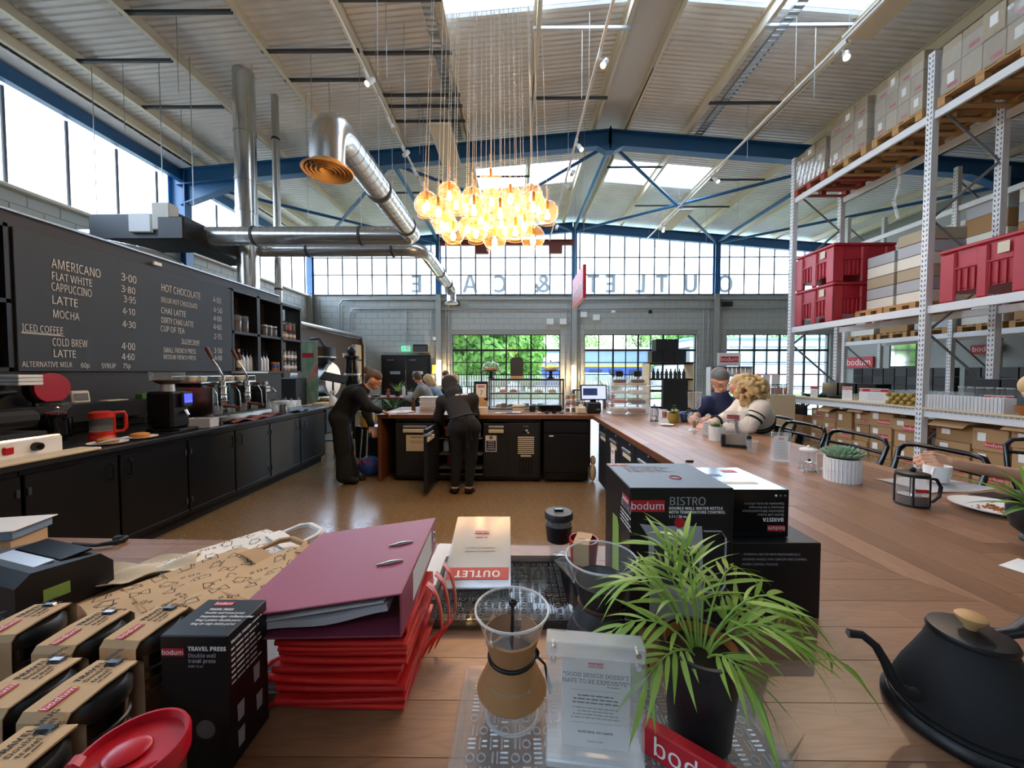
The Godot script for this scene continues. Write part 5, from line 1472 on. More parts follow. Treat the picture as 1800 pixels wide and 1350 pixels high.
func textured_tray(label: String, at: Vector3, w: float, l: float, mt: String, ridge: String, turn := 0.0) -> void:
	var t := thing("serving_tray", label, "tray", at, turn)
	cb(t, "base", V(0, .004, 0), V(w, .006, l), mt, .002)
	for q in [[0, l / 2, w, .012], [0, -l / 2, w, .012], [w / 2, 0, .012, l], [-w / 2, 0, .012, l]]: cb(t, "raised_edge", V(q[0], .012, q[1]), V(q[2], .022, q[3]), mt, .004)
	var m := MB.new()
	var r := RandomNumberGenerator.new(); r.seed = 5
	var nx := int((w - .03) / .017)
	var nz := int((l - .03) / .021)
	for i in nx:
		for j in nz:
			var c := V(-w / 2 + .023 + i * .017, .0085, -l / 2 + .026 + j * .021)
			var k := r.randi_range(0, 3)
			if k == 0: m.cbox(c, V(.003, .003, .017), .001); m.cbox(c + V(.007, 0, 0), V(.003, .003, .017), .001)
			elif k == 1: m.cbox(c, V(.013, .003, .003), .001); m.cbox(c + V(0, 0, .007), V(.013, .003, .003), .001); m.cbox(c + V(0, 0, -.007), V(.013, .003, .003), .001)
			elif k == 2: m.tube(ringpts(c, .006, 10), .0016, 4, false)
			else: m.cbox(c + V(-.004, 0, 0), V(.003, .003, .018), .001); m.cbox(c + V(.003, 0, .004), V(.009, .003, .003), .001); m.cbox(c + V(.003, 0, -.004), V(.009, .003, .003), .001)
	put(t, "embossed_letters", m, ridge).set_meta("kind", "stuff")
func leafblade(l: float, w: float, droop: float) -> ArrayMesh:
	var m := MB.new()
	m.sheet(func(u, v): return V((v - .5) * 2 * w * sin(PI * pow(u, .7)) + .0002 * (v - .5), -droop * u * u + .12 * w * absf(v - .5), -u * l), 8, 2)
	return m.mesh()
func palm(at: Vector3) -> void:
	var t := thing("potted_palm", "leafy parlour palm in a matt black pot on clear tray", "plant", at)
	lat(t, "pot", [0, 0, .043, 0, .045, .004, .057, .135, .061, .137, .061, .15, .055, .15, .053, .13, 0, .13], "potblack", Vector3.ZERO, 36)
	lat(t, "inner_pot", [.0545, .131, .0545, .146, .052, .146, .05, .131], "bread2", Vector3.ZERO, 32); lat(t, "soil", [0, .133, .052, .131], "soil", Vector3.ZERO, 24)
	var bl := [leafblade(.085, .0042, .025), leafblade(.07, .0038, .03), leafblade(.055, .0035, .015)]
	# azimuth (0 = right, 90 = away), reach, height, droop
	for f in [[15, .2, .1, .09], [-8, .21, .08, .09], [40, .15, .13, .05], [75, .1, .15, .03], [110, .12, .13, .04], [150, .13, .12, .05], [178, .14, .08, .06], [205, .11, .04, .05], [-60, .08, .04, .05], [-25, .12, .1, .05], [60, .17, .1, .07], [130, .06, .16, .01], [0, .14, .13, .06], [25, .23, .09, .1], [165, .1, .14, .04], [95, .05, .17, .01]]:
		var a := deg_to_rad(f[0])
		var dir := V(cos(a), 0, -sin(a))
		var pts := []
		for i in 9:
			var u := i / 8.0
			pts.append(V(dir.x * .012, .13, dir.z * .012) + dir * (f[1] * pow(u, 1.3)) + V(0, f[2] * (1.0 - pow(1.0 - u, 1.8)) - f[3] * u * u * u, 0))
		var fr := tb(t, "frond_stem", pts, [.0022, .002, .0019, .0018, .0016, .0014, .0012, .001, .0007], "leaf2", 5)
		for i in 7:
			var k := 2.2 + i * .85
			var i0 := int(k)
			var p: Vector3 = pts[i0].lerp(pts[mini(i0 + 1, 8)], k - i0)
			var td: Vector3 = (pts[mini(i0 + 1, 8)] - pts[i0]).normalized()
			for sd in [-1.0, 1.0]:
				var out: Vector3 = (td * (.75 + .1 * i) + td.cross(Vector3.UP).normalized() * sd * (1.0 - .07 * i) + V(0, .12 - rg.randf() * .3, 0)).normalized()
				var o := put(fr, "leaflet", bl[(i + int(sd) + 3) % 3 if i < 6 else 0], "leaf2" if (i + int(f[0])) % 3 else "leaf")
				o.transform = Transform3D(Basis.looking_at(out, Vector3.UP).rotated(out, rg.randf_range(-.5, .5)), p)
func foreground() -> void:
	var m: MB
	# ---------------- stacked appliance boxes
	var bx := thing("kettle_box", "tall black carton printed with a white electric water kettle", "box", V(.378, CT, -.942))
	cb(bx, "carton", V(0, .161, 0), V(.233, .322, .226), "black", .002)
	var zf := .1135
	logo(bx, .078, T3(V(-.078, .281, zf)))
	text(bx, "BISTRO", .018, T3(V(-.03, .292, zf)), "greyprint"); text(bx, "DOUBLE WALL WATER KETTLE", .0062, T3(V(-.03, .276, zf)), "whiteprint", "lettering", 1); text(bx, "WITH TEMPERATURE CONTROL", .0062, T3(V(-.03, .267, zf)), "whiteprint", "lettering", 1); text(bx, "1.1 l / 38 oz", .0055, T3(V(-.03, .257, zf)), "whiteprint", "lettering", 1)
	m = MB.new(); m.prism(PackedVector2Array([Vector2(-.07, .02), Vector2(.05, .02), Vector2(.048, .2), Vector2(.045, .235), Vector2(-.05, .235), Vector2(-.095, .24), Vector2(-.075, .21)]), zf - .0003, zf + .0003); var pk := put(bx, "printed_kettle", m, "greyprint")
	m = MB.new(); m.prism(PackedVector2Array([Vector2(-.062, .1), Vector2(.04, .1), Vector2(.04, .19), Vector2(-.062, .19)]), zf + .0003, zf + .0006); put(pk, "printed_window", m, "darkgrey")
	m = MB.new(); m.tube([V(.048, .225, zf), V(.088, .225, zf), V(.098, .21, zf), V(.098, .1, zf), V(.088, .085, zf), V(.05, .085, zf)], .007, 6, true, .06); put(pk, "printed_handle", m, "greyprint")
	m = MB.new(); m.cyl(V(-.005, .243, zf), V(-.005, .243, zf + .0007), .012, -1, 16); put(pk, "printed_button", m, "redprint"); text(pk, "bodum", .014, T3(V(-.01, .213, zf + .0006)), "offwhite", "lettering", 0, 1)
	logo(bx, .05, T3(V(-.1172, .285, .08), 0, -90)); text(bx, "BISTRO", .016, T3(V(-.1172, .27, .045), 0, -90), "greyprint"); strokes(bx, 4, .085, .009, .005, T3(V(-.1174, .252, .04), 0, -90), "whiteprint")
	m = MB.new(); m.prism(PackedVector2Array([Vector2(.02, .06), Vector2(.08, .06), Vector2(.075, .2), Vector2(.06, .215), Vector2(.02, .21)]), .0, .0006); put(bx, "printed_green_kettle", m, "leaf2", Transform3D(R(0, -90), V(-.1172, 0, -.05)))
	logo(bx, .05, T3(V(-.085, .3225, -.095), -90)); strokes(bx, 6, .12, .011, .0055, T3(V(-.08, .3226, -.078), -90), "greyprint")
	m = MB.new(); m.tube(ringpts(V(.02, .3226, .03), .014, 20), .0012, 4, false); put(bx, "printed_ring", m, "redprint")
	var lb := thing("blender_box", "low black carton under the frother carton beside kettle carton", "box", V(.61, CT, -.975)); cb(lb, "carton", V(0, .091, 0), V(.222, .182, .228), "black", .002)
	for k in 3: text(lb, ["• POWERFUL MOTOR WITH ERGONOMICALLY", "DESIGNED HANDLE FOR COMFORT AND CONTROL", "POWER CONTROL FOR EASE", "POWER CONTROL FOR EASE"][k], .0048, T3(V(-.075, .155 - k * .012, .1145)), "greyprint")
	var fb := thing("frother_box", "small black carton lying upside down on the low carton", "box", V(.582, CT + .183, -.995)); cb(fb, "carton", V(0, .058, 0), V(.165, .116, .21), "blackgloss", .002)
	logo(fb, .042, T3(V(.052, .022, .1055), 0, 0, 180)); text(fb, "BARISTA", .009, T3(V(.07, .043, .1055), 0, 0, 180), "whiteprint", "lettering", 1); for k in 4: text(fb, ["Electric milk frother", "Elektrischer Milchaufschäumer", "Mousseur à lait électrique", "Espumador de leche eléctrico"][k], .0052, T3(V(.07, .055 + k * .009, .1055), 0, 0, 180), "greyprint")
	for k in 3:
		m = MB.new(); m.cyl(V(.05 + k * .011, .102, .105), V(.05 + k * .011, .102, .1056), .0026, -1, 12); put(fb, "printed_dot", m, "whiteprint" if k == 0 else "midgrey")
	cb(fb, "printed_stripe", V(-.01, .1163, .05), V(.1, .0004, .02), "offwhite", .0001); cb(fb, "printed_patch", V(.03, .1163, -.06), V(.04, .0004, .025), "redprint", .0001); cb(fb, "printed_patch", V(-.03, .1163, -.02), V(.03, .0004, .02), "denim", .0001)
	# ---------------- travel press carton, mugs
	var tp := thing("travel_press_box", "black travel press carton standing beside the sleeved mugs", "box", V(-.464, CT, -.56))
	cb(tp, "carton", V(0, .102, 0), V(.098, .204, .086), "black", .0015)
	logo(tp, .032, T3(V(-.03, .18, .0433))); text(tp, "TRAVEL PRESS", .006, T3(V(-.008, .185, .0433)), "whiteprint", "lettering", 1); text(tp, "Double wall", .0055, T3(V(-.008, .175, .0433)), "greyprint"); text(tp, "travel press", .0055, T3(V(-.008, .167, .0433)), "greyprint"); text(tp, "0.35 l 12 oz", .003, T3(V(-.008, .159, .0433)), "greyprint")
	logo(tp, .03, T3(V(-.012, .2043, -.03), -90)); for k in 5: text(tp, ["TRAVEL PRESS", "Double wall travel press", "Doppelwandiger Kaffeebereiter", "Mug à piston double paroi", "Mug de viaje doble pared"][k], .0042, T3(V(-.025, .2043, -.016 + k * .0085), -90), "whiteprint", "lettering", 1 if k == 0 else 0)
	text(tp, "TRAVEL PRESS", .0042, T3(V(.0493, .188, .036), 0, 90), "whiteprint", "lettering", 1); strokes(tp, 1, .03, .01, .004, T3(V(.0495, .188, .0), 0, 90), "whiteprint"); strokes(tp, 7, .064, .0085, .004, T3(V(.0495, .178, .036), 0, 90), "whiteprint")
	for q in [[.02, .06], [-.015, .09], [.02, .02], [-.02, .04]]:
		m = MB.new(); m.prism(PackedVector2Array([Vector2(-.006, 0), Vector2(.006, 0), Vector2(.007, .026), Vector2(-.007, .026)]), 0, .0004); put(tp, "printed_press", m, "greyprint", Transform3D(R(0, 90), V(.0493, q[1], q[0])))
	m = MB.new(); m.cyl(V(.015, .065, .043), V(.015, .065, .0435), .014, -1, 20); put(tp, "printed_lid", m, "midgrey"); m = MB.new(); m.prism(PackedVector2Array([Vector2(0, .0), Vector2(.03, 0), Vector2(.032, .05), Vector2(-.002, .05)]), .043, .0434); put(tp, "printed_mug", m, "charcoal")
	for q in [[150, 1200], [45, 1195], [262, 1092], [152, 1100], [46, 1085], [-70, 1118], [12, 1335]]:
		var p := G(q[0], q[1], 1.069); travelmug("black travel mug wrapped in a kraft paper sleeve on worktop", V(p.x, CT, p.z), rg.randf_range(-6, 6) + (8 if q[1] > 1300 else 0))
	var rm := thing("travel_mug", "travel mug with glossy red lid and steel band", "travel mug", V(-.405, CT, -.375), 200)
	lat(rm, "body", [0, 0, .034, 0, .036, .006, .042, .13, .0425, .165, 0, .165], "redplastic", Vector3.ZERO, 36); lat(rm, "steel_band", [.0428, .13, .0436, .165, .0432, .166], "steel", Vector3.ZERO, 36)
	lat(rm, "lid", [.044, .163, .0475, .166, .048, .183, .046, .188, .0435, .188, .042, .18, .02, .179, 0, .179], "redplastic", Vector3.ZERO, 40)
	m = MB.new(); m.sphere(V(.006, .181, .004), V(.021, .004, .018), 20, 8); put(rm, "lid_slider", m, "redplastic"); cb(rm, "lid_spout", V(.046, .184, 0), V(.014, .014, .02), "redplastic", .005); tb(rm, "lid_groove", [V(-.03, .181, -.02), V(-.005, .1815, -.026), V(.02, .181, -.018)], .0022, "redplastic", 6)
	# ---------------- binder on the pile of red bags
	for k in 11:
		var bg := thing("red_vinyl_bag", "glossy red vinyl bag folded flat in the pile under binder", "bag", V(-.305 + rg.randf_range(-.008, .008), CT + .0005 + k * .0125, -.72 + rg.randf_range(-.01, .01)), rg.randf_range(-2, 2) + (3 if k == 10 else 0), "folded red bags in the pile")
		m = MB.new()
		var ph := rg.randf() * 6.0
		m.sheet(func(u, v): return V(-.112 + u * .224, .006 + .0016 * sin(u * 11 + ph) * sin(v * 6) , .1 - v * .22), 14, 8, .0095)
		put(bg, "folded_body", m, "vinylred" if k % 3 else "vinylred2")
		tb(bg, "rolled_fold", [V(-.11, .006, .1), V(-.03, .0065, .103), V(.06, .006, .101), V(.112, .006, .1)], .0055, "vinylred2" if k % 2 else "vinylred", 8)
		if k in [0, 6]: tb(bg, "corner_flap", [V(-.112, .004, .09), V(-.125, .004, .105), V(-.128, .003, .118)], [.005, .006, .003], "vinylred", 6, .5)
	for k in 3:
		var rb := thing("bag_strap", "red printed webbing strap hanging from the bag pile", "strap", V(-.185, CT, -.73 - k * .04), 0, "straps of the red bags")
		m = MB.new(); m.sheet(func(u, v): return V(.0 + .035 * sin(u * PI) + .01 * k, .14 - u * .13 + .01 * sin(u * 9), -.03 + .09 * u * (.4 + .3 * k) + (v - .5) * .018), 14, 2, .002); put(rb, "webbing", m, "vinylred")
		m = MB.new(); m.sheet(func(u, v): return V(.0017 + .035 * sin(u * PI) + .01 * k, .14 - u * .13 + .01 * sin(u * 9), -.03 + .09 * u * (.4 + .3 * k) + (v - .5) * .006), 14, 2, .001); put(rb, "print_stripe", m, "skin")
	var bd := thing("lever_arch_binder", "maroon lever arch binder lying on the pile of red bags", "binder", V(-.19, CT + .142, -.6), 2)
	var wb := .285
	m = MB.new(); m.xf = Transform3D(R(0, 0, 7.5), V(0, .073, -.16)); m.cbox(V(-wb / 2, 0, 0), V(wb, .003, .32), .001); put(bd, "top_cover", m, "maroon")
	cb(bd, "bottom_cover", V(-wb / 2, .0015, -.16), V(wb, .003, .32), "maroonedge", .001); cb(bd, "spine", V(.0, .0375, -.16), V(.003, .075, .32), "maroon", .001)
	cb(bd, "spine_label", V(.0018, .04, -.17), V(.0006, .055, .18), "paper", .0002)
	m = MB.new(); m.tube(ringpts(V(.002, .04, -.29), .011, 20, 0), .002, 6, false); put(bd, "finger_ring", m, "chrome"); m = MB.new(); m.cyl(V(-.0005, .04, -.29), V(.0022, .04, -.29), .0095, -1, 16); put(bd, "finger_hole", m, "blackmatte")
	m = MB.new(); m.sheet(func(u, v): return V(-.275 + u * .25, .006 + .035 * u + .004 * sin(u * 8), -.01 - v * .3), 12, 4, .012); put(bd, "sheet_pocket", m, "greyprint"); m = MB.new(); m.sheet(func(u, v): return V(-.27 + u * .24, .02 + .036 * u, -.008 - v * .3), 10, 4, .003); put(bd, "plastic_sleeve", m, "frost")
	for z in [-.11, -.19]:
		tb(bd, "rado_slot", [V(-.075, .0665, z + .002), V(-.05, .0705, z), V(-.025, .073, z - .003)], [.003, .007, .003], "chrome", 6, .5)
	# paper and magazines under the pile
	for k in 4: tag(cb(self, "paper_sheet", V(-.16 + k * .004, CT + .001 + k * .0012, -1.08 + k * .003), V(.21, .001, .297), "paper", .0003, R(0, -4 + k * 2)), "white printed sheet sticking out behind the binder", "paper", "sheets behind the binder")
	for k in 7: tag(cb(self, "magazine", V(-.475 + rg.randf_range(-.004, .004), CT + .005 + k * .0085, -.77 + rg.randf_range(-.006, .006)), V(.11, .008, .25), ["paper", "greyprint", "offwhite", "midgrey"][k % 4], .001, R(0, rg.randf_range(-2, 2))), "glossy magazine in the stack beside red bag pile", "magazine", "magazines beside the bag pile")
	# ---------------- printed paper bags
	var tk := doodle("#caa97e", "#4a3a2c", 3)
	var tw := doodle("#efe9dd", "#3a3632", 8)
	paperbag("white paper carrier bag with line drawings and looped handle", V(-.86, CT, -1.1), -36, .32, .3, "paper", "paper", tw)
	paperbag("kraft paper carrier bag with line drawings reaching toward the card printer", V(-.83, CT + .014, -.93), -30, .3, .34, "kraft", "kraft2", tk)
	paperbag("kraft paper carrier bag with line drawings half under the binder", V(-.63, CT + .03, -.94), -20, .24, .3, "kraft", "kraft2", tk)
	var tis := thing("tissue_paper", "crumpled cream tissue paper behind the card printer", "paper", V(-1.08, CT, -1.02), 30)
	m = MB.new(); m.sheet(func(u, v): return V(-.12 + u * .26, .012 + .022 * absf(sin(u * 7 + v * 3)) * absf(cos(v * 5 + u)), -.06 + v * .12), 16, 10, .002); put(tis, "sheet", m, "cream")
	# ---------------- card printer, cartons at the far left
	var cp := thing("label_printer", "black desktop receipt printer with silver top plate", "printer", V(-1.235, CT, -.93), -16)
	m = MB.new(); m.xf = Transform3D(R(0, 90), V(-.13, 0, 0)); m.prism(PackedVector2Array([Vector2(-.085, 0), Vector2(.085, 0), Vector2(.085, .075), Vector2(.06, .105), Vector2(-.06, .115), Vector2(-.085, .09)]), 0, .26); put(cp, "housing", m, "black")
	cb(cp, "top_plate", V(0, .112, .03), V(.18, .004, .05), "silverlid", .001, R(4)); cb(cp, "paper_flap", V(0, .112, -.03), V(.2, .006, .06), "blackgloss", .002, R(4)); cb(cp, "side_sticker", V(.1308, .05, .02), V(.0006, .03, .045), "leaf2", .0002)
	var sb := thing("small_carton", "pale blue topped kraft carton at the worktop end", "box", V(-1.66, CT, -1.16), 12); cb(sb, "carton", V(0, .03, 0), V(.16, .06, .12), "kraft"); cb(sb, "lid", V(0, .075, 0), V(.18, .03, .13), "denim", .004); cb(sb, "sheet", V(0, .092, 0), V(.2, .003, .14), "paper", .001)
	tag(tb(self, "black_strap", [V(-1.47, CT + .012, -1.2), V(-1.38, CT + .012, -1.19), V(-1.33, CT + .014, -1.21), V(-1.34, CT + .012, -1.24), V(-1.37, CT + .01, -1.24)], [.006, .006, .008, .012, .012], "black", 8), "short black cable end lying on the worktop", "cable")
	# ---------------- trays, cups and signs in the middle
	textured_tray("smoked plastic tray embossed with letters under the outlet sign", V(-.02, CT, -.965), .37, .29, "smoke", "glintridge")
	textured_tray("clear plastic tray embossed with letters under plant and carafe", V(.155, CT, -.5), .49, .37, "acrylic", "acrylicf")
	var og := thing("outlet_sign", "acrylic outlet sign lying back upside down on smoked tray", "sign", V(-.1, CT + .024, -.955), 1)
	var ob := R(11)
	cb(og, "acrylic_plate", ob * V(0, .006, -.14), V(.18, .005, .32), "acrylicf", .001, ob); cb(og, "card", ob * V(0, .0035, -.115), V(.168, .001, .22), "cream", .0003, ob)
	cb(og, "red_band", ob * V(0, .0092, -.03), V(.168, .0006, .045), "redprint", .0002, ob); text(og, "OUTLET", .024, Transform3D(ob * R(-90) * R(0, 0, 180), ob * V(0, .0098, -.028)), "whiteprint", "lettering", 1, 1); logo(og, .045, Transform3D(ob * R(-90) * R(0, 0, 180), ob * V(0, .0095, -.21)))
	strokes(og, 1, .04, .01, .007, Transform3D(ob * R(-90) * R(0, 0, 180), ob * V(0, .0097, -.185)), "redprint", 1); strokes(og, 2, .09, .016, .006, Transform3D(ob * R(-90) * R(0, 0, 180), ob * V(0, .0097, -.12)), "faintprint", 1)
	cb(og, "prop", V(0, .022, -.24), V(.16, .05, .004), "acrylic", .001)
	var tc := thing("glass_travel_cup", "clear double wall cup with black grip band and lid", "cup", G(982, 980))
	lat(tc, "glass", [0, 0, .026, 0, .028, .005, .04, .12, .041, .13], "clear", Vector3.ZERO, 28); lat(tc, "inner_glass", [0, .012, .022, .014, .036, .12], "clear", Vector3.ZERO, 28); lat(tc, "grip_band", [.035, .058, .037, .058, .0415, .108, .0395, .108], "black", Vector3.ZERO, 28); lat(tc, "lid", [.041, .126, .044, .128, .044, .142, .041, .147, .01, .149, 0, .149], "charcoal", Vector3.ZERO, 28); cb(tc, "lid_tab", V(0, .152, 0), V(.03, .006, .014), "blackgloss", .003); rim(tc, .027, .004, .0022)
	var rc := thing("red_cup", "red ribbed cup wrapped with a kraft paper label", "cup", V(.2, CT, -1.06), -20)
	lat(rc, "body", [0, 0, .032, 0, .034, .005, .042, .095, .042, .1, .038, .1, .036, .09, .028, .008, 0, .008], "redplastic", Vector3.ZERO, 28)
	m = MB.new(); for i in 4: m.quad([V(-.022, .04, .043), V(-.022, .104, .046), V(-.022, .107, .03), V(-.022, .105, -.03)][i], [V(.022, .04, .043), V(.022, .104, .046), V(.022, .107, .03), V(.022, .105, -.03)][i], [V(.022, .104, .046), V(.022, .107, .03), V(.022, .105, -.03), V(.022, .06, -.046)][i], [V(-.022, .104, .046), V(-.022, .107, .03), V(-.022, .105, -.03), V(-.022, .06, -.046)][i])
	var kl := put(rc, "kraft_label", m, "kraft"); logo(kl, .018, T3(V(-.004, .107, .015), -90), "logo_patch")
	pourover("large glass pour over carafe with black sleeve on smoked tray edge", V(.175, CT, -.74), 1.1, "charcoal", 10, false)
	pourover("small glass pour over carafe with cork sleeve and leather tie", V(-.005, CT + .009, -.605), .95, "cork", 70, true)
	var ah := thing("acrylic_card_holder", "thick clear acrylic holder with a white quotation card", "sign", V(.118, CT + .011, -.535), -6)
	cb(ah, "back_plate", V(0, .09, -.012), V(.14, .178, .006), "acrylic", .001); cb(ah, "front_plate", V(0, .09, .012), V(.14, .178, .006), "acrylic", .001); cb(ah, "top_bar", V(0, .168, 0), V(.142, .022, .03), "acrylicf", .002); cb(ah, "foot_block", V(0, .006, 0), V(.142, .012, .05), "acrylicf", .002)
	for q in [[-.06, .17], [.06, .17], [-.06, .152], [.06, .152]]:
		m = MB.new(); m.cyl(V(q[0], q[1], .0), V(q[0], q[1], .017), .004, -1, 12); put(ah, "magnet", m, "chrome")
	var cd := cb(ah, "card", V(.002, .078, .0), V(.1, .148, .001), "paper", .0003)
	logo(cd, .022, T3(V(.002, .139, .0008))); text(cd, "“GOOD DESIGN DOESN'T", .0058, T3(V(.002, .123, .0008)), "blackprint", "lettering", 2, 1); text(cd, "HAVE TO BE EXPENSIVE”", .0058, T3(V(.002, .1135, .0008)), "blackprint", "lettering", 2, 1)
	for y in [.1, .05]: cb(cd, "rule", V(.002, y, .0008), V(.075, .0005, .0003), "faintprint", .0001)
	strokes(cd, 1, .02, .005, .0026, T3(V(.028, .107, .001)), "faintprint", 1); strokes(cd, 3, .068, .0055, .0028, T3(V(.002, .092, .001)), "blackprint", 1); strokes(cd, 4, .072, .005, .0022, T3(V(.002, .073, .001)), "faintprint", 1)
	text(cd, "MAKE TASTE, NOT WASTE!", .003, T3(V(.002, .036, .0008)), "blackprint", "lettering", 1, 1); text(cd, "bodum.com", .003, T3(V(.002, .022, .0008)), "faintprint", "lettering", 0, 1)
	palm(V(.292, CT + .011, -.57))
	var bs := thing("brand_block", "red block sign with white lettering before the palm pot", "sign", V(.256, CT + .011, -.502), -38)
	cb(bs, "block", V(0, .022, 0), V(.15, .044, .02), "redprint", .002); text(bs, "bodum", .026, T3(V(0, .022, .0106)), "whiteprint", "lettering", 0, 1)
	# ---------------- gooseneck kettle
	var kc := V(.75, CT, -.6)
	var k := thing("gooseneck_kettle", "matt black gooseneck kettle with cork knob on its base", "kettle", kc)
	lat(k, "heating_base", [0, 0, .098, 0, .103, .005, .103, .014, .096, .022, 0, .022], "black", Vector3.ZERO, 48); lat(k, "base_ring", [.088, .022, .094, .023, .094, .029, .088, .03], "charcoal", Vector3.ZERO, 48)
	lat(k, "body", [0, .028, .088, .028, .091, .032, .089, .045, .08, .07, .066, .1, .055, .125, .05, .142, .049, .15, 0, .15], "blackmatte", Vector3.ZERO, 48)
	lat(k, "lid", [.0505, .149, .0515, .152, .049, .158, .03, .161, 0, .162], "black", Vector3.ZERO, 40); lat(k, "knob", [.006, .16, .008, .167, .018, .178, .019, .183, .015, .187, 0, .188], "lightwood", Vector3.ZERO, 24)
	tb(k, "spout", [V(-.07, .05, 0), V(-.092, .05, 0), V(-.108, .058, -.004), V(-.118, .074, -.008), V(-.124, .095, -.014), V(-.134, .117, -.02), V(-.152, .132, -.026), V(-.172, .132, -.03)], [.012, .01, .009, .008, .0072, .0066, .0064, .007], "blackmatte", 14); m = MB.new(); m.cyl(V(-.172, .132, -.03), V(-.1727, .132, -.03), .0055, -1, 14); put(k, "spout_mouth", m, "silverlid")
	tb(k, "handle", [V(.04, .152, -.0), V(.075, .157, -.0), V(.1, .175, -.0), V(.125, .17, 0), V(.135, .14, 0), V(.128, .08, 0), V(.115, .06, 0)], [.009, .01, .012, .013, .014, .013, .009], "black", 12, .8)
	logo(k, .036, Transform3D(R(0, 10) * R(-16), V(.022, .048, .0872)), "logo_patch")
func ribpot(t: Node, r: float, h: float, mt := "potwhite") -> void:
	var m := MB.new()
	m.lathe(P2([0, 0, r * .96, 0, r * .97, h * .06, r * .97, h * .5, r * .985, h * .52, r * .97, h * .54, r * .99, h, r * .9, h, r * .88, h * .85, 0, h * .85]), 36)
	for k in 30:
		var a := TAU * k / 30
		var d := V(cos(a), 0, sin(a))
		m.cyl(d * r * .965 + V(0, h * .03, 0), d * r * .985 + V(0, h * .97, 0), r * .045, -1, 6)
	put(t, "ribbed_pot", m, mt)
	lat(t, "soil", [0, h * .87, r * .88, h * .86], "soil")
func rosette(t: Node, c: Vector3, r: float, rings: int, mt: String) -> void:
	var m := MB.new()
	m.sheet(func(u, v): return V((v - .5) * .62 * sin(PI * pow(u, .65)) * (1.0 - .3 * u), .28 * u * u + .25 * (v - .5) * (v - .5), -u), 6, 4, .09)
	var leafm := m.mesh()
	for i in rings:
		var n := 8 + (rings - i) * 2
		for k in n:
			var a := TAU * (k + .5 * (i % 2)) / n
			var s := r * (1.0 - i * .8 / rings)
			put(t, "succulent_leaf", leafm, mt, Transform3D(Basis(Vector3.UP, a) * Basis(Vector3.RIGHT, deg_to_rad(8 + i * 62.0 / rings)) * Basis.from_scale(Vector3.ONE * s), c + V(0, i * r * .07, 0)))
func cafepress(label: String, at: Vector3, r: float, h: float, frame: String, lidm: String, turn: float, legs: bool, fill := "") -> Node3D:
	var t := thing("french_press", label, "french press", at, turn)
	lat(t, "beaker", [0, h * .05, r, h * .05, r, h * .8], "clear", Vector3.ZERO, 28); rim(t, r, h * .8, .0016)
	lat(t, "base_ring", [r * .9, 0, r * 1.06, 0, r * 1.06, h * .05, r, h * .06], frame, Vector3.ZERO, 28); lat(t, "lid", [r * 1.04, h * .78, r * 1.08, h * .79, r * 1.06, h * .86, r * .6, h * .9, 0, h * .9], lidm, Vector3.ZERO, 28)
	var m := MB.new(); m.cyl(V(0, h * .3, 0), V(0, h * .92, 0), .003, -1, 8); put(t, "plunger_rod", m, "chrome"); m = MB.new(); m.sphere(V(0, h * .95, 0), V(r * .22, r * .22, r * .22), 14, 9); put(t, "knob", m, lidm)
	lat(t, "plunger_disc", [0, h * .28, r * .94, h * .28, r * .94, h * .31, 0, h * .32], "chrome", Vector3.ZERO, 24)
	for k in 4:
		var a := TAU * k / 4 + .6
		var d := V(cos(a), 0, sin(a))
		if legs: tb(t, "frame_leg", [d * r * 1.3, d * r * 1.1 + V(0, h * .08, 0), d * r * 1.05 + V(0, h * .5, 0), d * r * 1.05 + V(0, h * .76, 0)], .0035, frame, 6)
		else: cb(t, "frame_strap", d * r * 1.03 + V(0, h * .4, 0), V(.007, h * .76, .007), frame, .002)
	if fill: lat(t, "grounds", [0, h * .06, r * .95, h * .06, r * .95, h * .24, 0, h * .25], fill, Vector3.ZERO, 24)
	tb(t, "handle", [V(r, h * .72, 0), V(r * 1.75, h * .7, 0), V(r * 2.1, h * .5, 0), V(r * 2.0, h * .25, 0), V(r * 1.5, h * .1, 0), V(r, h * .09, 0)], r * .16, lidm, 10, .7)
	return t
func barchair(label: String, at: Vector3, turn: float) -> void:
	var t := thing("bar_chair", label, "chair", at, turn)             # faces -X
	var m := MB.new(); m.cbox(V(0, .66, 0), V(.38, .025, .4), .012); put(t, "seat", m, "blackgloss")
	for sx in [-1, 1]:
		for sz in [-1, 1]: tb(t, "leg", [V(sx * .17, .65, sz * .18), V(sx * .24, 0, sz * .24)], [.016, .013], "blackgloss", 8)
	tb(t, "back_hoop", [V(.15, .66, -.19), V(.2, .8, -.235), V(.25, .96, -.245), V(.262, 1.0, -.215), V(.266, 1.012, -.15), V(.268, 1.014, 0), V(.266, 1.012, .15), V(.262, 1.0, .215), V(.25, .96, .245), V(.2, .8, .235), V(.15, .66, .19)], .0155, "blackgloss", 10)
	tb(t, "back_rail", [V(.235, .91, -.24), V(.25, .915, 0), V(.235, .91, .24)], .012, "blackgloss", 8)
	cb(t, "back_splat", V(.205, .79, 0), V(.012, .27, .09), "blackgloss", .004, R(0, 0, -14))
	for z in [-1, 1]: tb(t, "foot_rest", [V(-.21, .3, z * .21), V(.21, .3, z * .21)], .01, "blackgloss", 6)
	for x in [-1, 1]: tb(t, "foot_rest", [V(x * .21, .3, -.21), V(x * .21, .3, .21)], .01, "blackgloss", 6)
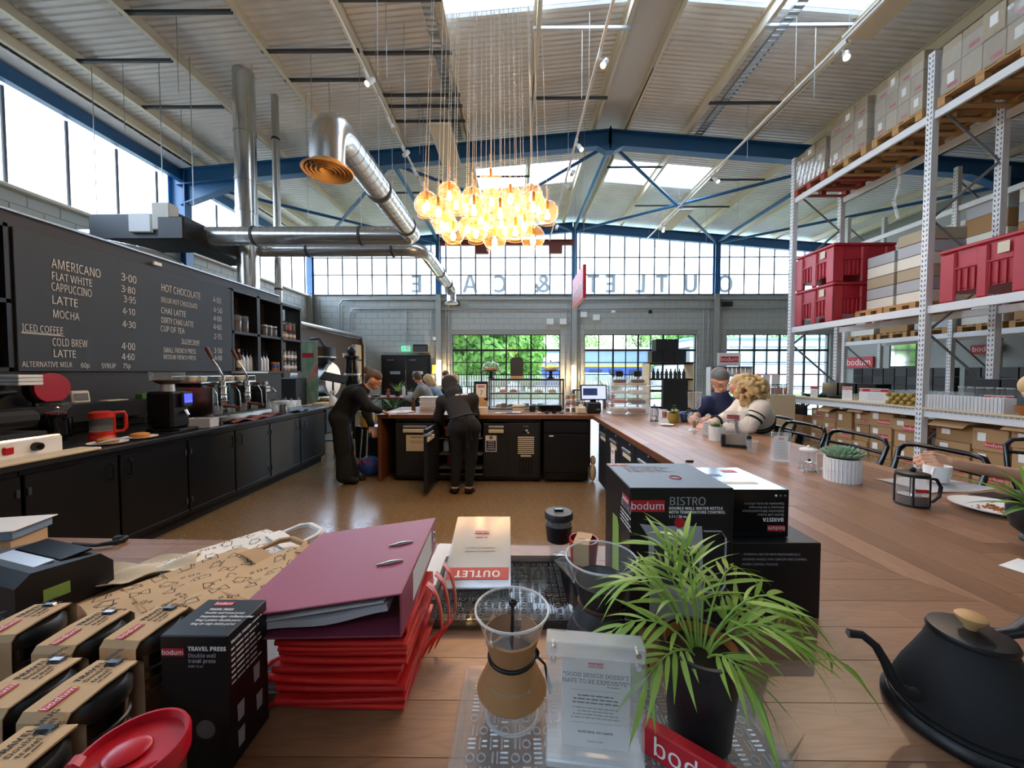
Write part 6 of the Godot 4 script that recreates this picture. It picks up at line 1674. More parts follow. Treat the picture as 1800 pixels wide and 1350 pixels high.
func right_counter() -> void:
	var m: MB
	# wall of things down the long worktop, far to near
	cafepress("black framed french press by the acrylic cake drawers", G(1150, 740), .04, .2, "black", "black", 40, true)
	var o := thing("potted_succulent", "small bushy succulent in an olive green pot on long worktop", "plant", G(1183, 743)); lat(o, "pot", [0, 0, .04, 0, .055, .03, .062, .1, .062, .11, .055, .11, .05, .09, 0, .09], "potolive", Vector3.ZERO, 28)
	rosette(o, V(0, .1, 0), .05, 3, "leafdark"); rosette(o, V(.01, .15, 0), .035, 3, "leafdark"); tb(o, "stem", [V(0, .09, 0), V(.012, .17, 0)], .006, "bark", 6); rosette(o, V(.012, .19, .0), .025, 2, "leafdark")
	jar("short red jar with silver lid behind the olive pot", G(1168, 732), .03, .09, "meat", "silverlid", "")
	var sp := thing("vacuum_coffee_maker", "clear glass vacuum coffee maker with two bulbs on stand", "coffee maker", G(1220, 757))
	lat(sp, "lower_bulb", [0, .05, .03, .055, .06, .09, .065, .12, .055, .155, .03, .18, .02, .19], "clear", Vector3.ZERO, 28); lat(sp, "upper_chamber", [.02, .21, .03, .22, .058, .25, .06, .38, .062, .382], "clear", Vector3.ZERO, 28); rim(sp, .061, .381); rim(sp, .065, .12, .0014); lat(sp, "neck_collar", [.018, .185, .028, .187, .03, .212, .018, .214], "black"); lat(sp, "foot", [0, 0, .06, 0, .062, .006, .02, .016, .012, .05, 0, .05], "clear", Vector3.ZERO, 28)
	lat(sp, "cork_post", [0, .03, .014, .03, .014, .1, 0, .1], "cork"); tb(sp, "handle", [V(-.026, .2, 0), V(-.07, .2, .01), V(-.1, .17, .02), V(-.1, .1, .02)], [.007, .008, .009, .009], "black", 8)
	for k in 3:
		var sg := thing("acrylic_sign", ["narrow acrylic sign holder beside vacuum coffee maker", "tall thick acrylic sign holder between tumbler and chrome press", "small acrylic card holder behind the black sign stand"][k], "sign", [G(1241, 765), G(1372, 811), G(1255, 752)][k], [-12, -14, 20][k])
		var hh: float = [.14, .19, .1][k]
		var w: float = [.07, .11, .06][k]
		cb(sg, "acrylic_block", V(0, hh / 2, 0), V(w, hh, .022), "acrylic", .003); cb(sg, "card", V(0, hh * .47, .001), V(w * .72, hh * .8, .001), "paper", .0003); logo(sg, w * .28, T3(V(0, hh * .78, .002)))
		for i in 5: cb(sg, "print_line", V(0, hh * (.65 - i * .09), .0022), V(w * .5, .0015, .0002), "faintprint", .00005)
	o = thing("potted_succulent", "small green succulent in a short white ribbed pot", "plant", G(1260, 774)); ribpot(o, .062, .12); rosette(o, V(0, .11, 0), .05, 3, "leafdark")
	var bs := thing("acrylic_logo_stand", "black block stand holding a clear plate with red logo", "sign", G(1293, 786), -24)
	cb(bs, "stand_base", V(0, .008, 0), V(.2, .016, .06), "black"); for x in [-.085, .085]: cb(bs, "stand_block", V(x, .055, 0), V(.03, .085, .06), "black"); cb(bs, "clear_plate", V(0, .15, 0), V(.17, .26, .006), "acrylic", .001); logo(bs, .085, T3(V(-.02, .235, .004))); strokes(bs, 1, .08, .02, .01, T3(V(-.02, .19, .0042)), "greyprint", 1); cb(bs, "kraft_card", V(0, .06, -.008), V(.13, .09, .002), "kraft", .0005)
	o = thing("water_tumbler", "small faceted clear tumbler beside the black sign stand", "glass", G(1322, 796)); lat(o, "glass", [0, 0, .03, 0, .031, .006, .042, .088, .039, .088, .028, .012, 0, .012], "clear", Vector3.ZERO, 9); rim(o, .0405, .088, .0014)
	var cpn := cafepress("small chrome framed press with a white porcelain lid", G(1420, 827), .04, .15, "chrome", "white", -30, true)
	cb(cpn, "diamond_badge", V(0, .07, .0415), V(.014, .014, .001), "black", .0003, R(0, 0, 45)); cb(cpn, "lid_patch", V(.02, .128, .02), V(.02, .012, .01), "denim", .003)
	o = thing("potted_succulent", "large pale rosette succulent in a tall white ribbed pot", "plant", G(1480, 845)); ribpot(o, .078, .125); rosette(o, V(0, .115, 0), .1, 5, "succ")
	var fp := cafepress("black lidded glass french press with curved handle before the cup", G(1602, 887), .052, .165, "black", "black", -8, false, "choc"); cb(fp, "red_badge", V(-.005, .075, .053), V(.05, .015, .001), "redprint", .0003)
	# place mat, cup, plate with crumbs, phone, plant, white card
	var nk := thing("paper_place_mat", "crinkled waxed paper sheet under the white cup", "paper", G(1620, 852) + V(.06, 0, 0), 8); m = MB.new(); m.sheet(func(u, v): return V(-.2 + u * .4, .004 + .004 * sin(u * 8 + v * 3), .12 - v * .24), 10, 6, .002); put(nk, "sheet", m, "frost")
	cup("white coffee cup standing on the waxed paper before hand", G(1640, 850) + V(.02, .012, 0), .052, .085, "white")
	o = thing("plate", "white plate with scattered pastry crumbs on worktop", "plate", G(1752, 898)); lat(o, "dish", [0, .004, .07, .004, .135, .018, .136, .022, .075, .01, 0, .009], "white", Vector3.ZERO, 40); lat(o, "foot_ring", [.066, 0, .07, 0, .07, .005, .066, .005], "white", Vector3.ZERO, 32)
	m = MB.new(); var r := RandomNumberGenerator.new(); r.seed = 4
	for k in 60: m.box(V(r.randfn() * .03, .012, r.randfn() * .025), Vector3.ONE * r.randf_range(.003, .008), R(r.randf() * 90, r.randf() * 90))
	put(o, "crumbs", m, "bread2").set_meta("kind", "stuff")
	o = thing("smartphone", "black smartphone lying behind the crumb plate", "phone", G(1725, 874) + V(.05, 0, 0), 10); cb(o, "case", V(0, .005, 0), V(.16, .009, .078), "black"); cb(o, "screen", V(0, .0097, 0), V(.15, .0006, .07), "blackgloss", .0002)
	o = thing("potted_plant", "green strappy plant in a dark grey footed cup pot", "plant", G(1790, 952) + V(.05, 0, 0)); lat(o, "pot", [0, 0, .03, 0, .03, .012, .022, .02, .05, .045, .062, .09, .062, .13, .055, .13, .055, .09, 0, .08], "potblack", Vector3.ZERO, 32); lat(o, "soil", [0, .115, .055, .114], "soil")
	var lf := leafblade(.16, .014, .07)
	for k in 26:
		var a := k * 2.39996
		put(o, "leaf", lf, "leaf" if k % 3 else "leafdark", Transform3D(Basis(Vector3.UP, a) * Basis(Vector3.RIGHT, deg_to_rad(20 + (k % 6) * 11)) * Basis.from_scale(Vector3.ONE * (.7 + .4 * r.randf())), V(0, .115, 0)))
	tag(cb(self, "white_card", G(1796, 1003) + V(.04, .002, 0), V(.12, .003, .1), "paper", .001, R(0, 20)), "white card lying at the worktop joint", "card")
	o = thing("napkin_holder", "blue folded bag and cream napkins by the seated couple", "napkins", G(1205, 748) + V(.1, 0, -.3)); m = MB.new(); m.cbox(V(.02, .06, 0), V(.12, .12, .1), .03); put(o, "blue_pouch", m, "bluepaint"); for k in 4: cb(o, "napkin", V(-.05 - k * .008, .07, 0), V(.004, .15, .12), "cream", .001, R(0, 0, 14 + k * 4))
	for q in [[1198, 731], [1172, 748]]: 
		var cp := thing("saucer", "white saucer with spoon " + ("beside the blue pouch" if q[0] == 1198 else "beside the olive pot"), "saucer", G(q[0], q[1])); lat(cp, "dish", [0, 0, .04, 0, .07, .012, .07, .015, .04, .005, 0, .005], "white", Vector3.ZERO, 24); tb(cp, "spoon", [V(-.04, .015, .02), V(.05, .014, .03)], [.008, .003], "steel", 6, .4)
	tag(cb(self, "black_clip", G(1212, 812) + V(0, .006, 0), V(.05, .012, .02), "charcoal"), "small black clip lying at the worktop edge", "clip")
	# chairs on the far side
	barchair("glossy black metal bar chair right behind the crumb plate", V(2.42, 0, -2.33), 0)
	barchair("glossy black metal bar chair behind the pale rosette succulent", V(2.42, 0, -2.9), 0)
	barchair("glossy black metal bar chair behind the chrome framed press", V(2.42, 0, -3.43), 0)
	barchair("glossy black metal bar chair under the striped sweater person", V(2.56, 0, -3.96), 0)
	barchair("glossy black metal bar chair under the person in navy", V(2.64, 0, -4.52), 0)
func upright(parent: Node, x: float, z: float, h: float) -> void:
	var m := MB.new(); m.rng(x - .05, x + .05, 0, h, z - .045, z + .045)
	var u := put(parent, "upright", m, "rackwhite")
	m = MB.new()
	var y := .1
	while y < h - .05:
		for s in [-1, 1]: m.box(V(x - .051, y, z + s * .022), V(.003, .035, .012), R(s * 18))
		y += .075
	put(u, "slots", m, "slot")
	cb(u, "foot_plate", V(x, .005, z), V(.16, .01, .14), "rackgrey")
func beam(parent: Node, x: float, za: float, zb: float, y: float, hh := .12) -> void:
	cb(parent, "beam", V(x, y - hh / 2, (za + zb) / 2), V(.05, hh, absf(za - zb) - .09), "rackwhite", .006)
func pallet(label: String, at: Vector3, w: float, l: float, mt: String) -> Node3D:     # w along z, l along x
	var t := thing("pallet", label, "pallet", at)
	for k in 5: cb(t, "top_board", V(0, .133, -w / 2 + .05 + k * (w - .1) / 4), V(l, .022, .1), mt, .002)
	for k in 3:
		cb(t, "bottom_board", V(0, .011, -w / 2 + .05 + k * (w - .1) / 2), V(l, .022, .1), mt, .002)
		cb(t, "cross_board", V(-l / 2 + .05 + k * (l - .1) / 2, .112, 0), V(.1, .022, w), mt, .002)
		for j in 3: cb(t, "spacer_block", V(-l / 2 + .05 + k * (l - .1) / 2, .061, -w / 2 + .05 + j * (w - .1) / 2), V(.1, .078, .1), mt, .002)
	return t
func load_(label: String, at: Vector3, w: float, l: float, nz: int, ny: int, bh: float, group: String) -> void:
	for j in ny:
		for i in nz:
			var sh := .0 if j < ny - 1 else rg.randf_range(-.02, .02)
			var t := thing("shipping_carton", label, "box", at + V(sh, j * bh, -w / 2 + (i + .5) * w / nz), 0, group)
			cb(t, "carton", V(0, bh / 2, 0), V(l, bh - .006, w / nz - .006), "cardpale" if (i + j) % 2 else "cardpale2", .004)
			if (i + j) % 3 == 0: cb(t, "shipping_label", V(-l / 2 - .001, bh * .55, 0), V(.002, bh * .4, w / nz * .35), "paper", .0005)
			if (i + j) % 2 == 0: cb(t, "print_band", V(-l / 2 - .001, bh * .25, w / nz * .1), V(.002, bh * .16, w / nz * .5), "redbin", .0005)
	var m := MB.new()
	var hh := ny * bh
	m.sheet(func(u, v): return at + V(-l / 2 - .012 - .006 * sin(u * 40 + v * 9), .02 + v * (hh * .8) , w / 2 - u * w), 30, 6); m.sheet(func(u, v): return at + V(-l / 2 + u * l, .02 + v * (hh * .8), w / 2 + .012 + .005 * sin(u * 30)), 20, 6)
	tag(put(self, "stretch_wrap", m, "wrap"), "clear stretch wrap on " + group.replace("cartons on the ", ""), "wrap", group)
func carton(label: String, at: Vector3, s: Vector3, turn: float, open: bool, group: String, red: bool) -> void:
	var t := thing("cardboard_box", label, "box", at, turn, group)
	var cm := "card" if red else "card2"
	if open:                                              # four walls and a floor, empty inside
		var m := MB.new()
		m.box(V(0, .004, 0), V(s.x - .004, .006, s.z - .004))
		for q in [-1, 1]:
			m.box(V(q * (s.x / 2 - .005), s.y / 2, 0), V(.006, s.y - .003, s.z - .004)); m.box(V(0, s.y / 2, q * (s.z / 2 - .005)), V(s.x - .016, s.y - .003, .006))
		put(t, "carton", m, cm)
	else:
		cb(t, "carton", V(0, s.y / 2, 0), s - V(.004, .003, .004), cm, .004)
		cb(t, "tape", V(0, s.y - .001, 0), V(s.x * .98, .002, .05), "kraft", .0005)
	cb(t, "shipping_label", V(-s.x / 2 - .0005, s.y * .62, -s.z * .22), V(.002, s.y * .38, s.z * .24), "paper", .0005); cb(t, "shipping_label", V(-s.x * .1, s.y * .62, s.z / 2 + .0005), V(s.x * .25, s.y * .4, .002), "paper", .0005)
	if red:
		var lg := logo(t, s.z * .5, T3(V(-s.x / 2 - .001, s.y * .3, s.z * .12), 0, -90), "logo_print"); var l2 := logo(t, s.x * .55, T3(V(s.x * .05, s.y * .25, s.z / 2 + .001)), "logo_print")
		lg.set_meta("printed", true); l2.set_meta("printed", true)
	if open:
		for q in [[-1, 35], [1, -130]]: cb(t, "flap", V(q[0] * s.x / 2 + cos(deg_to_rad(q[1])) * s.x * .22 * -1, s.y + absf(sin(deg_to_rad(q[1]))) * s.x * .2, 0), V(s.x * .45, .004, s.z * .98), "card", .001, R(0, 0, q[1]))
func redbin(label: String, at: Vector3) -> void:
	var t := thing("pallet_bin", label, "bin", at)
	var w := 1.0
	var l := 1.2
	var h := .76
	var m := MB.new()
	m.rng(-l / 2 + .03, l / 2 - .03, .14, .17, -w / 2 + .03, w / 2 - .03)
	for s in [-1, 1]:
		m.rng(-l / 2 + .03, l / 2 - .03, .16, h, s * (w / 2 - .03), s * (w / 2 - .05)); m.rng(s * (l / 2 - .03), s * (l / 2 - .05), .16, h, -w / 2 + .03, w / 2 - .03)
	put(t, "tub", m, "redbin")
	for s in [-1, 1]:
		cb(t, "rim", V(0, h - .025, s * (w / 2 - .012)), V(l, .05, .045), "redbin", .012); cb(t, "rim", V(s * (l / 2 - .012), h - .025, 0), V(.045, .05, w), "redbin", .012)
		for x in [-l / 2 + .1, 0, l / 2 - .1]: cb(t, "corner_post", V(x, .35, s * (w / 2 - .022)), V(.2 if x != 0 else .13, .7, .045), "redbin", .02)
		for z in [-w / 2 + .1, 0, w / 2 - .1]: cb(t, "side_post", V(s * (l / 2 - .022), .35, z), V(.045, .7, .2 if z != 0 else .13), "redbin", .02)
		cb(t, "mid_rib", V(0, .46, s * (w / 2 - .02)), V(l - .1, .025, .03), "redbin", .006); cb(t, "mid_rib", V(s * (l / 2 - .02), .46, 0), V(.03, .025, w - .1), "redbin", .006)
		for k in 10:
			var x := -.42 + k * .084 + (.08 if k > 4 else 0.0)
			cb(t, "fin", V(x - .04, .29, s * (w / 2 - .022)), V(.012, .3, .03), "redbin", .004)
			if k < 8: cb(t, "fin", V(s * (l / 2 - .022), .29, -.33 + k * .082 + (.08 if k > 3 else 0.0)), V(.03, .3, .012), "redbin", .004)
	cb(t, "paper_label", V(-l / 2 - .004, .6, .22), V(.003, .14, .12), "cream", .0008)
func racks() -> void:
	var m: MB
	var zs := [-8.45, -5.71, -2.97]
	var rk := thing("pallet_racking", "tall white pallet racking loaded with red bins and cartons", "racking")
	for z in zs:
		upright(rk, 6.25, z, 6.24); upright(rk, 7.3, z, 6.24)
		var y := .4
		var s := 1
		while y < 5.6:
			m = MB.new(); var a := V(6.28 if s > 0 else 7.27, y, z); var b := V(7.27 if s > 0 else 6.28, y + .85, z); m.cyl(a, b, .022, -1, 4); put(rk, "diagonal_brace", m, "rackgrey"); y += .85; s = -s
	for k in 2:
		for y in [.93, 2.49, 5.36]:
			for x in [6.25, 7.3]: beam(rk, x, zs[k], zs[k + 1], y)
		m = MB.new(); m.rng(6.2, 7.36, .93, .955, zs[k] + .05, zs[k + 1] - .05); put(rk, "shelf_deck", m, "plywood")
		m = MB.new(); for i in 44: m.rng(6.222, 6.226, .9, .925, zs[k] + .08 + i * .059, zs[k] + .12 + i * .059)
		put(rk, "ticket_strip", m, "greyprint")
	# top level pallets and loads
	var gi := 0
	for q in [[-8.0, .8, 3, 3, .24, "palletred"], [-7.12, .8, 3, 3, .29, "pallet"], [-6.22, .8, 4, 3, .3, "pallet"], [-5.12, 1.0, 4, 2, .36, "pallet"], [-4.05, 1.0, 4, 3, .28, "pallet"]]:
		gi += 1
		var nm: String = ["red stained pallet at the end of the top rack", "second pallet", "third pallet", "wide pallet past the tall upright", "pallet nearest the roof heater"][gi - 1]
		pallet("wooden pallet on the top beams: " + nm, V(6.78, 5.361, q[0]), q[1], 1.15, q[5])
		load_("wrapped brown carton on the " + nm, V(6.78, 5.506, q[0]), q[1] - .04, 1.1, q[2], q[3], q[4], "cartons on the " + nm)
	redbin("red plastic pallet bin at the bottom of the double stack", V(6.85, 2.495, -7.86))
	redbin("red plastic pallet bin on top of the double stack", V(6.85, 3.257, -7.86))
	redbin("single red plastic pallet bin nearer the counter", V(6.85, 2.495, -5.05))
	redbin("red plastic pallet bin beside the single bin at the open end", V(6.85, 2.495, -3.9))
	for q in [[-6.9, 5], [-6.35, 6]]:
		for j in q[1]: tag(cb(self, "flat_carton", V(7.0, 2.741 + j * .2, q[0]), V(.6, .19, .5), ["offwhite", "greyprint", "cardpale"][j % 3], .006), "pale wrapped carton in a column between the red bins", "box", "wrapped cartons between red bins")
	for q in [-6.9, -6.35]: pallet("wooden pallet under the pale carton column " + ("by the double bin stack" if q < -6.5 else "by the tall upright"), V(6.95, 2.495, q), .52, .9, "pallet")
	tb(thing("loose_wrap", "strip of loose plastic wrap dangling from the top pallets", "wrap"), "film", [V(6.95, 5.25, -6.9), V(6.97, 4.9, -6.88), V(6.92, 4.6, -6.92), V(6.99, 4.3, -6.9), V(6.9, 4.22, -6.93)], [.05, .03, .04, .025, .05], "wrap", 6, .3)
	# cartons on the floor under the display shelf
	var z := -7.98
	var cols := [[.34, .8, 1], [.3, .55, 0], [.36, .45, 0], [.3, .2, 1], [.42, .2, 1], [.49, .25, 1], [.46, .3, 1], [.4, .2, 1], [.42, .35, 1], [.4, .22, 1], [.45, .36, 1], [.44, .36, 1]]
	var ci := 0
	for c in cols:
		if z < -5.66 and z + c[0] > -5.74: z = -5.64          # keep clear of the upright frame
		var y := 0.0
		var n := 0
		while y < .6:
			var bh: float = minf([.24, .28, .2, .22, .3][(ci + n) % 5], .84 - y)
			if bh < .12: break
			var top := y + bh > .58
			carton("brown carton with red logo print, stacked under the display shelf" if (ci + n) % 4 else "plain brown carton with white label under the display shelf", V(6.58 + rg.randf_range(-.02, .02), y, z + c[0] / 2), V(.42, bh, c[0] - .015), rg.randf_range(-3, 3), top and ci in [1, 3, 6, 8, 10], "cartons under the display shelf", (ci + n) % 4 != 0)
			y += bh + .002; n += 1
		z += c[0]; ci += 1
	# ---------------- goods on the display shelf (deck top .955)
	var dk := .956
	var put_sign := func(px: float, zz: float, xx: float, hh: float, ww: float, head: String, lab: String):
		var s := thing("price_sign", lab, "sign", V(xx, dk, zz), -60)
		cb(s, "card", V(0, hh / 2, 0), V(ww, hh, .004), "paper", .0008); cb(s, "red_header", V(0, hh * .86, .0022), V(ww, hh * .2, .001), "redprint", .0003); 
		if head: text(s, head, hh * .11, T3(V(0, hh * .86, .003)), "whiteprint", "lettering", 1, 1)
		for i in 4: cb(s, "print_line", V(0, hh * (.62 - i * .13), .0024), V(ww * .6, .004, .0004), "faintprint", .0001)
	put_sign.call(0, -7.85, 6.32, .24, .13, "", "white price sign with red header leaning by black pans")
	put_sign.call(0, -7.05, 6.3, .26, .15, "OUTLET", "white outlet price sign standing between the steel pots")
	put_sign.call(0, -6.75, 6.35, .24, .16, "OUTLET", "white outlet price sign beside the tallest steel pot")
	put_sign.call(0, -6.45, 6.25, .25, .34, "OUTLET", "wide outlet price sign with two panels before the glassware")
	put_sign.call(0, -5.05, 6.55, .22, .25, "OUTLET", "outlet price sign standing above the clear storage tray")
	put_sign.call(0, -4.45, 6.6, .22, .25, "OUTLET", "outlet price sign behind the nest of coloured bowls")
	for k in 3:
		var p := thing("frying_pan", "black pan lying on the display shelf end", "pan", V(6.5, dk, -8.15 + k * .3), 90 + 4 * k, "black pans on the display shelf"); lat(p, "bowl", [0, 0, .1, 0, .13, .05, .125, .05, .095, .006, 0, .006], "black"); tb(p, "handle", [V(.12, .045, 0), V(.22, .06, 0), V(.3, .06, 0)], .01, "blackgloss", 6)
	for k in 3: tag(cb(self, "gift_box", V(7.0, dk + .151, -8.1 + k * .42), V(.3, .3, .38), "blackgloss"), "glossy black gift box standing behind the pans", "box", "black gift boxes behind the pans")
	for k in 5:
		var p := thing("steel_pot", ["small steel pot among the signs", "wide steel pot among the signs", "low steel pan among the signs", "small lidded steel pot among the signs", "tallest steel pot beside outlet sign"][k], "pot", V(6.54, dk, -7.3 + k * .18)); var h: float = [.1, .12, .09, .12, .22][k]
		lat(p, "body", [0, 0, .075, 0, .078, .01, .078, h, .074, h, .072, .01, 0, .01], "steel"); for s in [-1, 1]: tb(p, "loop_handle", [V(s * .076, h * .7, -.03), V(s * .1, h * .72, 0), V(s * .076, h * .7, .03)], .005, "steel", 6)
	for k in 40:
		var p := thing("wine_glass", "clear glassware item crowded on the display shelf", "glass", V(6.75 + (k % 4) * .13, dk, -6.7 + (k / 4) * .1), 0, "glassware on the display shelf"); lat(p, "glass", [0, 0, .032, 0, .005, .01, .005, .1, .035, .13, .04, .17, .034, .22], "clear", Vector3.ZERO, 10)
	for k in 26:
		m = MB.new(); m.sphere(Vector3.ZERO, V(.035, .035, .035), 10, 6); tag(put(self, "foil_cup", m, "potolive", T3(V(6.28 + (k % 2) * .07, dk + .035 + (k / 9) * .062, -6.26 + (k % 9) * .058))), "small gold green foil cup stacked by the tall upright", "cup", "gold green cups by the upright")
	for k in 2: tag(cb(self, "cork_block", V(6.52, dk + .09, -6.36 + k * .18), V(.12, .18, .16), "cork"), "cork box among the glassware signs", "box", "cork boxes among the glassware")
	o_tray(dk)
	for k in 3:
		var p := thing("mixing_bowl", ["orange mixing bowl nested at the shelf end", "blue mixing bowl on the display shelf", "teal green mixing bowl on the display shelf"][k], "bowl", V(6.32, dk, -4.58 + k * .24)); lat(p, "bowl", [0, 0, .06, 0, .1, .05, .115, .12, .11, .12, .095, .05, .055, .008, 0, .008], ["bread2", "bluepaint", "leafdark"][k], Vector3.ZERO, 24); 
		for j in 4: tb(p, "utensil", [V(0, .02, 0), V(-.03 + j * .02, .2, .02 * j)], .006, "lightwood", 5)
	tag(cb(self, "grey_crate", V(6.4, dk + .13, -3.75), V(.3, .26, .3), "greyprint"), "grey crate at the near end of the display shelf", "crate")
	for k in 8: tag(cb(self, "mug_box", V(6.95, dk + .11 + (k / 4) * .215, -5.4 + (k % 4) * .3), V(.25, .21, .28), "charcoal"), "dark carton with picture of glasses behind the clear tray", "box", "glass set cartons behind the clear tray")
	for k in 9:
		var b := thing("storage_jar", "tall clear acrylic jar behind the tall upright", "jar", V(6.75, dk, -5.62 + k * .11), 0, "tall clear jars behind the upright"); lat(b, "jar_wall", [0, 0, .045, 0, .045, .3, .04, .3], "clear", Vector3.ZERO, 14); lat(b, "lid", [.046, .3, .046, .32, 0, .32], "silverlid", Vector3.ZERO, 14)
	for k in 7: bottle("dark_bottle", "dark bottle standing under the end of the display shelf", V(6.3, .55, -8.32 + k * .05 - .0), .022, .3, "blackgloss", "dark bottles under the shelf end", "black")
	tag(cb(self, "bottle_crate", V(6.35, .275, -8.2), V(.22, .55, .34), "card2"), "brown crate carrying the dark bottles", "crate")
	# ---------------- second rack run against the side wall
	var r2 := thing("pallet_racking", "second white pallet racking against the pale side wall", "racking")
	var z2 := [-11.55, -8.75, -5.95, -3.15]
	for zz in z2:
		upright(r2, 10.2, zz, 6.2); upright(r2, 11.3, zz, 6.2)
		var y := .5
		var s := 1
		while y < 5.4:
			m = MB.new(); m.cyl(V(10.23 if s > 0 else 11.27, y, zz), V(11.27 if s > 0 else 10.23, y + .9, zz), .022, -1, 4); put(r2, "diagonal_brace", m, "rackgrey"); y += .9; s = -s
	for k in 3:
		for y in [.9, 2.4, 4.0, 5.3]:
			for x in [10.2, 11.3]: beam(r2, x, z2[k], z2[k + 1], y)
		m = MB.new(); m.rng(10.15, 11.35, .9, .925, z2[k] + .05, z2[k + 1] - .05); put(r2, "shelf_deck", m, "plywood")
		for y in [2.401, 4.001]:
			for j in 3:
				var nm := "%s bay %s level" % [["end wall", "middle", "open end"][k], "lower" if y < 3 else "upper"]
				if y > 3 and k == 0: continue
				pallet("wooden pallet on the side wall rack, " + nm, V(10.75, y, z2[k] + .5 + j * .9), .8, 1.1, "pallet").set_meta("group", "pallets on the side wall rack")
				for i in 3: tag(cb(self, "wrapped_carton", V(10.75, y + .148 + .19 + i * .38, z2[k] + .5 + j * .9), V(1.0, .375, .74), ["offwhite", "card2", "greyprint"][(i + j) % 3], .01), "pale wrapped carton block on the side wall rack, " + nm, "box", "wrapped cartons on the side wall rack")
		for j in 8:
			for i in 3: tag(cb(self, "glass_set_box", V(10.5, .927 + .11 + i * .222, z2[k] + .3 + j * .31), V(.3, .218, .29), "charcoal" if (i + j) % 3 else "darkgrey"), "dark retail carton stacked on the side wall display shelf", "box", "retail cartons on the side wall shelf")
	# signs and mirror on the pale wall
	for q in [[-13.6, 1.83, 1.1, "wide red logo sign on the side wall near the end wall"], [-9.97, 2.1, .65, "small red logo sign on the side wall behind the rack"]]:
		var s := thing("wall_sign", q[3], "sign", V(12.55, q[1], q[0])); cb(s, "board", V(0, 0, 0), V(.06, q[2] * .36, q[2]), "redprint", .006); text(s, "bodum", q[2] * .19, T3(V(-.032, 0, 0), 0, -90), "whiteprint", "lettering", 0, 1)
	var mr := thing("wall_mirror", "black framed mirror on the pale side wall", "mirror", V(12.5, 2.15, -12.0)); cb(mr, "frame", V(0, 0, 0), V(.06, 1.1, .9), "black", .01); cb(mr, "glass", V(-.032, 0, 0), V(.004, .95, .75), "chrome", .001)
func o_tray(dk: float) -> void:
	var t := thing("storage_tray", "long clear ribbed storage tray on the display shelf", "tray", V(6.3, dk, -5.19))
	for q in [[-.08, 0, .004, .9], [.08, 0, .004, .9], [0, .45, .16, .004], [0, -.45, .16, .004]]: cb(t, "side", V(q[0], .1, q[1]), V(q[2], .2, q[3]), "frost", .001)
	for k in 22: cb(t, "rib", V(-.084, .1, -.43 + k * .041), V(.006, .19, .008), "silverlid", .002)
func grassplant(label: String, at: Vector3, n: int, l: float, mt: String, pot := "", pr := .1, ph := .2) -> void:
	var t := thing("potted_plant", label, "plant", at)
	if pot: lat(t, "pot", [0, 0, pr * .8, 0, pr, ph, pr * .9, ph, pr * .85, ph * .8, 0, ph * .8], pot)
	var lf := leafblade(l, l * .035, l * .55)
	for k in n:
		put(t, "leaf", lf, mt, Transform3D(Basis(Vector3.UP, k * 2.4) * Basis(Vector3.RIGHT, deg_to_rad(25 + (k % 7) * 9)) * Basis.from_scale(Vector3.ONE * (.7 + .5 * rg.randf())), V(0, ph * .85, 0)))
func conduit(label: String, pts: Array, r: float, mt := "galv") -> void:
	var t := thing("conduit", label, "conduit")
	tb(t, "pipe", pts, r, mt, 8)
	for i in pts.size() - 1:
		var a: Vector3 = pts[i]
		var b: Vector3 = pts[i + 1]
		var n := int(a.distance_to(b) / 1.4)
		for k in n: cb(t, "clip", a.lerp(b, (k + .5) / n) + V(0, 0, -.02), V(.05, .05, .06), mt)
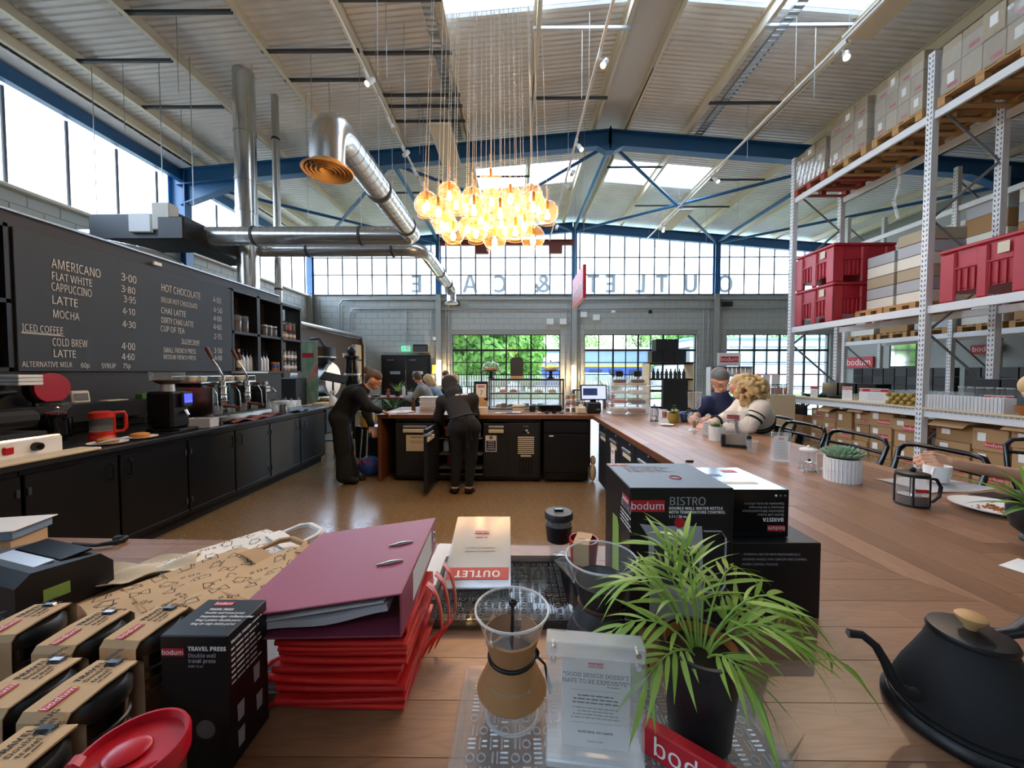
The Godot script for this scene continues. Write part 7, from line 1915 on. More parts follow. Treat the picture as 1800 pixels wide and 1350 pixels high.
func far_room() -> void:
	var m: MB
	var zb := ZB + .06
	# ---------------- mirrored letters on the glazing
	var lt := thing("window_lettering", "pale outlet and cafe letters on the outside of end glazing", "lettering")
	for q in [["O", 1275], ["U", 1214], ["T", 1164], ["L", 1128], ["E", 1075], ["T", 1043], ["&", 953], ["C", 879], ["A", 826], ["F", 780], ["E", 733]]:
		var p := D(q[1], 499, -ZB + .12)
		text(lt, q[0], .68, T3(V(p.x, p.y, ZB - .16), 0, 180), "letterfilm", "letter", 1, 1)
	# ---------------- conduits, boxes and signs on the end wall
	var y1 := D(600, 527, 14.5).y
	var y2 := D(600, 543, 14.5).y
	conduit("upper steel conduit along the end wall, dropping behind the roaster", [V(-6.85, 2.7, zb + .06), V(-6.85, y1 - .2, zb + .06), V(-6.7, y1, zb + .06), V(XR - .2, y1, zb + .06)], .035)
	conduit("lower steel conduit along the end wall, dropping behind the roaster", [V(-6.45, 2.7, zb + .05), V(-6.45, y2 - .2, zb + .05), V(-6.3, y2, zb + .05), V(XR - .2, y2, zb + .05)], .028)
	var ci := 0
	for q in [[560, 4.4, 2.6], [714, 3.9, 2.5], [758, 3.9, 2.55], [769, 4.2, 1.9], [784, 4.2, .9], [789, 4.2, .9], [996, 4.2, .9], [1003, 4.2, 1.9], [1019, 4.2, .9], [1237, 4.2, .9], [1246, 4.2, .9], [1262, 4.2, .9]]:
		var p := D(q[0], 600, 14.5)
		conduit("slim vertical conduit " + ["behind the roaster", "over the exit sign", "beside the fan heater", "above the lit tube by doors", "beside the window by the doors", "paired beside the window by the doors", "on the doors side of the window pier", "above the lit tube on pier", "on the shop side of the window pier", "on the doors side of second pier", "paired on the second pier", "on the racking side of second pier"][ci], [V(p.x, q[1], zb), V(p.x, q[2], zb)], .016); ci += 1
	var ex := thing("exit_sign", "green illuminated running man exit sign over black doors", "sign", D(713, 613, 14.45)); cb(ex, "box", V(0, 0, 0), V(.32, .2, .08), "exitglow", .008); text(ex, "↑", .12, T3(V(.08, 0, .043)), "whiteprint", "arrow", 1, 1); cb(ex, "pictogram", V(-.07, 0, .042), V(.08, .12, .003), "whiteprint", .001)
	cb(ex, "hanger", V(0, .35, 0), V(.02, .5, .02), "galv")
	var fh := thing("fan_heater", "black wall fan heater with slats beside exit sign", "heater", D(739, 612, 14.4)); cb(fh, "case", V(0, 0, 0), V(.54, .28, .2), "charcoal", .01); for k in 4: cb(fh, "slat", V(0, -.1 + k * .05, .105), V(.5, .018, .01), "midgrey", .002)
	for q in [[764, 595, .13, .12, "white", "small white switch box beside the fan heater"], [763, 649, .14, .34, "yellowpaint", "yellow and white notice beside the lit tube"], [967, 565, .26, .22, "white", "white control box over the window by the doors"], [990, 565, .26, .22, "white", "white control box beside the window pier"], [1048, 558, .26, .22, "white", "white junction box past the hanging sign"], [1026, 553, .24, .2, "white", "white alarm box behind the hanging sign"], [1078, 548, .14, .1, "white", "white wall camera on the lower conduit"], [1143, 548, .12, .13, "black", "small black camera on the lower conduit"], [1278, 534, .4, .2, "black", "black speaker box by the second pier"], [800, 534, .36, .16, "black", "black speaker box by the duct end"]]:
		tag(cb(self, "wall_box", D(q[0], q[1], 14.4), V(q[2], q[3], .1), q[4], .01), q[5], "wall box")
	for q in [[773, 655, "tall lit tube light beside the black doors"], [1007, 664, "tall lit tube light on the pier between windows"]]:
		var tl := thing("tube_light", q[2], "lamp", D(q[0], q[1], 14.3)); var m2 := MB.new(); m2.cyl(V(0, -.48, 0), V(0, .48, 0), .055, -1, 14); put(tl, "tube", m2, "tubelight"); cb(tl, "bracket", V(0, 0, -.1), V(.06, 1.0, .08), "midgrey")
		var l := OmniLight3D.new(); l.name = "tube_lamp"; l.position = V(0, 0, .12); l.light_color = Color("#ffd9a8"); l.light_energy = .45; l.omni_range = 20; l.omni_attenuation = 2; l.light_size = .1; l.shadow_enabled = true; tl.add_child(l)
	# ---------------- brown store room wall, roaster and neighbours
	m = MB.new(); m.rng(-6.1, -5.9, 0, 2.72, -9.4, -14.3); struct("wall_store", m, "brownwall", "dark brown low wall of the store room by the roaster", "wall")
	for k in 3: tag(cb(self, "cream_cabinet", V(-5.83, 1.05 + k * .58, -13.6), V(.16, .54, .5), "cream", .01), "cream metal cabinet hung in a column on the brown wall", "cabinet", "cream cabinets on the brown wall")
	var rs := thing("red_wall_sign", "red logo sign on the brown wall behind roaster", "sign", V(-5.88, 1.78, -11.4)); logo(rs, .8, T3(Vector3.ZERO, 0, 90))
	conduit("steel pipe along the top of the brown wall", [V(-5.8, 2.8, -9.5), V(-5.8, 2.8, -13.9), V(-5.8, 2.5, -14.2), V(-5.8, .9, -14.2)], .06, "galv")
	var ro := thing("coffee_roaster", "large coffee roaster with black hopper and steel drum", "roaster", V(-4.98, 0, -9.2))
	lat(ro, "hopper", [.1, 1.62, .2, 1.68, .38, 1.82, .38, 2.1, .36, 2.1, .34, 1.85, 0, 1.7], "black", V(.1, 0, 0), 32); lat(ro, "hopper_band", [.385, 1.84, .39, 1.84, .39, 1.87, .385, 1.87], "silverlid", V(.1, 0, 0), 32)
	tb(ro, "hopper_arm", [V(-.2, 2.1, 0), V(-.1, 2.3, 0), V(.1, 2.32, 0), V(.25, 2.12, 0)], .04, "darkgrey", 8)
	m = MB.new(); m.cyl(V(-.45, 1.3, -.1), V(.35, 1.3, -.1), .42, -1, 36); put(ro, "drum", m, "brushed"); m = MB.new(); m.cyl(V(.35, 1.3, -.1), V(.4, 1.3, -.1), .44, .4, 36); put(ro, "drum_face", m, "silverlid")
	cb(ro, "cooling_tray", V(.1, .78, .3), V(.9, .24, .7), "brushed", .08); cb(ro, "machine_base", V(0, .4, 0), V(.9, .8, .8), "charcoal", .02)
	var cy := thing("dust_cyclone", "black cyclone collector with steel ring beside the roaster", "collector", V(-4.02, 0, -9.1)); lat(cy, "cone", [0, .3, .06, .3, .17, 1.2, .17, 1.45, .12, 1.72, .12, 1.8, .17, 1.82, .17, 1.88, 0, 1.9], "blackgloss", Vector3.ZERO, 28); lat(cy, "ring", [.172, 1.4, .19, 1.41, .19, 1.44, .172, 1.45], "silverlid", Vector3.ZERO, 28); for k in 3: tb(cy, "leg", [V(cos(k * 2.1) * .15, 1.1, sin(k * 2.1) * .15), V(cos(k * 2.1) * .22, 0, sin(k * 2.1) * .22)], .018, "black", 6)
	m = MB.new(); m.sphere(V(0, 2.0, 0), V(.1, .12, .1), 14, 8); put(cy, "motor", m, "black"); lat(cy, "side_port", [0, 0, .05, 0, .05, .1, 0, .1], "offwhite", V(-.17, 1.85, 0))
	var bn := thing("roll_up_banner", "roll up banner printed with red coffee cherries on green", "banner", D(541, 650, 8.0) * V(1, 0, 1), 8)
	var bm := StandardMaterial3D.new(); bm.roughness = .6; bm.albedo_texture = noisetex(41, .006, ["#a8564f", "#c99088", "#8fae96", "#6f9a82", "#a9b8a4"], [.1, .35, .5, .7, .95], 256, 3); bm.uv1_scale = V(1.2, .5, 1)
	m = MB.new(); m.cbox(V(0, 1.12, 0), V(.42, 2.06, .006), .001); put(bn, "printed_sheet", m, bm); cb(bn, "base_case", V(0, .04, 0), V(.5, .08, .12), "silverlid", .02); cb(bn, "top_rail", V(0, 2.16, 0), V(.43, .025, .02), "silverlid")
	m = MB.new(); m.cbox(V(0, 1.85, .005), V(.25, .1, .002), .0005); put(bn, "red_heading", m, "redbin")
	tag(cb(self, "black_cabinet", V(-4.72, .68, -7.7), V(.5, 1.36, .4), "charcoal", .01), "dark metal cabinet past the pigeonhole shelves", "cabinet")
	var mp := thing("roaster_panel", "black angled control panel on a stand before the roaster", "control panel", V(-4.05, 0, -8.2)); tb(mp, "post", [V(0, 0, 0), V(0, 1.3, 0)], .02, "black", 8); cb(mp, "panel", V(.03, 1.36, 0), V(.52, .03, .36), "blackgloss", .006, R(24, 10, -14)); lat(mp, "foot", [0, 0, .2, 0, .2, .02, 0, .03], "black")
	# ---------------- second counter beyond the island
	var tb2 := thing("high_table", "dark wooden high table with steel legs behind the island", "table", V(-2.95, 0, -8.6), 6); cb(tb2, "top", V(0, .9, 0), V(1.5, .045, .8), "oakdark"); for q in [[-.68, -.33], [-.68, .33], [.68, -.33], [.68, .33]]: cb(tb2, "leg", V(q[0], .44, q[1]), V(.06, .88, .06), "black")
	for k in 3:
		var g := thing("glass_coffee_maker", ["tilted round glass coffee maker on high table", "tall glass coffee maker with black base on high table", "small red glass cup on high table"][k], "coffee maker", V(-3.45 + k * .28, .923, -8.4)); var s: float = [1.0, 1.15, .5][k]
		lat(g, "bowl", [0, .04 * s, .08 * s, .08 * s, .1 * s, .14 * s, .06 * s, .22 * s, .05 * s, .26 * s, .09 * s, .36 * s], "clear" if k < 2 else "meat"); lat(g, "base", [0, 0, .09 * s, 0, .09 * s, .03 * s, .04 * s, .05 * s, 0, .05 * s], "black")
	grassplant("bushy green plant on the high table behind bent barista", V(-2.75, .923, -8.65), 22, .28, "leaf", "potblack", .07, .12)
	grassplant("small round plant beside the white bottle on high table", V(-2.45, .923, -8.6), 14, .14, "leafdark", "potwhite", .06, .1)
	bottle("white_bottle", "slim white bottle on the high table", V(-2.55, .923, -8.45), .04, .3, "white", "", "black")
	grassplant("long trailing spider plant behind the bent barista", V(-2.62, .55, -6.5), 34, .5, "leafdark", "cream", .13, .25)
	tag(cb(self, "plant_stand", V(-2.62, .275, -6.5), V(.3, .55, .3), "black", .01), "black stand under the trailing spider plant", "stand")
	grassplant("spiky tall plant in front of the brown wall end", V(-3.7, 0, -11.2), 26, .8, "leafdark", "potblack", .2, .4)
	var st := thing("wire_stool", "chrome legged stool with a yellow tub beside the island", "stool", V(-2.35, 0, -6.0)); lat(st, "seat", [0, .58, .17, .58, .17, .61, 0, .61], "black"); for k in 4: tb(st, "leg", [V(cos(k * 1.57 + .78) * .15, .58, sin(k * 1.57 + .78) * .15), V(cos(k * 1.57 + .78) * .2, 0, sin(k * 1.57 + .78) * .2)], .012, "chrome", 6)
	lat(thing("yellow_tub", "yellow tub standing on the wire stool", "tub", V(-2.4, .612, -6.0)), "tub_wall", [0, 0, .09, 0, .11, .18, .1, .18, .085, .01, 0, .01], "yellowpaint")
	var pb := thing("pedal_bin", "steel topped black pedal bin beside the island end", "bin", V(-2.08, 0, -5.6)); lat(pb, "body", [0, 0, .15, 0, .15, .52, 0, .52], "black", Vector3.ZERO, 28); lat(pb, "lid", [.152, .52, .155, .52, .155, .64, .13, .68, 0, .69], "brushed", Vector3.ZERO, 28)
	var bp := thing("backpack", "blue and orange patterned backpack on floor beside barista", "bag", V(-2.1, 0, -5.3), 15); m = MB.new(); m.sphere(V(0, .14, 0), V(.17, .14, .12), 18, 12); put(bp, "main_bag", m, "bluepaint"); m = MB.new(); for k in 16: m.box(V(sin(k * 5.1) * .12, .2 + cos(k * 3.3) * .04, .08 + cos(k * 2.2) * .03), V(.05, .015, .02), R(k * 30, k * 50, k * 20)); m.cbox(V(0, .27, 0), V(.08, .02, .02), .005)
	put(bp, "orange_pattern", m, "redtin"); tb(bp, "strap", [V(.14, .05, .08), V(.2, .16, .06), V(.13, .24, .02)], .012, "denim", 6, .5)
	# ---------------- shop displays before the windows
	var sd := thing("display_shelf", "pale plywood display shelf loaded with black cartons by window", "shelf", V(3.95, 0, -9.6)); for x in [-.55, .55]: cb(sd, "side", V(x, .85, 0), V(.04, 1.7, .5), "plywood"); for y in [.1, .55, 1.0, 1.3, 1.7]: cb(sd, "shelf_board", V(0, y, 0), V(1.1, .04, .5), "plywood")
	for k in 5: tag(cb(self, "coffee_maker_box", V(3.62 + (k % 3) * .3 + (.1 if k > 2 else 0.0), 1.872 + (.302 if k > 2 else 0.0) , -9.6) + V(0, 0, 0), V(.27, .3, .3), "charcoal"), "black product carton stacked on the plywood display shelf", "box", "black cartons on the plywood shelf")
	for k in 8: bottle("black_bottle", "black flask on the plywood shelf's upper board", V(3.55 + k * .11, 1.32, -9.5), .04, .25, "black", "flasks on the plywood shelf", "black")
	tag(cb(self, "standing_board", V(3.85, .75, -8.9), V(.6, 1.1, .05), "charcoal"), "blank dark standing panel before the plywood shelf", "panel")
	sd = thing("display_shelf", "white and pale blue shelf unit of small packets by window", "shelf", V(4.95, 0, -8.6), -14); for x in [-.42, .42]: cb(sd, "side", V(x, .8, 0), V(.03, 1.6, .35), "white"); for y in [.2, .62, 1.04, 1.4, 1.6]: cb(sd, "shelf_board", V(0, y, 0), V(.84, .03, .35), "denim")
	for y in [.635, 1.055, 1.415]:
		for k in 9: tag(cb(self, "spice_packet", V(4.95, y + .09, -8.6) + R(0, -14) * V(-.36 + k * .09, 0, .08), V(.07, .16, .05), "paper" if k % 3 else "skin", .004), "small pale packet in a row on the blue shelf unit", "packet", "packets on the blue shelf unit")
	sd = thing("logo_sign", "white framed red logo sign on top of blue shelf unit", "sign", V(4.95, 1.63, -8.6), -6); cb(sd, "frame", V(0, .15, 0), V(.5, .3, .03), "white"); logo(sd, .4, T3(V(0, .15, .017)))
	sd = thing("plywood_block", "plain plywood display block beneath the rack end", "plinth", V(5.7, 0, -8.2)); cb(sd, "block", V(0, .5, 0), V(.55, 1.0, .6), "plywood"); logo(sd, .3, T3(V(-.28, .8, 0), 0, -90))
	for k in 5: jar("slim cork topped jar on the plywood display block", V(5.5 + k * .09, 1.002, -8.05), .035, .22, "bread2", "black", "cork jars on the plywood block")
	for k in 3: tag(cb(self, "sale_card", V(5.45 + k * .2, 1.3, -8.35), V(.16, .26, .02), "paper"), "white and red sale card behind the cork jars", "card", "sale cards behind cork jars")
	for k in 3: tag(cb(self, "sale_card_easel", V(5.45 + k * .2, 1.085, -8.35), V(.02, .17, .02), "midgrey"), "grey stem holding a sale card behind the cork jars", "stand", "sale card stems")
	grassplant("tall leafy plant standing before the middle window", V(2.4, 0, -9.4), 30, .7, "leaf", "redbin", .14, .9)
func sdf(m: MB, bones: Array, cell: float, k: float) -> void:      # smooth union of tapered capsules, meshed as surface nets
	var lo := Vector3(1e9, 1e9, 1e9)
	var hi := -lo
	for b in bones:
		var r: float = maxf(b[2], b[3]) + cell * 3
		lo = lo.min(b[0] - Vector3.ONE * r).min(b[1] - Vector3.ONE * r); hi = hi.max(b[0] + Vector3.ONE * r).max(b[1] + Vector3.ONE * r)
	var nx := int((hi.x - lo.x) / cell) + 2
	var ny := int((hi.y - lo.y) / cell) + 2
	var nz := int((hi.z - lo.z) / cell) + 2
	var f := PackedFloat32Array(); f.resize(nx * ny * nz); f.fill(1.0)
	for b in bones:
		var a: Vector3 = b[0]
		var ba: Vector3 = b[1] - a
		var l2 := maxf(ba.length_squared(), 1e-9)
		var ra: float = b[2]
		var dr: float = b[3] - ra
		var pad := Vector3.ONE * (maxf(b[2], b[3]) + k + cell * 2)
		var p0: Vector3 = (a.min(b[1]) - pad - lo) / cell
		var p1: Vector3 = (a.max(b[1]) + pad - lo) / cell
		for z in range(maxi(int(p0.z), 0), mini(int(p1.z) + 2, nz)):
			for y in range(maxi(int(p0.y), 0), mini(int(p1.y) + 2, ny)):
				var row := (z * ny + y) * nx
				for x in range(maxi(int(p0.x), 0), mini(int(p1.x) + 2, nx)):
					var pa := lo + Vector3(x, y, z) * cell - a
					var t := clampf(pa.dot(ba) / l2, 0.0, 1.0)
					var d := (pa - ba * t).length() - ra - dr * t
					var o := f[row + x]
					var h := maxf(k - absf(o - d), 0.0) / k
					f[row + x] = minf(o, d) - h * h * k * .25
	var ids := {}
	var vs := PackedVector3Array()
	var st := [1, nx, nx * ny]
	for z in nz - 1:
		for y in ny - 1:
			var row := (z * ny + y) * nx
			for x in nx - 1:
				var i := row + x
				if absf(f[i]) > cell * 2: continue
				var c := 0
				var s := Vector3.ZERO
				for e in 12:
					var ax := e >> 2
					var u := (ax + 1) % 3
					var w := (ax + 2) % 3
					var o := Vector3i.ZERO; o[u] = e & 1; o[w] = (e >> 1) & 1
					var j: int = i + o.x + o.y * nx + o.z * nx * ny
					var f0 := f[j]
					var f1 := f[j + st[ax]]
					if (f0 < 0) != (f1 < 0):
						var p := Vector3(x + o.x, y + o.y, z + o.z); p[ax] += f0 / (f0 - f1)
						s += p; c += 1
				if c: ids[i] = vs.size(); vs.append(lo + s / c * cell)
	var ns := PackedVector3Array(); ns.resize(vs.size())
	var quads := []
	for i in ids:
		for ax in 3:
			var j: int = i + st[ax]
			if j >= f.size() or (f[i] < 0) == (f[j] < 0): continue
			var u: int = st[(ax + 1) % 3]
			var w: int = st[(ax + 2) % 3]
			if not (ids.has(i - u) and ids.has(i - w) and ids.has(i - u - w)): continue
			var q := [ids[i], ids[i - u], ids[i - u - w], ids[i - w]]
			if f[i] > 0: q.reverse()
			var nn := (vs[q[2]] - vs[q[0]]).cross(vs[q[3]] - vs[q[1]])
			for t in q: ns[t] += nn
			quads.append(q)
	for q in quads:
		m.stri(vs[q[0]], vs[q[1]], vs[q[2]], ns[q[0]].normalized(), ns[q[1]].normalized(), ns[q[2]].normalized())
		m.stri(vs[q[0]], vs[q[2]], vs[q[3]], ns[q[0]].normalized(), ns[q[2]].normalized(), ns[q[3]].normalized())
func hand(m: MB, w: Vector3, dir: Vector3, nrm: Vector3, side: float, curl: float, cell: float) -> void:   # nrm = back of the hand
	dir = dir.normalized(); nrm = (nrm - dir * nrm.dot(dir)).normalized()
	var sd := dir.cross(nrm).normalized() * side                   # towards the thumb
	var B := [[w - dir * .03, w + dir * .01, .026, .026]]
	for i in 4:
		var o := (i - 1.5) * -.02
		B.append([w + sd * o * .6, w + dir * .085 + sd * o, .016, .012])
		var p := w + dir * .085 + sd * o
		var l: float = [.042, .047, .044, .034][i]
		var a := curl * .6
		for j in 3:
			var d := dir * cos(a) - nrm * sin(a)
			var q: Vector3 = p + d * l * [1.0, .7, .55][j]
			B.append([p, q, .0095 - j * .0012, .0085 - j * .0012]); p = q; a += curl
	var t0 := w + dir * .025 + sd * .03
	var t1 := t0 + (dir * .75 + sd * .5 - nrm * .25 * curl).normalized() * .042
	B.append([w + sd * .012, t0, .018, .014]); B.append([t0, t1, .012, .0105]); B.append([t1, t1 + (dir - nrm * .4 * curl + sd * .1).normalized() * .03, .0105, .009])
	sdf(m, B, cell, .008)
func person(label: String, J: Dictionary, S: Dictionary) -> Node3D:
	var t := thing("person", label, "person")
	var cell: float = S.get("cell", .018)
	var fw: Vector3 = J.face.normalized()
	var up: Vector3 = (J.head - J.neck).normalized()
	var rt := fw.cross(up).normalized()
	up = rt.cross(fw).normalized()
	var hd: Vector3 = J.head
	var torso := [[J.pelvis, J.chest, .125, .125], [J.chest, J.neck - (J.neck - J.chest).normalized() * .05, .115, .065], [J.chest, J.shL, .085, .062], [J.chest, J.shR, .085, .062], [J.pelvis, J.hipL, .11, .095], [J.pelvis, J.hipR, .11, .095]]
	var armU := [[J.shL, J.elL, .052, .042], [J.shR, J.elR, .052, .042]]
	var armF := [[J.elL, J.haL, .041, .028], [J.elR, J.haR, .041, .028]]
	var legs := []
	for s in ["L", "R"]:
		legs += [[J["hip" + s], J["kn" + s], .088, .058], [J["kn" + s], J["an" + s], .056, .038]]
	var feet := []
	for s in ["L", "R"]: feet.append([J["an" + s] + V(0, -.02, 0), J["toe" + s], .042, .032])
	var m := MB.new()
	sdf(m, torso + armU + armF + legs + feet + [[J.neck - (J.neck - J.chest).normalized() * .08, hd - up * .06, .058, .05]], cell, .05)
	var hc: float = S.get("hcell", .009)
	sdf(m, [[hd + up * .035 - fw * .022, hd + up * .025 + fw * .012, .086, .08], [hd - up * .02 + fw * .02, hd - up * .075 + fw * .052, .07, .04], [hd - up * .11 - fw * .03, hd - up * .03 - fw * .01, .05, .06], [hd + up * .012 + fw * .09, hd - up * .022 + fw * .108, .009, .014], [hd - up * .062 + fw * .09 - rt * .016, hd - up * .062 + fw * .09 + rt * .016, .01, .01], [hd + up * .03 + fw * .085 - rt * .03, hd + up * .03 + fw * .085 + rt * .03, .012, .012], [hd - rt * .08 - up * .02, hd - rt * .083 + up * .015, .014, .018], [hd + rt * .08 - up * .02, hd + rt * .083 + up * .015, .014, .018]], hc, .03)
	for s in ["L", "R"]: hand(m, J["ha" + s], J["ha" + s] - J["el" + s], J.get("pn" + s, V(0, 1, .2)), 1.0 if s == "L" else -1.0, S.get("curl", .5), S.get("fcell", .007))
	put(t, "body", m, S.get("skin", "skin"))
	m = MB.new()
	for s in [-1, 1]: m.sphere(hd + up * .012 + fw * .084 + rt * s * .032, V(.011, .009, .011), 8, 6)
	put(t, "eyes", m, "hairdark")
	if S.has("glasses"):
		m = MB.new()
		for s in [-1, 1]:
			m.tube([hd + up * .03 + fw * .1 + rt * s * .012, hd + up * .03 + fw * .098 + rt * s * .055, hd - up * .01 + fw * .1 + rt * s * .052, hd - up * .01 + fw * .104 + rt * s * .015, hd + up * .03 + fw * .1 + rt * s * .012], .003, 5); m.tube([hd + up * .028 + fw * .096 + rt * s * .055, hd + up * .02 - rt * s * -.088], .003, 5)
		put(t, "glasses", m, "black")
	var grow := func(bs: Array, e: float):
		var r := []
		for b in bs: r.append([b[0], b[1], b[2] + e, b[3] + e])
		return r
	m = MB.new()
	var sl := armF.map(func(b): return [b[0], b[0].lerp(b[1], S.get("sleeve", .92)), b[2], b[3] + .006])
	sdf(m, grow.call(torso + armU, .022) + (grow.call(sl, .014) if S.get("sleeve", .92) > .1 else []), cell, .045)
	var tp := put(t, "top", m, S.top)
	m = MB.new()
	var fl: float = S.get("flare", 0.0)
	var lg := []
	for i in legs.size(): lg.append([legs[i][0], legs[i][1] if i % 2 == 0 else legs[i][0].lerp(legs[i][1], S.get("leglen", .95)), legs[i][2] + .014 + fl * .2 * (i % 2), legs[i][3] + .014 + fl * (.6 if i % 2 == 0 else 1.0)])
	sdf(m, grow.call([torso[0], torso[4], torso[5]], .018).map(func(b): return [b[0], b[0].lerp(b[1], .6), b[2], b[3]]) + lg + grow.call([torso[4], torso[5]], .016), cell, .04)
	put(t, "trousers", m, S.get("legs", "clothblack"))
	m = MB.new(); sdf(m, grow.call(feet, .012), cell * .7, .03); put(t, "shoes", m, S.get("shoes", "blackmatte"))
	m = MB.new()
	var hb := []
	match S.get("hair", "short"):
		"short": hb = [[hd + up * .05 - fw * .035, hd + up * .064 + fw * .008, .088, .078], [hd - fw * .05, hd - up * .05 - fw * .05, .07, .05], [hd + rt * .05 - fw * .02 + up * .03, hd + rt * .062 - fw * .03 - up * .02, .045, .03], [hd - rt * .05 - fw * .02 + up * .03, hd - rt * .062 - fw * .03 - up * .02, .045, .03]]
		"bun": hb = [[hd + up * .05 - fw * .03, hd + up * .06 + fw * .015, .09, .08], [hd - fw * .05, hd - up * .05 - fw * .045, .072, .05], [hd + up * .075 - fw * .135, hd + up * .095 - fw * .14, .042, .04]]
		"long": hb = [[hd + up * .05 - fw * .03, hd + up * .06 + fw * .02, .092, .082], [hd - fw * .04 + rt * .04, hd - up * .16 - fw * .04 + rt * .05, .065, .04], [hd - fw * .04 - rt * .04, hd - up * .16 - fw * .04 - rt * .05, .065, .04], [hd - fw * .06, hd - up * .16 - fw * .06, .075, .05]]
		"hood": hb = [[hd + up * .04 - fw * .03, hd + up * .05 + fw * .02, .108, .1], [hd - fw * .04, hd - up * .12 - fw * .05, .095, .09], [hd - up * .16 - fw * .06, hd - up * .2 - fw * .04, .1, .11]]
		"curly":
			hb = [[hd + up * .04 - fw * .03, hd + up * .05 - fw * .0, .09, .082]]
			var r := RandomNumberGenerator.new(); r.seed = 3
			for i in 190:
				var a := r.randf() * TAU
				var e := r.randf_range(-.9, 1.0)
				var d := (rt * cos(a) + fw * sin(a) * .9 - fw * .25) * sqrt(1 - e * e) + up * (e * .92 - .06)
				if d.dot(fw) > .55: continue
				var p := hd - up * .03 - fw * .02 + d * (.12 + .05 * r.randf())
				hb.append([p, p + V(r.randfn(), r.randfn(), r.randfn()) * .016 - up * .03, .019, .014])
	sdf(m, hb, hc, .012 if S.get("hair", "") == "curly" else .016)
	put(t, "hood" if S.get("hair", "") == "hood" else "hair", m, S.get("hairmat", "hairbrown"))
	return t
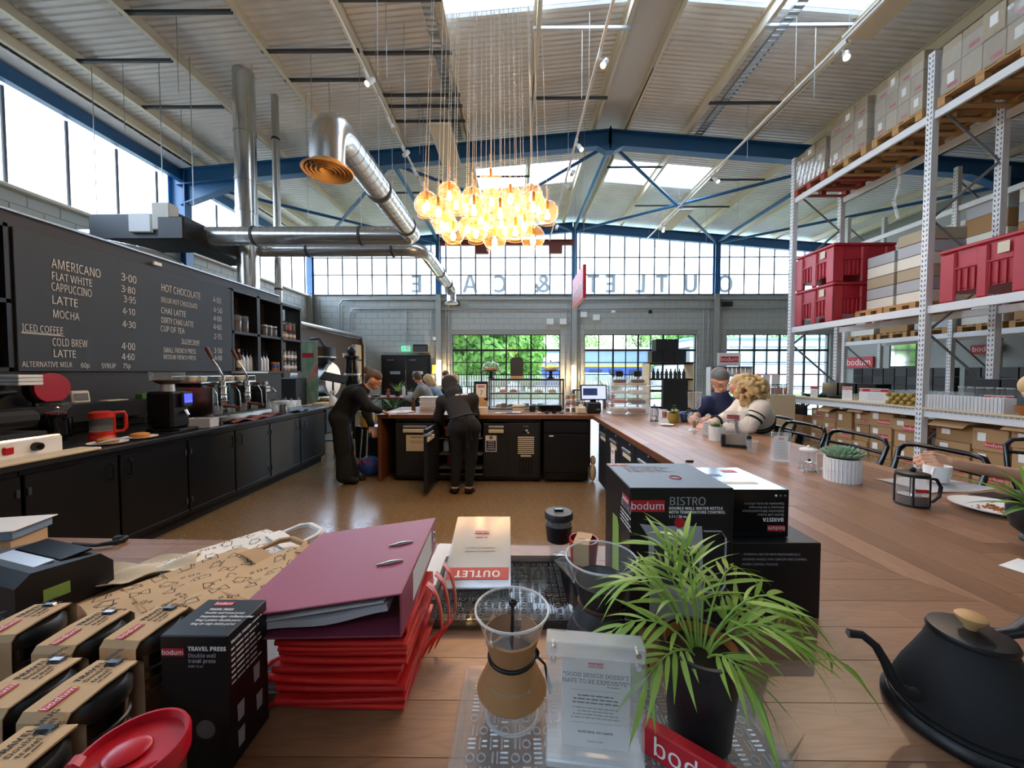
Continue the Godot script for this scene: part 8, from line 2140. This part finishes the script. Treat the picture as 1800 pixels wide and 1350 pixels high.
func people() -> void:
	var m: MB
	var d := 5.0
	var t := person("person in black long sleeves with hair in a bun, leaning on worktop", {
		"head": D(656, 668, d), "face": V(.85, -.45, -.2), "neck": D(645, 681, d), "chest": D(622, 695, d), "pelvis": D(599, 733, d),
		"shL": D(634, 690, d + .16), "shR": D(632, 692, d - .17), "elR": D(648, 715, d - .24), "haR": D(668, 722, d - .1), "elL": D(645, 727, d + .15), "haL": D(653, 748, d + .1),
		"hipL": D(599, 740, d + .1), "hipR": D(597, 740, d - .1), "knL": D(608, 788, d + .1), "knR": D(602, 788, d - .12), "anL": D(618, 837, d + .08), "anR": D(606, 838, d - .12), "toeL": D(638, 842, d + .06), "toeR": D(625, 845, d - .14), "pnR": V(0, 1, 0)},
		{"top": "clothblack", "legs": "clothblack", "hair": "bun", "hairmat": "hairbrown", "flare": .055, "cell": .016, "curl": .35})
	lat(t, "hair_tie", [.03, 0, .045, .008, .03, .016], "skin2", D(650, 657, d))
	d = 4.5
	t = person("person in dark hooded apron stooping into the open fridge", {
		"head": D(791, 680, 4.95), "face": V(-.1, -.6, -.8), "neck": D(795, 694, 4.88), "chest": D(802, 710, 4.8), "pelvis": D(816, 746, 4.52),
		"shL": D(778, 706, 4.85), "shR": D(830, 702, 4.85), "elL": D(770, 733, 4.9), "haL": D(782, 750, 5.05), "elR": D(834, 728, 4.85), "haR": D(826, 742, 5.15),
		"hipL": D(804, 752, 4.5), "hipR": D(829, 752, 4.5), "knL": D(803, 806, 4.55), "knR": D(828, 806, 4.55), "anL": D(800, 857, 4.5), "anR": D(824, 857, 4.5), "toeL": D(795, 866, 4.62), "toeR": D(830, 865, 4.62)},
		{"top": "clothdark", "legs": "clothblack", "hair": "hood", "hairmat": "clothdark", "cell": .016, "sleeve": .75, "leglen": .9, "curl": .8})
	for q in [[V(-.02, 0, .0), .42], [V(.02, -.02, .01), .3]]:
		var a: Vector3 = D(822, 728, 4.36) + q[0]
		m = MB.new(); m.sheet(func(u, v): return a + V((v - .5) * .035 + .02 * u, -u * q[1], .03 * sin(u * 5)), 8, 2, .006); put(t, "apron_tie", m, "blackmatte")
	m = MB.new(); m.tube([D(789, 736, 4.45), D(805, 733, 4.36), D(822, 728, 4.35), D(838, 728, 4.42)], .022, 8, true, .5); put(t, "apron_band", m, "blackmatte")
	strokes(t, 1, .16, .03, .03, Transform3D(R(-38, 6, 4), D(812, 696, 4.62) + V(0, .02, .03)), "offwhite", 1)
	# seated pair by the doors, and two more beyond
	for q in [[733, 664, 8.25, "person in grey shirt with short brown hair at the high table", "shirtgrey", "short", "hairbrown", V(-.7, -.4, -.5)], [753, 668, 8.75, "person in pale blue shirt with long blonde hair at high table", "denim", "long", "hairblond", V(-.6, -.5, -.4)], [784, 660, 10.5, "person with short dark hair sitting beyond the hooded person", "clothdark", "short", "hairbrown", V(-.2, -.4, .6)], [799, 666, 10.0, "person with fair tied hair in black t shirt beyond worktop", "clothblack", "bun", "hairblond", V(-.5, -.6, .4)]]:
		var h: Vector3 = D(q[0], q[1], q[2])
		var b := V(h.x + .22, 0, h.z + (.05 if q[2] < 9 else -.05))
		if q[2] > 9: b.x = h.x + .05
		var f := -1.0 if q[2] < 9 else 1.0
		var lean := V(.14, 0, 0) if q[2] < 9 else V(0, 0, -.06)
		var sx := thing("bar_stool", "brown stool under the " + q[3].replace(" at the high table", "").replace(" at high table", ""), "stool", V(b.x + .05 + lean.x * .5, 0, b.z)); lat(sx, "seat", [0, h.y - .86, .17, h.y - .86, .18, h.y - .82, 0, h.y - .81], "carddark"); for j in 4: tb(sx, "leg", [V(cos(j * 1.57) * .13, h.y - .86, sin(j * 1.57) * .13), V(cos(j * 1.57) * .2, 0, sin(j * 1.57) * .2)], .014, "black", 6)
		person(q[3], {"head": h, "face": q[7], "neck": h + V(.03, -.14, 0) + lean * .3, "chest": h + V(.05, -.32, 0) + lean * .8, "pelvis": V(b.x + .05, h.y - .68, b.z) + lean * .5,
			"shL": h + V(.05, -.24, .19) + lean * .5, "shR": h + V(.05, -.24, -.19) + lean * .5, "elL": h + V(-.06, -.47, .22), "elR": h + V(-.06, -.47, -.2), "haL": h + V(-.26, -.44, .1), "haR": h + V(-.28, -.44, -.1),
			"hipL": V(b.x + .05, h.y - .7, b.z + .1), "hipR": V(b.x + .05, h.y - .7, b.z - .1), "knL": V(b.x - .32, h.y - .72, b.z + .14), "knR": V(b.x - .32, h.y - .72, b.z - .14), "anL": V(b.x - .28, .25, b.z + .14), "anR": V(b.x - .28, .25, b.z - .14), "toeL": V(b.x - .42, .22, b.z + .14), "toeR": V(b.x - .42, .22, b.z - .14)},
			{"top": q[4], "hair": q[5], "hairmat": q[6], "cell": .022, "hcell": .013, "fcell": .009, "legs": "navy"})
	# couple at the long worktop
	var h := D(1266, 668, 4.15)
	person("person in navy with glasses and short grey hair at long worktop", {"head": h, "face": V(.05, -.55, .75), "neck": h + V(.03, -.14, -.05), "chest": h + V(.12, -.34, -.12), "pelvis": h + V(.32, -.62, -.3),
		"shL": h + V(.28, -.26, -.02), "shR": h + V(-.09, -.27, -.12), "elL": h + V(.1, -.41, .06), "elR": h + V(-.14, -.41, -.2), "haL": h + V(-.1, -.42, .06), "haR": h + V(-.26, -.42, -.04),
		"hipL": h + V(.4, -.66, -.24), "hipR": h + V(.26, -.66, -.36), "knL": h + V(.0, -.66, -.24), "knR": h + V(-.06, -.66, -.46), "anL": V(h.x + .06, .3, h.z - .24), "anR": V(h.x, .3, h.z - .46), "toeL": V(h.x - .08, .27, h.z - .22), "toeR": V(h.x - .14, .27, h.z - .44)},
		{"top": "navy", "hair": "short", "hairmat": "midgrey", "glasses": true, "cell": .016, "sleeve": .0, "legs": "navy", "hcell": .007})
	h = D(1304, 680, 3.7)
	t = person("person in cream sweater with dark stripes and curly blonde hair", {"head": h, "face": V(-.75, -.35, -.5), "neck": h + V(.06, -.12, .03), "chest": h + V(.14, -.28, .02), "pelvis": h + V(.3, -.56, -.22),
		"shL": h + V(.06, -.2, .2), "shR": h + V(.12, -.2, -.17), "elL": h + V(-.06, -.36, .22), "elR": h + V(-.06, -.36, -.2), "haL": h + V(-.24, -.39, .1), "haR": h + V(-.26, -.39, -.12),
		"hipL": h + V(.3, -.6, -.12), "hipR": h + V(.3, -.6, -.34), "knL": h + V(.06, -.6, -.1), "knR": h + V(.06, -.6, -.38), "anL": V(h.x + .12, .3, h.z - .1), "anR": V(h.x + .12, .3, h.z - .36), "toeL": V(h.x, .27, h.z - .1), "toeR": V(h.x, .27, h.z - .36)},
		{"top": "sweater", "hair": "curly", "hairmat": "hairblond", "cell": .013, "hcell": .008, "legs": "clothblack", "sleeve": .8})
	# dark knitted stripes round torso and sleeves
	var ch: Vector3 = h + V(.14, -.28, .02)
	var pv: Vector3 = h + V(.3, -.56, -.22)
	for q in [.12, .24, .68, .8, 1.02]:
		var c := ch.lerp(pv, q)
		var ax := (pv - ch).normalized()
		var u := ax.cross(Vector3(0, 0, 1)).normalized()
		var pts := []
		for i in 29:
			var a := TAU * i / 28
			pts.append(c + (u * cos(a) + ax.cross(u) * sin(a)) * .1505)
		m = MB.new(); m.tube(pts, .013, 6, false); put(t, "knit_stripe", m, "clothblack")
	for q in [[h + V(.06, -.2, .2), h + V(-.06, -.36, .22), .35], [h + V(.06, -.2, .2), h + V(-.06, -.36, .22), .6], [h + V(-.06, -.36, .22), h + V(-.24, -.39, .1), .45], [h + V(-.06, -.36, -.2), h + V(-.26, -.39, -.12), .5]]:
		var ax: Vector3 = (q[1] - q[0]).normalized()
		var u := ax.cross(Vector3.UP).normalized()
		var pts := []
		for i in 21: pts.append(q[0].lerp(q[1], q[2]) + (u * cos(TAU * i / 20) + ax.cross(u) * sin(TAU * i / 20)) * .066)
		m = MB.new(); m.tube(pts, .012, 6, false); put(t, "knit_stripe", m, "clothblack")
	m = MB.new(); m.tube(ringpts(h + V(-.2, -.383, .126), .036, 16, 0), .008, 6, false); put(t, "wristwatch", m, "black")
	# the reaching arm at the frame edge belongs to someone seated just outside
	h = V(3.41, 1.36, -2.4)
	var hw := D(1672, 814, 1.97)
	person("person with fair hair reaching an arm across toward the white cup", {"head": h, "face": V(-.9, -.3, .1), "neck": h + V(.05, -.14, .02), "chest": h + V(.12, -.32, .05), "pelvis": h + V(.18, -.66, .02),
		"shL": h + V(-.02, -.25, .19), "shR": h + V(.24, -.25, -.06), "elL": D(1800, 842, 1.96) + V(.06, 0, 0), "haL": hw, "elR": h + V(.32, -.5, .02), "haR": h + V(.16, -.6, .12),
		"hipL": h + V(.1, -.68, .1), "hipR": h + V(.24, -.68, -.06), "knL": h + V(-.1, -.7, .36), "knR": h + V(.06, -.7, .3), "anL": V(h.x - .08, .28, h.z + .36), "anR": V(h.x + .08, .28, h.z + .3), "toeL": V(h.x - .18, .25, h.z + .44), "toeR": V(h.x - .02, .25, h.z + .4), "pnL": V(.2, .6, .75)},
		{"top": "shirtgrey", "hair": "long", "hairmat": "hairblond", "sleeve": .0, "curl": .85, "fcell": .0035, "cell": .014, "hcell": .009})
	barchair("glossy black metal bar chair under the reaching person", V(3.6, 0, -2.4), 40)
